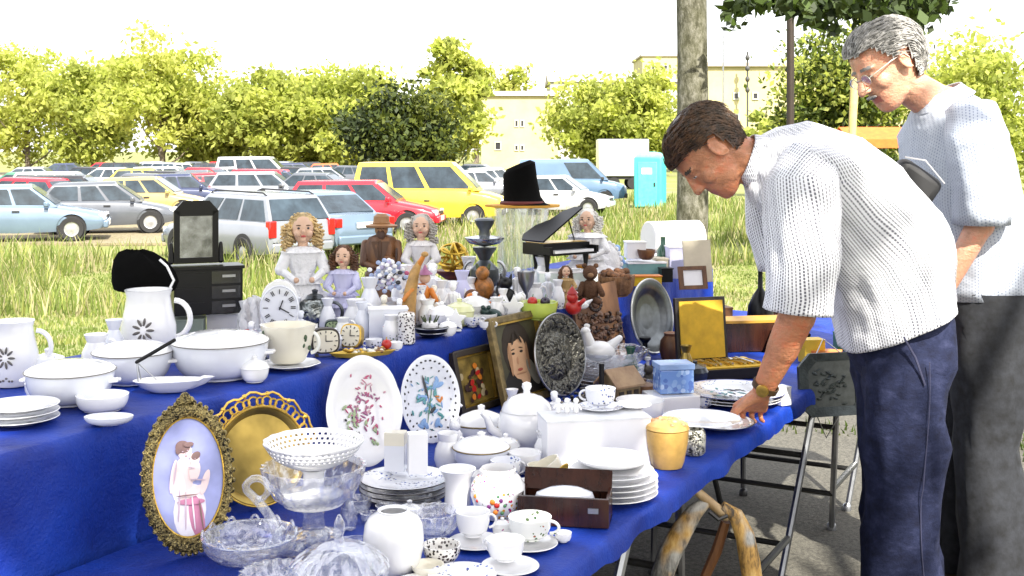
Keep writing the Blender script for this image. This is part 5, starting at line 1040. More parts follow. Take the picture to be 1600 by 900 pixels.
# small dark and orange figures before the lamp
def blob(label,u,v,pieces,mats,name='figurine',cat='figurine',group='figures in front of the steel lamp',z=UT):
    I=It(u,v,z); m=I.mb()
    for p in pieces:
        if p[0]=='e': m.ell(p[1],p[2],mi=p[3],seg=12,rings=8)
        elif p[0]=='c': m.cap(p[1],p[2],p[3],p[4],mi=p[5],seg=10,n=4)
        elif p[0]=='l': m.lathe(p[1],mi=p[2],seg=24)
    return I.one(name,label,cat,m,mats,group)
blob('orange lion figurine with a dark mane at the foot of the steel lamp',752,496,[('e',(0,0,16),(20,12,13),0),('e',(-14,-6,32),(13,12,13),1),('e',(-15,-12,32),(9,8,9),0),('c',(-12,-6,14),5,(-14,-8,3),5,0),('c',(12,-6,12),5,(14,-8,3),5,0),('c',(18,2,18),3,(30,4,34),2,0)],[ORG,M('dark_mane',(.10,.035,.01),.7)])
blob('seated orange and green tiger figurine above the lion',756,484,[('e',(0,0,34),(16,12,20),0),('e',(-2,-6,58),(11,10,11),0),('c',(-9,-4,66),4,(-11,-4,71),2,1),('c',(7,-4,66),4,(9,-4,71),2,1),('l',[(0,0),(20,0),(20,10),(12,14),(0,14)],1)],[M('tiger_orange',(.55,.20,.03),.4,c2=(.05,.03,.01),vs=40),M('dark_moss',(.05,.07,.02),.6)])
blob('black cat figurine standing right of the lamp',792,488,[('e',(0,0,20),(15,11,19),0),('e',(-2,-5,46),(11,10,10),0),('c',(-8,-4,52),4,(-10,-4,60),1,0),('c',(5,-4,52),4,(7,-4,60),1,0),('c',(-7,-6,16),4,(-8,-9,3),4,0),('c',(7,-6,16),4,(8,-9,3),4,0),('c',(13,4,10),3,(24,6,26),2,0)],[BK])
blob('dark green frog figurine under the black cat',768,504,[('e',(0,0,11),(17,13,11),0),('e',(-9,-7,18),(9,8,7),0),('e',(-13,-10,25),3.5,0),('e',(-4,-10,25),3.5,0),('c',(12,-5,10),5,(18,-8,3),4,0),('c',(-12,-8,8),4,(-16,-12,2),4,0)],[DG])
blob('grey goblet figure between the cat and the toy piano',822,486,[('l',[(0,0),(12,0),(12,3),(3,7),(3,28),(12,44),(14,62),(12,62),(9,46),(0,36)],0)],[STEEL],'goblet','goblet')
blob('white dove figurine with a red bow left of the lime bowl',826,492,[('e',(0,0,14),(17,10,11),0),('e',(-12,-2,28),(8,7,8),0),('c',(15,0,15),5,(28,0,22),2,0),('c',(-19,-2,28),2,(-25,-2,26),.8,1),('e',(-8,-8,20),(6,3,4),1)],[W,RED])
# lime bowl, fruit in it
I=ut('lime_bowl','lime green glass bowl holding a strawberry and a plum below the toy piano','bowl',842,498,bowlp(30,27,.6,2.5),M('lime_glass',(.48,.58,.10),.15,coat=.3))
for l,dx,r_,mt in (('red strawberry in the lime green bowl',-10,8,RED),('dark plum in the lime green bowl',10,8,M('plum_skin',(.02,.012,.03),.25))):
    J=It(842,498,I.top(22)); m=J.mb(); m.ell((dx,0,r_*.6),(r_,r_,r_*.95)); m.cap((dx,0,r_*1.4),1,(dx+1,0,r_*2),.6,mi=1); J.one('strawberry' if mt==RED else 'plum',l,'fruit',m,[mt,GRN])
# white box and toy piano
I=It(884,468,UT,R(8)); I.thing('box','pale white carton serving as a stand for the toy piano','box'); m=I.mb(); m.box((0,0,22),(92,50,44)); bevel(I.part('box_body',m,M('mint_card',(.66,.74,.70),.6),smooth=False),.001); m=I.mb(); m.box((0,0,44.8),(94,52,2)); I.part('lid',m,CARD,smooth=False); zt=I.top(46)
I=It(870,466,zt,R(38)); I.k*=1.12; I.thing('toy_piano','glossy black toy grand piano with its lid propped open','toy piano'); out=[(-42,-22),(42,-22),(42,-6),(30,8),(8,14),(-8,30),(-30,34),(-42,24)]
m=I.mb(); m.loft([[(x,y,22) for x,y in out],[(x,y,38) for x,y in out]]); bevel(I.part('case',m,BK,smooth=False),.001); m=I.mb(); m.loft([[(x*.92,y*.9,38.4) for x,y in out],[(x*.92,y*.9,39) for x,y in out]]); I.part('soundboard',m,GOLD,smooth=False)
m=I.mb(); m.M=m.M@Matrix.Translation((-42,0,40))@Matrix.Rotation(R(-32),4,'Y'); m.loft([[(x+42,y,0) for x,y in out],[(x+42,y,2.4) for x,y in out]]); I.part('lid',m,BK,smooth=False)
m=I.mb(); m.box((2,-29,27),(70,14,4)); I.part('keyboard',m,W,smooth=False); m=I.mb(); m.box((2,-29,24),(80,16,3)); m.box((-40,-29,29),(5,15,10)); m.box((43,-29,29),(5,15,10)); I.part('key_bed',m,BK,smooth=False)
m=I.mb(); m.tube([(36,4,39),(20,2,76)],1,6); I.part('lid_prop',m,BK)
for x,y in ((-34,-20),(36,-20),(-20,22)): m=I.mb(); m.lathe([(0,0),(3,0),(2.4,4),(4.4,20),(4.4,22.4),(0,22.4)],(x,y,0)); I.part('leg',m,BK)
# lace cushion, boxes and books at the far right end
I=It(944,446,UT,R(-10)); m=I.mb(); m.ell((0,0,34),(26,12,34)); [m.ell((26*cos(t),0,34+34*sin(t)),(4,3,4),seg=6,rings=4) for t in np.linspace(0,6.28,26)]; I.one('lace_cushion','white lace-edged cushion standing right of the white-haired clown doll','cushion',m,LACE)
def bx(name,label,u,v,dx,dy,dz,mt,rz=10,z=UT,lid=None,grp='boxes and books at the far end of the rear table'):
    I=It(u,v,z,R(rz)); I.thing(name,label,name.replace('_',' ') if len(name)<12 else name.split('_')[-1],grp); m=I.mb(); m.box((0,0,dz/2),(dx,dy,dz)); bevel(I.part('book_block' if 'book' in name else 'box_body',m,mt,smooth=False),.001); m=I.mb(); m.box((0,0,dz+1),(dx+2,dy+2,2)); I.part('cover' if 'book' in name else 'lid',m,lid or mt,smooth=False); return I
TEALC=M('teal_card',(.18,.36,.34),.6); BEI=M('beige_card',(.52,.47,.36),.7,var=.1); 
bx('book','grey-green book block at the rear right holding the white papers',1006,436,60,46,26,TEALC,8,lid=CARD)
bx('book','tan book standing right of the grey-green book at the rear',1030,434,18,40,30,BEI,8)
bx('carton','yellow and orange carton in front of the grey-green book',1004,446,56,22,14,YEL,6,lid=ORG)
bx('carton','white carton on the grey-green book at the rear right',992,436,30,30,24,CARD,4,UT+.085,lid=WB)
bx('book','white flat book on the left rear stack behind the lace cushion',982,426,48,36,8,CARD,12,lid=WB)
bx('carton','pale lilac carton beside the beige board at the rear right',1054,434,24,28,48,LAV,8,lid=CARD)
bx('dark_box','small black box beside the lilac carton',1040,440,18,20,20,BK,8)
bx('crate','white flat crate at the back of the rear table near the thick trunk',1018,418,70,40,18,WB,12,lid=CARD)
turned('dark_bowl','small dark brown bowl on the grey-green book','bowl',1010,438,UT+.082,bowlp(14,16,.5,2),WOODB)
turned('green_bottle','small dark green bottle left of the lilac carton','bottle',1036,432,UT,[(0,0),(9,0),(10,3),(10,40),(4,50),(4,62),(0,62)],M('bottle_green',(.015,.09,.05),.1,coat=.4))
I=It(1092,440,UT,R(14),R(10)); m=I.mb(); m.box((0,0,32),(46,4,66)); bevel(I.one('beige_board','plain beige board leaning at the back right in front of the thick trunk','board',m,BEI,None,False),.001)
I=It(1052,470,UT-.06,R(20)); 
m=I.mb(); m.M=Matrix.Translation((0,0,.06))@m.M; m.lathe([(0,-44),(26,-44),(27,-43),(27,43),(26,44),(0,44)],(0,0,27),32,axis='x'); I.one('paper_roll','large white paper roll lying behind the pewter plate','roll',m,M('roll_paper',(.78,.77,.74),.6,var=.03))
I=It(1084,452,UT,R(16),R(12)); I.thing('photo_frame','small dark wooden photo frame with a white picture behind the amber case lid','photo frame'); m=I.mb(); [m.box(c,s) for c,s in (((-20,0,18),(7,5,36)),((20,0,18),(7,5,36)),((0,0,33),(33,5,6)),((0,0,3),(33,5,6)))]; I.part('frame',m,WOODB,smooth=False); m=I.mb(); m.box((0,1,18),(34,2,25)); I.part('picture',m,CARD,smooth=False)
# brown doll/teddy, wicker basket behind carved panel
blob('dark brown teddy bear sitting behind the carved panel',922,474,[('e',(0,0,20),(14,12,19),0),('e',(0,-2,48),(12,11,12),0),('e',(-9,-2,59),(4,3,4),0),('e',(9,-2,59),(4,3,4),0),('e',(0,-12,45),(5,4,4),1),('c',(-12,-2,30),5,(-18,-10,16),5,0),('c',(12,-2,30),5,(18,-10,16),5,0),('c',(-8,-8,6),6,(-12,-20,5),5,0),('c',(8,-8,6),6,(12,-20,5),5,0)],[M('teddy_brown',(.09,.04,.018),.9,bump=.8,bs=200),M('teddy_muzzle',(.25,.14,.07),.9)],'teddy_bear','teddy bear',None)
I=It(958,462,UT); m=I.mb(); m.lathe(bowlp(32,32,.7,3),seg=48,wav=flute(20,.04)); I.one('wicker_basket','brown wicker basket filled with cones behind the carved panel','basket',m,M('wicker',(.20,.10,.045),.7,var=.3,vs=50,bump=.7,bs=120)); m=I.mb(); rnd=random.Random(14); [m.ell((rnd.gauss(0,13),rnd.gauss(0,11),33+rnd.uniform(-2,6)),(6,6,5),seg=8,rings=6) for _ in range(26)]; q=I.part('cones',m,M('cone_brown',(.14,.06,.025),.8,var=.4,vs=60))
I=It(896,492,UT); m=I.mb(); m.ell((0,0,12),(13,10,12)); m.ell((-2,-4,28),(9,8,9)); m.cap((8,-4,16),4,(16,-8,24),3); m.lathe([(0,34),(9,34),(3,42),(0,46)],(-2,-4,0),mi=1); I.one('red_toy','small red toy gnome left of the carved panel','toy',m,[RED,M('gnome_cap',(.35,.02,.02),.6)])
# clocks, teapot, brass leaf dish, lidded pots
def clock(label,u,v,w,h,mt,face,rz,tilt=0,name='table_clock'):
    I=It(u,v,UT,R(rz),R(tilt)); I.thing(name,label,'clock','clocks on the rear table'); c=h*.52
    pol=[(w/2*cos(t)*(abs(cos(t))**-.35 if abs(cos(t))>.05 else 1)*.86,c+h/2*sin(t)*(abs(sin(t))**-.35 if abs(sin(t))>.05 else 1)*.86) for t in np.linspace(0,2*PI,33)[:-1]]
    m=I.mb(); m.prism(pol,16,y0=-6); bevel(I.part('case',m,mt,smooth=30),.001); m=I.mb(); m.prism([(x*.86,c+(z-c)*.86) for x,z in pol],2,y0=-7.5); f=I.part('dial',m,face,smooth=30)
    m=I.mb()
    for q in range(12): a=2*PI*q/12; m.box((w*.32*sin(a),-8,c+h*.32*cos(a)),(1.4,1,3.6),ty=a)
    m.box((0,-8.4,c+h*.1),(1.2,.8,h*.22)); m.box((w*.1,-8.4,c),(w*.2,.8,1.4)); I.part('hands',m,BKP,f,smooth=False); m=I.mb(); m.box((-w*.25,2,1.5),(5,12,3)); m.box((w*.25,2,1.5),(5,12,3)); I.part('foot',m,mt,smooth=False)
clock('cream table clock with a dark rim right of the white jardiniere',508,556,52,46,DKF,CR,18); clock('gilt alarm clock tilted back beside the cream table clock',548,548,40,44,GOLD,CR,-12,12,'alarm_clock'); clock('small dark green clock behind the cream table clock',520,532,30,34,DG,LGN,10)
I=turned('metal_teapot','dark tarnished metal teapot below the blonde doll','teapot',492,518,UT,[(0,0),(17,0),(19,4),(28,18),(30,32),(24,46),(14,52),(0,52)],relief('tarnished_silver',(.30,.32,.31),(.02,.03,.028),60,.25,.8,.8,.006),UG); m=I.mb(); m.lathe([(15,52),(12,57),(4,60),(5,65),(0,67)]); I.part('lid',m,DSTEEL); m=I.mb(); handle(m,28,14,46,15,2.6,0); I.part('handle',m,DSTEEL); m=I.mb(); m.tube([(-26,0,20),(-38,-3,30),(-42,-4,46)],[6,4.5,3],8); I.part('spout',m,DSTEEL)
I=It(566,556,UT,R(16)); I.thing('brass_leaf_dish','yellow brass leaf-shaped dish heaped with trinkets at the front of the rear table','dish'); m=I.mb(); pol=[(-52,-4),(-30,-16),(6,-15),(46,-5),(54,2),(40,12),(4,15),(-28,13)]; m.loft([[(x*.8,y*.8,0) for x,y in pol],[(x,y,7) for x,y in pol],[(x*.97,y*.97,7.5) for x,y in pol],[(x*.75,y*.75,2) for x,y in pol]]); I.part('dish',m,M('yellow_brass',(.66,.44,.06),.35,.4,var=.15))
m=I.mb(); rnd=random.Random(9); [m.ell((rnd.uniform(-26,36),rnd.gauss(0,5),6+rnd.uniform(0,5)),(rnd.uniform(3,8),3.5,3),mi=rnd.choice([0,1,2]),seg=8,rings=6,rot=Matrix.Rotation(rnd.uniform(-1,1),3,'Z')) for _ in range(22)]; I.part('trinkets',m,[GOLD,M('brown_trinket',(.25,.12,.04),.5),CR])
J=It(604,552,UT); m=J.mb(); m.ell((0,0,14),8); m.cap((0,0,21),1.2,(0,0,25),.8,mi=1); J.one('red_ball','shiny red ball at the tip of the brass leaf dish','ball',m,[RED,GOLD])
# white bag / box with blue white flowers
bx('carton','white crumpled carton beside the lavender doll\'s dress',606,528,60,34,46,WB,10,lid=CARD,grp=None)
I=It(606,508,UT+.0); I.thing('flower_bouquet','porcelain bouquet of blue, white and pink flowers behind the white carton','bouquet'); m=I.mb(); m.lathe([(0,0),(18,0),(20,6),(24,36),(28,40),(0,40)]); I.part('vase',m,WB); m=I.mb(); rnd=random.Random(17)
for q in range(130):
    a=rnd.uniform(0,6.28); b=rnd.uniform(-.4,1.5); r_=rnd.uniform(14,36); m.ell((r_*cos(a)*cos(b),r_*.7*sin(a)*cos(b),66+r_*1.0*sin(b)),(4.2,3.2,3.6),mi=rnd.choice([0,0,0,0,1,2,1,4,3 if q%5==0 else 0]),seg=7,rings=5)
I.part('blossoms',m,[W,M('pale_blue_petal',(.38,.46,.68),.5),BKP,ROSE,M('lilac_petal',(.46,.42,.62),.5)])
# front row between the carton and the glass cluster
I=ut('pepper_mill','black and white patterned square tin at the front edge of the rear table','tin',635,536,[(0,0),(13,0),(14,3),(13,40),(14,43),(12,48),(0,49)],FLD); 
I=ut('dark_bowl_stack','low black bowl with silver bands right of the patterned tin','bowl',674,526,[(0,0),(14,0),(24,7),(27,16),(25,17),(22,9),(0,4)],BK); m=I.mb(); [m.tube([(r_*cos(t),r_*sin(t),z) for t in np.linspace(0,6.3,33)],.9,6) for r_,z in ((24.6,7.5),(27.2,15))]; I.part('band',m,STEEL)
J=It(672,523,I.top(5)); m=J.mb(); m.lathe([(0,0),(12,0),(14,6),(12,15),(0,17)]); [m.cap((9*cos(a),9*sin(a),15),2,(14*cos(a),14*sin(a),24),.8,mi=1,n=3,seg=6) for a in np.linspace(0,6.28,9)[:-1]]; J.one('cactus_pot','tiny spiky plant in a white pot standing in the black bowl','plant',m,[W,M('spike_green',(.05,.07,.02),.6)])
GRP='white porcelain pieces clustered on the rear table'
def pc(kind,label,u,v,s,mat=W,z=UT,GRP='white porcelain pieces clustered on the rear table'):
    I=It(u,v,z); I.k*=s
    if kind=='cup': return cup(label,u,v,15*s,16*s,mat,R(random.choice((0,160,200))),z,GRP)
    m=I.mb()
    if kind=='jug':
        m.lathe([(0,0),(11,0),(15,12),(14,24),(9,34),(12,42),(10,42),(7,34),(11,22),(0,4)]); I.one('jug',label,'jug',m,mat,GRP); m=I.mb(); handle(m,13,10,36,9,1.8,R(15)); I.part('handle',m,mat)
    elif kind=='pot':
        m.lathe(bowlp(20,20,.6,2)); I.one('lidded_pot',label,'pot',m,mat,GRP); m=I.mb(); m.lathe([(21,20),(17,27),(7,31),(3,32),(4,36),(0,38)]); I.part('lid',m,mat)
    elif kind=='swan':
        m.ell((0,0,11),(18,11,10)); m.tube([(-12,0,14),(-20,0,24),(-18,0,36),(-12,0,40),(-8,0,37)],[6,4,3.2,3.6,2.4],8); m.cap((12,0,14),7,(24,0,22),2); I.one('swan_figurine',label,'figurine',m,mat,GRP)
    elif kind=='cat':
        m.ell((0,0,14),(11,9,14)); m.ell((-1,-4,32),(8.5,8,8)); m.cap((-6,-4,37),3,(-7,-4,43),1); m.cap((4,-4,37),3,(5,-4,43),1); m.cap((-5,-6,12),3,(-6,-9,2),3); m.cap((5,-6,12),3,(6,-9,2),3); I.one('cat_figurine',label,'figurine',m,mat,GRP)
    elif kind=='lady':
        m.lathe([(0,0),(15,0),(15,3),(9,18),(6,26),(8,32),(7,38),(3,41),(0,42)],wav=flute(9,.05)); m.ell((0,-1,47),(5.2,5.2,6)); m.cap((-8,0,36),2.4,(-12,-5,26),2); m.cap((8,0,36),2.4,(11,-6,28),2); m.ell((0,2,51),(5.8,5.2,4.6)); I.one('lady_figurine',label,'figurine',m,mat,GRP)
    elif kind=='star':
        m.prism([((20 if q%2==0 else 10)*cos(PI/2+q*PI/5),20+(20 if q%2==0 else 10)*sin(PI/2+q*PI/5)) for q in range(10)],9,y0=-4); m.box((0,0,1.5),(20,14,3)); bevel(I.one('star_dish',label,'ornament',m,mat,GRP,30),.001)
    elif kind=='vase':
        m.lathe([(0,0),(10,0),(14,14),(12,30),(6,44),(10,56),(8,56),(4.5,44),(9,28),(0,4)]); I.one('vase',label,'vase',m,mat,GRP)
random.seed(3)
for a in [('jug','white jug with a yellow sprig just right of the tan bird',668,510,1.0,FLG),('pot','round white lidded pot behind the black bowl',690,512,1.1,W),('vase','slim white vase right of the orange clown figure',690,494,1.0,W),('lady','white lady figurine below the blue enamel dish',708,500,1.1,W),('pot','pale yellow-green lidded pot in the middle of the white cluster',718,508,1.15,M('pale_lemon_glaze',(.66,.68,.38),.2,coat=.3)),
 ('star','white star-shaped ornament at the front of the white cluster',712,517,.9,W),('cup','white cup at the front edge below the lemon pot',738,510,1.0,FLB),('cat','white cat figurine left of the dark frog',734,494,1.0,W),('swan','white swan figurine in front of the lion',742,502,.9,W),('cup','flowered cup left of the white star with a blue dot',762,506,1.0,FLW),('jug','small flowered jug behind the flowered cup',776,500,.85,FLW),
 ('star','white star ornament with a grey centre under the lime bowl\'s left side',803,500,1.0,W),('vase','short white vase between the frog and the star ornament',786,496,.8,W),('cat','little cream cat in front of the white carton',626,524,.7,CR),('lady','cream lady figurine above the black bowl',678,498,.95,CR),('swan','white goose figurine behind the flowered cup',748,488,.9,W),('pot','small white pot at the front edge between the tin and the star',700,524,.7,W),
 ('vase','white vase behind the gilt alarm clock',566,528,1.0,WB),('jug','white jug between the lavender doll and the gilt clock',536,534,.9,FLG),('cup','white cup behind the brass leaf dish',584,544,.9,FLB),('lady','white lady figurine in front of the dark metal teapot',470,535,.9,WB),('cat','green and white frog planter in front of the clock and doll',492,540,.8,FLG),('pot','white sugar pot right of the mantel clock',476,548,.8,W),
 ('vase','dark patterned vase right of the lime bowl',872,482,.8,FLB),('lady','pale figurine right of the lime bowl beside the mint carton',856,476,.9,WB),('jug','glass-white jug right of the dressing mirror',404,548,.8,CG2),('cup','white cup left of the jardiniere',416,560,.8,FLG),
 ('vase','tall white vase behind the tan bird',630,498,1.5,W),('lady','tall white lady figurine left of the blue enamel dish',676,486,1.35,W),('jug','tall white jug under the middle of the blue enamel dish',704,490,1.2,W),('pot','big white lidded pot right of the lemon pot',742,500,1.2,W),('vase','white vase with blue dots in front of the orange clown figure',656,508,1.1,FLB),
 ('jug','white coffee jug behind the gilt alarm clock',556,522,1.3,W),('vase','fat white vase right of the lavender doll',578,512,1.4,WB),('lady','white lady figurine at the foot of the porcelain bouquet',624,516,.9,W),('pot','white ribbed pot between the table clock and the lavender doll',524,546,.9,WB),('cat','white cat between the lime bowl and the black cat',812,494,.9,W),
 ('vase','tall white vase below the toy piano\'s left leg',848,468,1.2,W),('swan','white swan at the foot of the glass cylinder',800,482,.9,W),('jug','white jug behind the tiger figurine',730,484,1.2,W),('lady','white lady figurine right of the black cat',808,478,1.1,W),('vase','slim white vase right of the dressing mirror chest',384,532,1.1,W),('pot','white pot behind the lace cloth',420,520,1.2,W),('jug','white jug behind the mantel clock',456,520,1.3,WB),('cup','white cup at the front edge right of the brass leaf dish',618,547,.8,W),('vase','white vase right of the teddy bear behind the carved panel',900,470,.9,W),('swan','white goose in front of the teddy bear',908,484,.7,W)]: pc(*a)
# hanging plaque at the table end
I=It(1298,655,LT); y=3.60; k=y/F; loc=Vector(((1298-800)*k,y,CZ-(650-HOR)*k)); t=thing('relief_plaque','grey-green metal plaque with cut corners and a leaf relief hanging from the table edge','plaque',loc,R(14)); I.root=t; I.k=k; I.rz=0; I.lean=R(5)
def octa(w,h,c): return [(-w+c,0),(w-c*.3,0),(w,c*.3),(w,h-c*.3),(w-c*.3,h),(-w+c,h),(-w,h-c),(-w,c)]
GGM=M('grey_green_metal',(.05,.062,.066),.4,.5,var=.25,vs=30,bump=.4,bs=80)
m=I.mb(); a_=octa(54,98,20); b_=[(x*.74+3,50+(z-49)*.72) for x,z in a_]; n=8
m.add([(x,-5,z) for x,z in a_]+[(x,-3.2,z) for x,z in b_]+[(x,1.5,z) for x,z in a_]+[(x,-1,z) for x,z in b_],[(i,(i+1)%n,n+(i+1)%n,n+i) for i in range(n)]+[(2*n+i,i,(i+1)%n,2*n+(i+1)%n)[::-1] for i in range(n)]+[(n+i,n+(i+1)%n,3*n+(i+1)%n,3*n+i) for i in range(n)]+[tuple(2*n+i for i in range(n))]); I.part('frame',m,GGM,smooth=False)
m=I.mb(); m.prism(b_,2,y0=-2.2); I.part('panel',m,M('plaque_panel',(.085,.095,.09),.5,.2,var=.2,vs=40),smooth=False); m=I.mb(); rnd=random.Random(19)
for q in range(44): 
    a=rnd.uniform(-30,30); z=50+rnd.gauss(0,12)-a*.12; m.ell((a+3,-3,z),(rnd.uniform(2,7),1.6,rnd.uniform(1,2.4)),mi=rnd.choice((0,0,1)),seg=8,rings=5,rot=Matrix.Rotation(rnd.uniform(-.9,.5),3,'Y'))
I.part('leaf_relief',m,[M('dark_leaf_relief',(.03,.04,.035),.5),GGM])
m=I.mb(); m.tube([(-20,0,97),(0,14,118),(22,0,97)],1.0,6); m.tube([(-22,2,0),(-6,6,-34),(16,4,-2)],.9,6); I.part('chain',m,STEEL)
# curved yoke under the table edge
q=Vector(((1110-800)*2.75/F,2.75,0)); k=2.75/F; t=thing('wooden_yoke','worn straw-yellow and grey curved wooden yoke with a crossbar, standing below the table edge','yoke',q)
def pw(u,v,dy=0): return ((u-800)*(2.75+dy)/F-q.x,dy,CZ-(v-HOR)*(2.75+dy)/F)
def ytex():
    t_=NT('weathered_yoke'); co=t_.obj((1,1,.35)); n_=t_.noise(co,34,4,.7); n2=t_.noise(t_.obj(),9,2); c=t_.ramp(n_,[(.36,(.035,.025,.015)),(.5,(.42,.24,.06)),(.66,(.60,.40,.14))]); c2=t_.ramp(n_,[(.36,(.10,.10,.09)),(.66,(.46,.45,.42))])
    t_.pr(t_.mix(t_.ramp(n2,[(.46,(0,0,0)),(.56,(1,1,1))]),c,c2),.7,0,0,t_.bump(n_,.5,.006)); return t_.mat
YK=ytex()
for P in ([(1106,782),(1085,800),(1064,832),(1046,866),(1034,900),(1030,960),(1040,1010)],[(1128,790),(1150,806),(1164,838),(1172,880),(1178,920),(1176,975),(1166,1010)]):
    m=MB(); m.tube([pw(u,v) for u,v in P],[.012,.021,.027,.029,.028,.026,.020],14,flat=.75); obj('curved_arm',m,YK,t)
m=MB(); m.cap(pw(1080,760),.011,pw(1134,806),.012); obj('crossbar',m,WOODL,t)
m=MB(); m.tube([pw(1134,815,.02),pw(1120,860,.03),pw(1100,905,.04),pw(1085,960,.05)],[.012,.014,.012,.01],8); obj('prop_stick',m,WOODB,t)
m=MB(); m.tube([pw(1108,800,-.02),pw(1122,812,-.03),pw(1136,806,-.02)],.005,6); obj('binding',m,LEGM,t)
for P in ([(1040,1005),(1036,1200)],[(1166,1005),(1170,1200)]): m=MB(); m.tube([pw(*P[0]),(pw(*P[1])[0],0.02,0.0)],[.018,.014],8); obj('stand_leg',m,WOODB,t)

# more small goods that crowd the lower table
GILT=floral('gilt_floral_china',(.79,.79,.80),[(.50,.30,.05),(.40,.04,.08),(.08,.16,.05)],120,.5,.3,22)
for a in [('cup','gilt-flowered cup between the white beaker and the milk jug',690,768,1.3,GILT),('cup','white cup behind the floral jar and left of the tureen',742,760,1.3,W),('pot','small gilt-flowered pot between tureen and big teapot',790,718,1.1,GILT),('cup','plain cup half hidden by the right side of the floral jar',826,772,1.3,W),('jug','small white jug in front of the sugar bowl',852,724,1.2,W),('cat','white porcelain dog left of the gold-lined sauce dish',712,700,1.1,W),('swan','white swan salt cellar behind the second oval platter\'s right edge',730,672,1.0,W),
 ('vase','tiny white bud vase in front of the girl portrait',800,664,1.0,W),('lady','white lady figurine right of the big teapot\'s knob',866,672,1.1,W),('pot','small blue-sprigged pot left of the bead basket',888,660,1.0,FLB),('cup','white cup right of the bead basket',910,668,1.1,W),('jug','white cream jug in front of the black candle',928,672,1.0,GILT),
 ('vase','green glass bud vase at the foot of the carved panel',985,592,.9,M('bottle_green',(0,0,0))),('pot','brown glazed pot right of the model house',1006,628,1.0,WOODB),('cat','dark bronze cat left of the blue box',1014,606,.9,DKF),('cup','white cup right of the square white dish',1098,636,1.1,FLB),('pot','dark pot between the blue box and the cutlery case',1086,600,1.0,DSTEEL),('vase','small brass vase at the foot of the amber case lid',1072,590,.9,BRASS),
 ('cup','glass punch cup left of the plate stack with black rims',560,800,1.4,CG2),('cup','second glass punch cup in front of the black-rimmed plates',604,808,1.2,CG2),('pot','glass sugar pot behind the tall white jar',640,822,1.1,CG2),('vase','clear glass bud vase right of the glass compote foot',545,826,1.0,CG2),('swan','glass swan salt beside the swan-neck bowl',455,872,1.2,CG2),('cup','glass cup at the bottom edge between dish and crystal bowl',470,905,1.4,CG2),
 ('cup','small white egg cup in front of the dark mahogany box',880,846,.9,W),('pot','small floral pot behind the cups at the front edge',785,838,.8,FLW)]: pc(*a,z=LT,GRP='small goods crowding the lower table')
for a in [('pot','white butter pot between the jardiniere and the boat dish',398,596,1.1,W),('cup','cream cup in front of the mantel clock',424,560,.9,CR),('lady','white shepherdess left of the mantel clock',392,552,.9,W),('vase','small blue-spotted vase on the left of the lavender doll',512,522,1.0,FLB),('jug','gilt-flowered jug behind the red ball',612,534,1.0,GILT),('cat','white poodle beside the porcelain bouquet',640,508,1.0,W),('lady','cream dancer figurine in front of the bouquet',600,516,1.0,CR),('vase','lilac vase behind the lemon pot',722,490,1.2,LAV),('pot','dark brown pot behind the white cluster',728,478,1.0,WOODB),('jug','dark pewter jug left of the steel lamp',736,474,1.2,DSTEEL),('cat','grey stone owl right of the steel lamp',780,474,1.2,STEEL),('vase','tall white vase between the brass ball and the lamp',732,468,1.2,W),('lady','white angel figurine between the wooden man and the bisque lady',628,486,1.3,W),('pot','red lacquer pot in front of the brass ball',690,480,.9,RED),('cup','white cup on the edge left of the dark portrait',760,514,.8,W),('jug','white gravy jug left of the mint carton',836,480,.9,W),('vase','amber glass vase left of the teddy bear',908,464,.9,M('amber_glass',(.45,.20,.02),.15,coat=.4)),
 ('lady','blue-dressed lady figurine right of the lace cushion',964,438,1.0,SKYB),('cat','dark cat on the far end of the rear table beside the beige board',1070,430,1.0,BK),('pot','white pot at the back left of the crate',1002,420,.9,W)]: pc(*a)
turned('enamel_pan','white enamel pan with a blue rim between the two left tureens','pan',160,640,UT,bowlp(40,24,.7,2),W,'white crockery on the raised rear table'); turned('white_dish','oval white dish at the front edge left of the boat-shaped dish','dish',170,662,UT,bowlp(38,12,.6,2),WB,'white crockery on the raised rear table',sy=.7)
for a in [('jug','white jug behind the tureens at the left',150,585,1.5,W),('vase','white vase left of the large star-flower pitcher',178,572,1.3,WB),('pot','blue-spotted pot behind the left tureen',75,596,1.4,FLB),('cup','white mug between the far left pitcher and the tureen',62,622,1.5,W),('cup','white cup behind the widest tureen',290,556,1.2,FLB)]: pc(*a)
# ------------------------------------------------------------------ people
HR=[(-.118,.058,.018,.018),(-.106,.050,.038,.036),(-.088,.037,.056,.048),(-.062,.018,.078,.057),(-.03,.004,.091,.064),(0,-.003,.097,.069),(.03,-.006,.100,.074),(.06,-.010,.098,.075),(.085,-.014,.086,.068),(.103,-.016,.062,.05),(.114,-.017,.034,.028),(.117,-.017,.006,.006)]
def hring(z,grow=0.0,n=28):
    for i in range(len(HR)-1):
        if HR[i][0]<=z<=HR[i+1][0]: break
    a=(z-HR[i][0])/(HR[i+1][0]-HR[i][0]); cx,l,w=[HR[i][k]*(1-a)+HR[i+1][k]*a for k in (1,2,3)]
    P=[]
    for j in range(n):
        t=2*PI*j/n; c,s=cos(t),sin(t); P.append((cx+(l+grow)*(abs(c)**.88)*(1 if c>0 else -1),(w+grow)*(abs(s)**.9)*(1 if s>0 else -1),z))
    return P
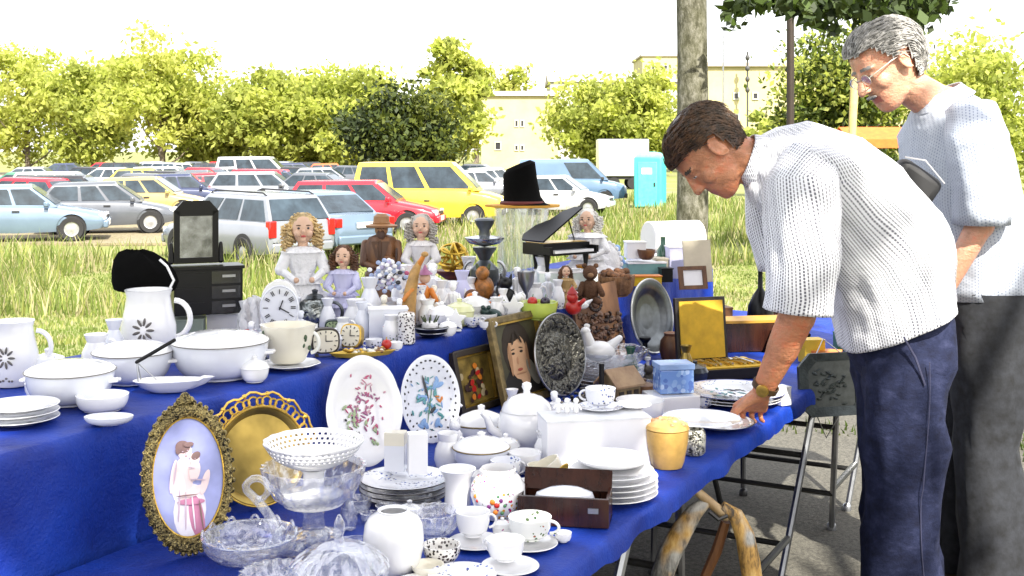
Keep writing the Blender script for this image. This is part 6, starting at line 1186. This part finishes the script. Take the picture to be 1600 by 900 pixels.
def add_head(mb,X,jowl=1.0,nose=1.0):
    mb.M=X
    mb.loft([hring(z) for z in np.linspace(-.1179,.1169,30)])
    mb.cap((.088,0,.022),.009,(.112*nose,0,-.026),.0125*nose); mb.ell((.104,.011,-.030),(.011,.008,.008)); mb.ell((.104,-.011,-.030),(.011,.008,.008))
    for s in (-1,1):
        mb.ell((.076,s*.032,.026),(.018,.024,.009)); mb.ell((.056,s*.040,-.024),(.032,.022,.028)); mb.ell((.026,s*.039*jowl,-.066),(.034,.012*jowl,.032)); mb.ell((-.012,s*.074,-.004),(.017,.008,.031)); mb.tube([(-.012+.021*cos(q)*1.0,s*.083,.0+.032*sin(q)) for q in np.linspace(-1.9,2.6,16)],.0048,8); mb.ell((.080,s*.031,.006),(.010,.013,.0085))
    mb.ell((.088,0,-.061),(.0105,.024,.0055)); mb.ell((.086,0,-.071),(.0105,.021,.0062)); mb.ell((.072,0,-.099),(.021,.024,.017)); mb.ell((.080,0,-.050),(.012,.026,.010))
def frame3(c,fwd,up,s):
    f=Vector(fwd).normalized(); u=Vector(up); u=(u-f*u.dot(f)).normalized(); l=u.cross(f)
    m=Matrix((f,l,u)).transposed().to_4x4(); return Matrix.Translation(c)@m@Matrix.Scale(s,4)
def skinmat(name,c):
    t=NT(name); co=t.obj(); n=t.noise(co,16,4); n2=t.noise(co,140,2)
    n4=t.noise(co,48,4,.7); cc=t.ramp(t.math('ADD',t.math('MULTIPLY',n,.6),t.math('MULTIPLY',n4,.4)),[(.34,tuple(x*.62 for x in c)),(.5,c),(.66,(c[0]*1.15,c[1]*.78,c[2]*.70))]); o=t.pr(cc,.42,0,0,t.bump(t.math('ADD',n2,t.math('MULTIPLY',t.noise(t.obj((1,1,3)),34,3),1.3)),.5,.004)); o.inputs['Subsurface Weight'].default_value=.12; o.inputs['Subsurface Radius'].default_value=(.012,.004,.002); o.inputs['Subsurface Scale'].default_value=.5; return t.mat
LIPM=M('lip_skin',(.38,.13,.10),.4,var=.05); EYEW=M('eye_white',(.6,.58,.55),.2,var=.02); EYED=M('eye_iris',(.02,.015,.012),.1); BROW=M('brow_hair',(.05,.035,.025),.8)
def paint_face(me,X):
    inv=X.inverted(); 
    for p in me.polygons:
        c=inv@p.center
        if c.x>.06 and abs(c.y)<.025 and -.0755<c.z<-.0565 and c.x>.084-abs(c.y)*.5: p.material_index=1
        for s in (-1,1):
            d=Vector((0,(c.y-s*.031)/.011,(c.z-.004)/.0036)).length
            if c.x>.07 and d<1: p.material_index=3 if Vector((0,(c.y-s*.031)/.0052,(c.z-.006)/.0052)).length<1 else 2
            if c.x>.06 and abs(c.z-(.031-abs(abs(c.y)-.03)*.12))<.0045 and .012<abs(c.y)<.052: p.material_index=4
def hair_mesh(X,keep,thick,seed,strand,nstr=420,L=.035):
    mb=MB(); mb.M=X; zs=np.linspace(-.10,.1165,34); n=56; V=[];Fc=[]
    rings=[hring(z,thick*(1+.35*mnoise.noise((z*40,seed,1))),n) for z in zs]
    for i,r in enumerate(rings):
        for j,p in enumerate(r):
            d=.0035*mnoise.noise((p[0]*45,p[1]*45,p[2]*18+seed)); V.append((p[0]*(1+d/.09),p[1]*(1+d/.07),p[2]+(thick*.9 if i>27 else 0)*(i-27)/6+d))
    for i in range(len(rings)-1):
        for j in range(n):
            k=(j+1)%n; q=[i*n+j,i*n+k,(i+1)*n+k,(i+1)*n+j]; c=sum((Vector(V[a]) for a in q),Vector())/4
            if keep(c): Fc.append(tuple(q))
    top=len(rings)-1; Fc.append(tuple(top*n+j for j in range(n)))
    mb.add(V,Fc); rnd=random.Random(seed); cs=[q for q in Fc]
    for _ in range(nstr):
        q=rnd.choice(cs[:-1]); c=sum((Vector(V[a]) for a in q[:4]),Vector())/4; nr=Vector((c.x,c.y,c.z*.8)).normalized(); d=Vector(strand(c)); d=(d-nr*d.dot(nr))
        if d.length<1e-4: continue
        d.normalize(); l=L*rnd.uniform(.5,1.2); side=nr.cross(d)*rnd.uniform(-.3,.3)
        mb.tube([tuple(c+nr*.001),tuple(c+d*l*.5+side*l*.4+nr*.005),tuple(c+d*l+side*l-nr*.001*l)],[.0019,.0018,.0006],4)
    return mb
def loft_uv(mb,secs,n=40,mi=0,fold=0.0,seed=0,fs=9):
    # secs: (centre, tangent, side axis b half width, normal axis a half width); closed with a seam for the UVs
    rings=[];uvs=[];L=0;prev=None
    cs=[]
    for i in range(len(secs)-1):
        for q in range(4):
            t=q/4; cs.append(tuple((secs[i][k]*(1-t)+secs[i+1][k]*t) if not isinstance(secs[i][k],Vector) else secs[i][k].lerp(secs[i+1][k],t) for k in range(4)))
    cs.append(secs[-1])
    for (c,t,b,a) in cs:
        t=t.normalized(); side=Vector((0,1,0)); side=(side-t*side.dot(t)).normalized(); nrm=side.cross(t).normalized()
        if prev is not None: L+=(c-prev).length
        prev=c; r=[];u=[]; per=PI*(a+b)
        for j in range(n+1):
            th=2*PI*j/n; ca,sa=cos(th),sin(th); e=.86; x=side*(b*abs(ca)**e*(1 if ca>0 else -1))+nrm*(a*abs(sa)**e*(1 if sa>0 else -1))
            th_=th if j<n else 0; f=fold*(mnoise.noise((cos(th_)*1.6+seed,sin(th_)*1.6,L*fs))+.5*mnoise.noise((cos(th_)*4+seed,sin(th_)*4,L*fs*1.7)))
            r.append(c+x*(1+f/max(a,.03))); u.append((per*j/n,L))
        rings.append(r);uvs.append(u)
    mb.loft(rings,mi,closed=False,caps=False,uvs=uvs); return rings
def shirtmat(name,base,dark,p=.0125,du=.40,dv=.62):
    t=NT(name); uv=t.new('ShaderNodeUVMap').outputs[0]; s=t.new('ShaderNodeSeparateXYZ'); t.l(uv,s.inputs[0]); u,v=s.outputs[0],s.outputs[1]
    fu=t.math('FRACT',t.math('DIVIDE',u,p)); wide=t.math('GREATER_THAN',t.math('FRACT',t.math('DIVIDE',u,p*6)),.72)
    fv=t.math('FRACT',t.math('ADD',t.math('DIVIDE',v,p),t.math('MULTIPLY',t.math('FLOOR',t.math('DIVIDE',u,p)),.5)))
    f=t.math('MULTIPLY',t.math('LESS_THAN',fu,t.math('ADD',t.math('MULTIPLY',wide,.14),du-.05)),t.math('LESS_THAN',fv,dv))
    n=t.noise(t.obj(),5,3); n3=t.noise(t.obj((1.0,.5,2.2)),9,3,.5); b=t.ramp(n,[(.3,tuple(x*.9 for x in base)),(.7,base)])
    t.pr(t.mix(f,b,dark),.85,0,0,t.bump(t.math('ADD',t.math('MULTIPLY',n,1.2),t.math('MULTIPLY',n3,.35)),.5,.03),.2); return t.mat
DEN=NT('dark_denim'); n_=DEN.noise(DEN.obj((1,1,1.6)),16,6,.7); n2_=DEN.noise(DEN.obj(),170,2); DEN.pr(DEN.ramp(n_,[(.30,(.005,.006,.018)),(.52,(.012,.016,.044)),(.76,(.034,.039,.088))]),.85,0,0,DEN.bump(DEN.math('ADD',n_,DEN.math('MULTIPLY',n2_,.3)),.35,.012),.2); DEN=DEN.mat
V3=Vector
def legs(t,hipc,legsP,mat,waist):
    mb=MB(); secs=[(V3(c),V3(tt),b,a) for c,tt,b,a in waist]; loft_uv(mb,secs,32,0,.010,2)
    for P in legsP: loft_uv(mb,[(V3(c),V3(tt),b,a) for c,tt,b,a in P],36,0,.020,P[0][0][1],9)
    return obj('trousers',mb,mat,t,smooth=60)
def shoe(t,c,d):
    mb=MB(); x,y,z=c; mb.cap((x+.03,y,.05),.045,(x-.06,y,.045),.043); mb.cap((x-.06,y,.045),.043,(x-.17,y,.032),.032); mb.box((x-.07,y,.012),(.27,.085,.022)); return obj('shoe',mb,M('brown_shoe',(.05,.03,.02),.4),t)
def hand(mb,W_,kn,drop,thumb,r=.0088):
    # wrist, four knuckles (index..little), finger chains
    for i,(k,ch) in enumerate(zip(kn,drop)):
        mb.cap(W_,.024,k,.0125); prev=k; rr=r*(1.04,1.08,1.02,.88)[i]
        for q,p in enumerate(ch): mb.cap(prev,rr*(1-.06*q)*1.08,p,rr*(.94-.06*q)); prev=p
    for i in range(3): mb.cap(kn[i],.0125,kn[i+1],.0125)
    p=thumb[0]; mb.cap(W_,.02,p,.014)
    for q,pp in enumerate(thumb[1:]): mb.cap(p,.0125-.0015*q,pp,.0105-.001*q); p=pp
# ---- the bending man
SK1=skinmat('tanned_skin',(.44,.19,.10)); t1=thing('person','man with dark brown hair in a white dash-patterned shirt and jeans bending over the table','person',(1.1,3.2,0)); O1=V3((1.1,3.2,0))
def rel(p,o=O1): return tuple(V3(p)-o)
X1=frame3(V3((.548,3.20,1.475))-O1,(-.50,-.10,-.86),(-.87,0,.49),.99)
mb=MB(); add_head(mb,X1,1.15); mb.M=Matrix.Identity(4)
Cc=lambda a,ra,b,rb: mb.cap(rel(a),ra,rel(b),rb)
Cc((.58,3.2,1.485),.060,(.70,3.2,1.44),.058); Cc((.61,3.2,1.45),.05,(.70,3.2,1.42),.055); Cc((.72,3.2,1.42),.07,(.86,3.2,1.34),.09); Cc((.86,3.2,1.34),.09,(1.06,3.2,1.06),.075); Cc((.78,3.08,1.40),.05,(.79,3.32,1.40),.05)
Cc((.77,3.04,1.39),.045,(.752,2.995,1.10),.046); Cc((.752,2.995,1.10),.048,(.742,3.0,1.05),.050); Cc((.742,3.0,1.05),.050,(.712,3.035,.955),.043); Cc((.712,3.035,.955),.043,(.672,3.075,.845),.029)
Wr=rel((.668,3.078,.832)); kx=[.606,.631,.656,.680]
hand(mb,Wr,[rel((x,3.105+.004*i,.790-.003*i)) for i,x in enumerate(kx)],[[rel((x-.006,3.128,.768)),rel((x-.006,3.120,.7515)),rel((x-.002,3.104,.7495))] for x in kx],[rel((.628,3.075,.808)),rel((.600,3.075,.785)),rel((.590,3.082,.760))])
Cc((.78,3.36,1.39),.045,(.81,3.42,1.13),.045); Cc((.81,3.42,1.13),.045,(1.01,3.38,.985),.03); Wr2=rel((1.025,3.375,.97))
hand(mb,Wr2,[rel((1.04+.004*i,3.405-.023*i,.915)) for i in range(4)],[[rel((1.04,3.405-.023*i,.878)),rel((1.035,3.405-.023*i,.85)),rel((1.03,3.405-.023*i,.832))] for i in range(4)],[rel((1.02,3.34,.935)),rel((1.015,3.33,.905)),rel((1.015,3.33,.88))])
for y in (3.09,3.31): Cc((1.08,y,.95),.06,(1.06+(y>3.2)*.05,y-.005,.5),.04); Cc((1.06+(y>3.2)*.05,y-.005,.5),.04,(1.04+(y>3.2)*.08,y-.01,.07),.032)
me=remesh(mb,.0042,6); paint_face(me,X1); me.name='body'; link('body',me,[SK1,LIPM,EYEW,EYED,BROW],t1,smooth=180)
H1=M('dark_brown_hair',(.070,.034,.016),.45,var=.5,vs=60,bump=.6,bs=160)
kp=lambda c:(c.z>.066 if c.x>.045 else (c.z>.012+max(0,(c.x+.01))*.9 if c.x>-.03 else c.z>-.065)) and not (abs(c.y)>.055 and -.035<c.x<.015 and c.z<.04)
obj('hair',hair_mesh(X1,kp,.013,3,lambda c:(-.9,.25,-.35-.6*(c.x<-.04)),2200,.036),H1,t1,smooth=60)
SH1=shirtmat('dash_patterned_shirt',(.74,.75,.80),(.10,.10,.13),.0088,.38,.72)
mb=MB(); S=lambda c,t,a,b:(V3(rel((c[0],3.2,c[1]))),V3((t[0],0,t[1])),b,a)
secs=[S((.668,1.447),(1,-.35),.070,.074),S((.70,1.437),(1,-.35),.105,.135),S((.765,1.425),(.93,-.36),.138,.205),S((.85,1.385),(.82,-.57),.165,.225),S((.94,1.305),(.74,-.67),.182,.215),S((1.015,1.20),(.6,-.8),.180,.205),S((1.05,1.10),(.46,-.88),.172,.20),S((1.062,1.03),(.42,-.9),.168,.20),S((1.07,1.00),(.42,-.9),.168,.202)]
loft_uv(mb,secs,72,0,.021,1.0,6)
def arm(p,sh=0): return [(V3(rel(c)),V3(tt),b,a) for c,tt,b,a in p]
loft_uv(mb,arm([((.80,3.10,1.455),(-.1,-.6,-.75),.075,.085),((.762,3.02,1.39),(-.05,-.25,-1),.098,.100),((.752,2.985,1.29),(0,-.05,-1),.090,.096),((.750,2.975,1.19),(-.02,0,-1),.082,.090),((.745,2.98,1.10),(-.06,0,-1),.078,.088),((.742,2.985,1.062),(-.1,.02,-1),.078,.089)]),40,0,.010,6.0,8)
loft_uv(mb,arm([((.80,3.32,1.44),(-.1,.6,-.75),.075,.085),((.775,3.39,1.37),(-.05,.25,-1),.09,.092),((.785,3.42,1.24),(.08,.1,-1),.078,.082),((.81,3.42,1.13),(.1,0,-1),.073,.078)]),32,0,.010,9.0,8)
# collar
loft_uv(mb,arm([((.648,3.2,1.462),(1,0,-.35),.072,.066),((.668,3.2,1.452),(1,0,-.35),.080,.074),((.690,3.2,1.440),(1,0,-.35),.094,.084)]),40,0,.004,3.0,10)
sh=obj('shirt',mb,SH1,t1,smooth=70); s_=sh.modifiers.new('s','SOLIDIFY'); s_.thickness=.003; s_.offset=-1
legs(t1,None,[[(rel((1.075,3.12,.95)),(0,0,-1),.098,.108),(rel((1.058,3.095,.84)),(-.05,0,-1),.102,.106),(rel((1.05,3.09,.56)),(-.05,0,-1),.09,.094),(rel((1.04,3.085,.32)),(-.05,0,-1),.09,.100),(rel((1.03,3.08,.05)),(0,0,-1),.096,.112)],[(rel((1.085,3.295,.95)),(0,0,-1),.098,.110),(rel((1.095,3.31,.84)),(.05,0,-1),.102,.106),(rel((1.105,3.31,.56)),(.03,0,-1),.09,.094),(rel((1.115,3.31,.32)),(.03,0,-1),.09,.100),(rel((1.125,3.31,.05)),(0,0,-1),.096,.112)]],DEN,
 [(rel((1.07,3.2,1.06)),(.3,0,-1),.160,.125),(rel((1.078,3.2,.99)),(.2,0,-1),.178,.135),(rel((1.08,3.2,.90)),(0,0,-1),.192,.132),(rel((1.085,3.2,.82)),(0,0,-1),.17,.09)])
mb=MB(); mb.tube([rel((1.075+.010*sin(z*9),2.990+.012*(z<.6),z)) for z in np.linspace(.1,.93,24)],.0016,5); obj('trouser_seam',mb,M('seam_thread',(.035,.037,.08),.8),t1)
mb=MB(); mb.tube([rel((1.02,3.014,1.0)),rel((1.05,2.996,.94)),rel((1.072,2.990,.87))],.003,5); obj('pocket_edge',mb,M('seam_thread',(0,0,0)),t1)
shoe(t1,rel((1.03,3.08,0)),0); shoe(t1,rel((1.12,3.31,0)),0)
# watch
ax=(V3((.668,3.078,.832))-V3((.712,3.035,.955))).normalized(); wc=V3(rel((.6755,3.072,.851))); a_=ax.cross(V3((0,1,0))).normalized(); b_=ax.cross(a_)
mb=MB(); mb.loft([[tuple(wc+ax*o+(a_*cos(q)+b_*sin(q))*r) for q in np.linspace(0,2*PI,29)[:-1]] for o,r in ((-.008,.0325),(-.008,.036),(.008,.035),(.008,.0315))],caps=False); wb=obj('wristwatch',mb,M('watch_band',(.06,.035,.015),.4),t1)
nb=(V3((-.25,-1,.25))-ax*V3((-.25,-1,.25)).dot(ax)).normalized(); Mx=frame3(wc+nb*.036,nb,ax,1.0); mb=MB(); mb.M=Mx; mb.lathe([(0,-.004),(.016,-.004),(.0175,0),(.016,.005),(0,.006)],axis='x',seg=28); obj('watch_case',mb,GOLD,wb)
# ---- the grey-haired man with glasses
O2=V3((1.40,3.78,0)); t2=thing('person','grey-haired man with glasses leaning in at the right, behind the bending man','person',tuple(O2)); SK2=skinmat('pale_skin',(.56,.29,.19))
r2=lambda p: tuple(V3(p)-V3((.045,0,0))-O2)
rb=lambda p: tuple(V3(p)+V3((.05,0,.03))-O2)
X2=frame3(r2((1.262,3.74,1.758)),(-.80,-.26,-.52),(-.50,0,.86),1.12); mb=MB(); add_head(mb,X2,1.05,1.06); mb.M=Matrix.Identity(4)
C2=lambda a,ra,b,rr: mb.cap(rb(a),ra,rb(b),rr)
mb.cap(r2((1.30,3.75,1.71)),.06,rb((1.36,3.77,1.59)),.066); C2((1.37,3.77,1.56),.10,(1.42,3.78,1.3),.13); C2((1.42,3.78,1.3),.13,(1.48,3.78,1.0),.13); C2((1.38,3.62,1.53),.07,(1.38,3.94,1.53),.07)
for sg,y in ((-1,3.56),(1,4.0)):
    C2((1.38,y,1.52),.052,(1.40,y-.01*sg,1.22),.045); C2((1.40,y-.01*sg,1.22),.043,(1.30,y-.03*sg,1.02),.03); w=rb((1.285,y-.035*sg,.99))
    hand(mb,w,[rb((1.25+.004*i,y-.05*sg+.022*(i-1.5),.925)) for i in range(4)],[[rb((1.23,y-.05*sg+.022*(i-1.5),.89)),rb((1.232,y-.05*sg+.022*(i-1.5),.86)),rb((1.245,y-.05*sg+.022*(i-1.5),.845))] for i in range(4)],[rb((1.255,y-.085*sg,.955)),rb((1.232,y-.10*sg,.92)),rb((1.225,y-.10*sg,.885))])
    C2((1.48,y*.5+3.78*.5,.98),.09,(1.47,y*.5+3.78*.5,.5),.055); C2((1.47,y*.5+3.78*.5,.5),.055,(1.49,y*.5+3.78*.5,.07),.04)
me=remesh(mb,.0045,6); paint_face(me,X2); me.name='body'; link('body',me,[SK2,LIPM,EYEW,EYED,M('grey_brow',(.2,.19,.18),.8)],t2,smooth=180)
H2=M('silver_grey_hair',(.34,.33,.32),.5,var=.45,vs=60,bump=.6,bs=160)
kp2=lambda c:(c.z>.074 if c.x>.05 else (c.z>.0+max(0,(c.x+.0))*1.1 if c.x>-.03 else c.z>-.075)) and not (abs(c.y)>.055 and -.035<c.x<.015 and c.z<.03)
obj('hair',hair_mesh(X2,kp2,.015,8,lambda c:(-1,.2,-.2-.6*(c.x<-.04)),2200,.04),H2,t2,smooth=60)
mb=MB(); mb.M=X2
for s in (-1,1):
    mb.tube([(.104+.002*cos(q),s*.033+.022*cos(q),.002+.016*sin(q)) for q in np.linspace(0,2*PI,25)],.0014,6); mb.tube([(.103,s*.055,.006),(.085,s*.070,.010),(.03,s*.079,.014),(-.012,s*.083,.012),(-.022,s*.083,-.006)],.0019,6)
mb.tube([(.105,-.011,.006),(.112,0,.010),(.105,.011,.006)],.0014,6); gl=obj('glasses',mb,M('glasses_frame',(.60,.58,.52),.25,.8),t2)
mb=MB(); mb.M=X2
for s in (-1,1): mb.lathe([(0,.001),(.0205,.0)],(.105,s*.033,.002),24,axis='x',sx=1,sy=.74)
obj('lens',mb,glassy('lens_glass',(.95,.97,.97),.02),gl)
mb=MB(); mb.M=X2
mb.ell((.100,0,-.053),(.008,.026,.006)); obj('moustache',mb,H2,t2)
SH2=shirtmat('fine_check_shirt',(.46,.50,.58),(.20,.23,.32),.010,.3,.5)
mb=MB(); S2=lambda c,t,a,b:(V3(rb((c[0],3.78,c[1]))),V3((t[0],0,t[1])),b,a)
loft_uv(mb,[S2((1.355,1.615),(.3,-1),.085,.09),S2((1.365,1.59),(.3,-1),.105,.145),S2((1.38,1.545),(.25,-1),.125,.215),S2((1.41,1.43),(.2,-1),.15,.225),S2((1.43,1.30),(.2,-1),.165,.215),S2((1.46,1.15),(.15,-1),.17,.205),S2((1.475,.98),(.05,-1),.175,.21)],52,0,.012,4.0,6)
for sg,y in ((-1,3.56),(1,4.0)): loft_uv(mb,[(V3(rb(c)),V3(tt),b,a) for c,tt,b,a in [((1.40,y-.09*sg,1.565),(0,sg*.6,-.75),.075,.085),((1.385,y,1.49),(0,.2*sg,-1),.085,.09),((1.395,y,1.36),(.05,0,-1),.078,.085),((1.40,y,1.22),(0,0,-1),.075,.08)]],36,0,.010,y,8)
loft_uv(mb,[(V3(rb(c)),V3(tt),b,a) for c,tt,b,a in [((1.343,3.775,1.642),(.45,0,-1),.080,.078),((1.350,3.775,1.622),(.45,0,-1),.096,.09),((1.36,3.775,1.602),(.45,0,-1),.118,.105)]],36,0,.004,5.0,9)
sh=obj('shirt',mb,SH2,t2,smooth=70); s_=sh.modifiers.new('s','SOLIDIFY'); s_.thickness=.003; s_.offset=-1
GRT=M('grey_trousers',(.018,.020,.026),.85,var=.35,vs=30,bump=.5,bs=22)
legs(t2,None,[[(rb((1.48,y,1.0)),(0,0,-1),.112,.14),(rb((1.475,y,.8)),(0,0,-1),.105,.12),(rb((1.47,y,.5)),(0,0,-1),.09,.095),(rb((1.48,y,.05)),(0,0,-1),.09,.105)] for y in (3.68,3.88)],GRT,[(rb((1.475,3.78,1.05)),(0,0,-1),.19,.16),(rb((1.48,3.78,.95)),(0,0,-1),.205,.165),(rb((1.48,3.78,.83)),(0,0,-1),.18,.12)])
shoe(t2,r2((1.54,3.68,0)),0); shoe(t2,r2((1.54,3.88,0)),0)
# shoulder bag strap lump by his chest
tb=thing('shoulder_bag','black shoulder bag with a pale strap between the two men at the right','bag',(1.245,3.52,1.40)); mb=MB(); mb.box((-.02,0,-.02),(.15,.08,.10),ty=.6); bevel(obj('bag_body',mb,M('black_nylon',(.012,.012,.014),.6),tb,smooth=40),.025,3); mb=MB(); mb.tube([(-.06,-.045,.06),(.0,-.05,.05),(.06,-.045,-.02)],.004,6,flat=.5); obj('strap',mb,M('pale_strap',(.25,.25,.27),.6),tb)
# unseen leafy tree added behind the camera, crown shaped to shade the stall
rg=np.random.default_rng(91); st=thing('added_shade_tree','unseen big leafy tree added behind the viewer to shade the stall','tree',(3.0,-2.0,0)); mb=MB(); mb.tube([(0,0,-.1),(-.05,0,2.0),(-.3,.1,4.0),(-.8,.3,6)],[.24,.2,.16,.07],12)
for q in range(8): a=q*.785; mb.tube([(-.3,.1,3.4+.2*q),(-.3+1.5*cos(a)-1,1.3*sin(a)+.5,4.8),(-1.6+2.6*cos(a),.6+2.6*sin(a),5.6)],[.09,.05,.015],7)
obj('trunk',mb,BARK,st,fix=False); pts,mi=crown_pts(rg,(-3.3,1.4,5.6),(3.1,4.2,1.0),130,95,.42); leaves('crown',pts,.12,[leafmat('leaf_mid',(0,0,0)),leafmat('leaf_bough',(0,0,0)),leafmat('leaf_dark',(0,0,0))],rg,mi,st)
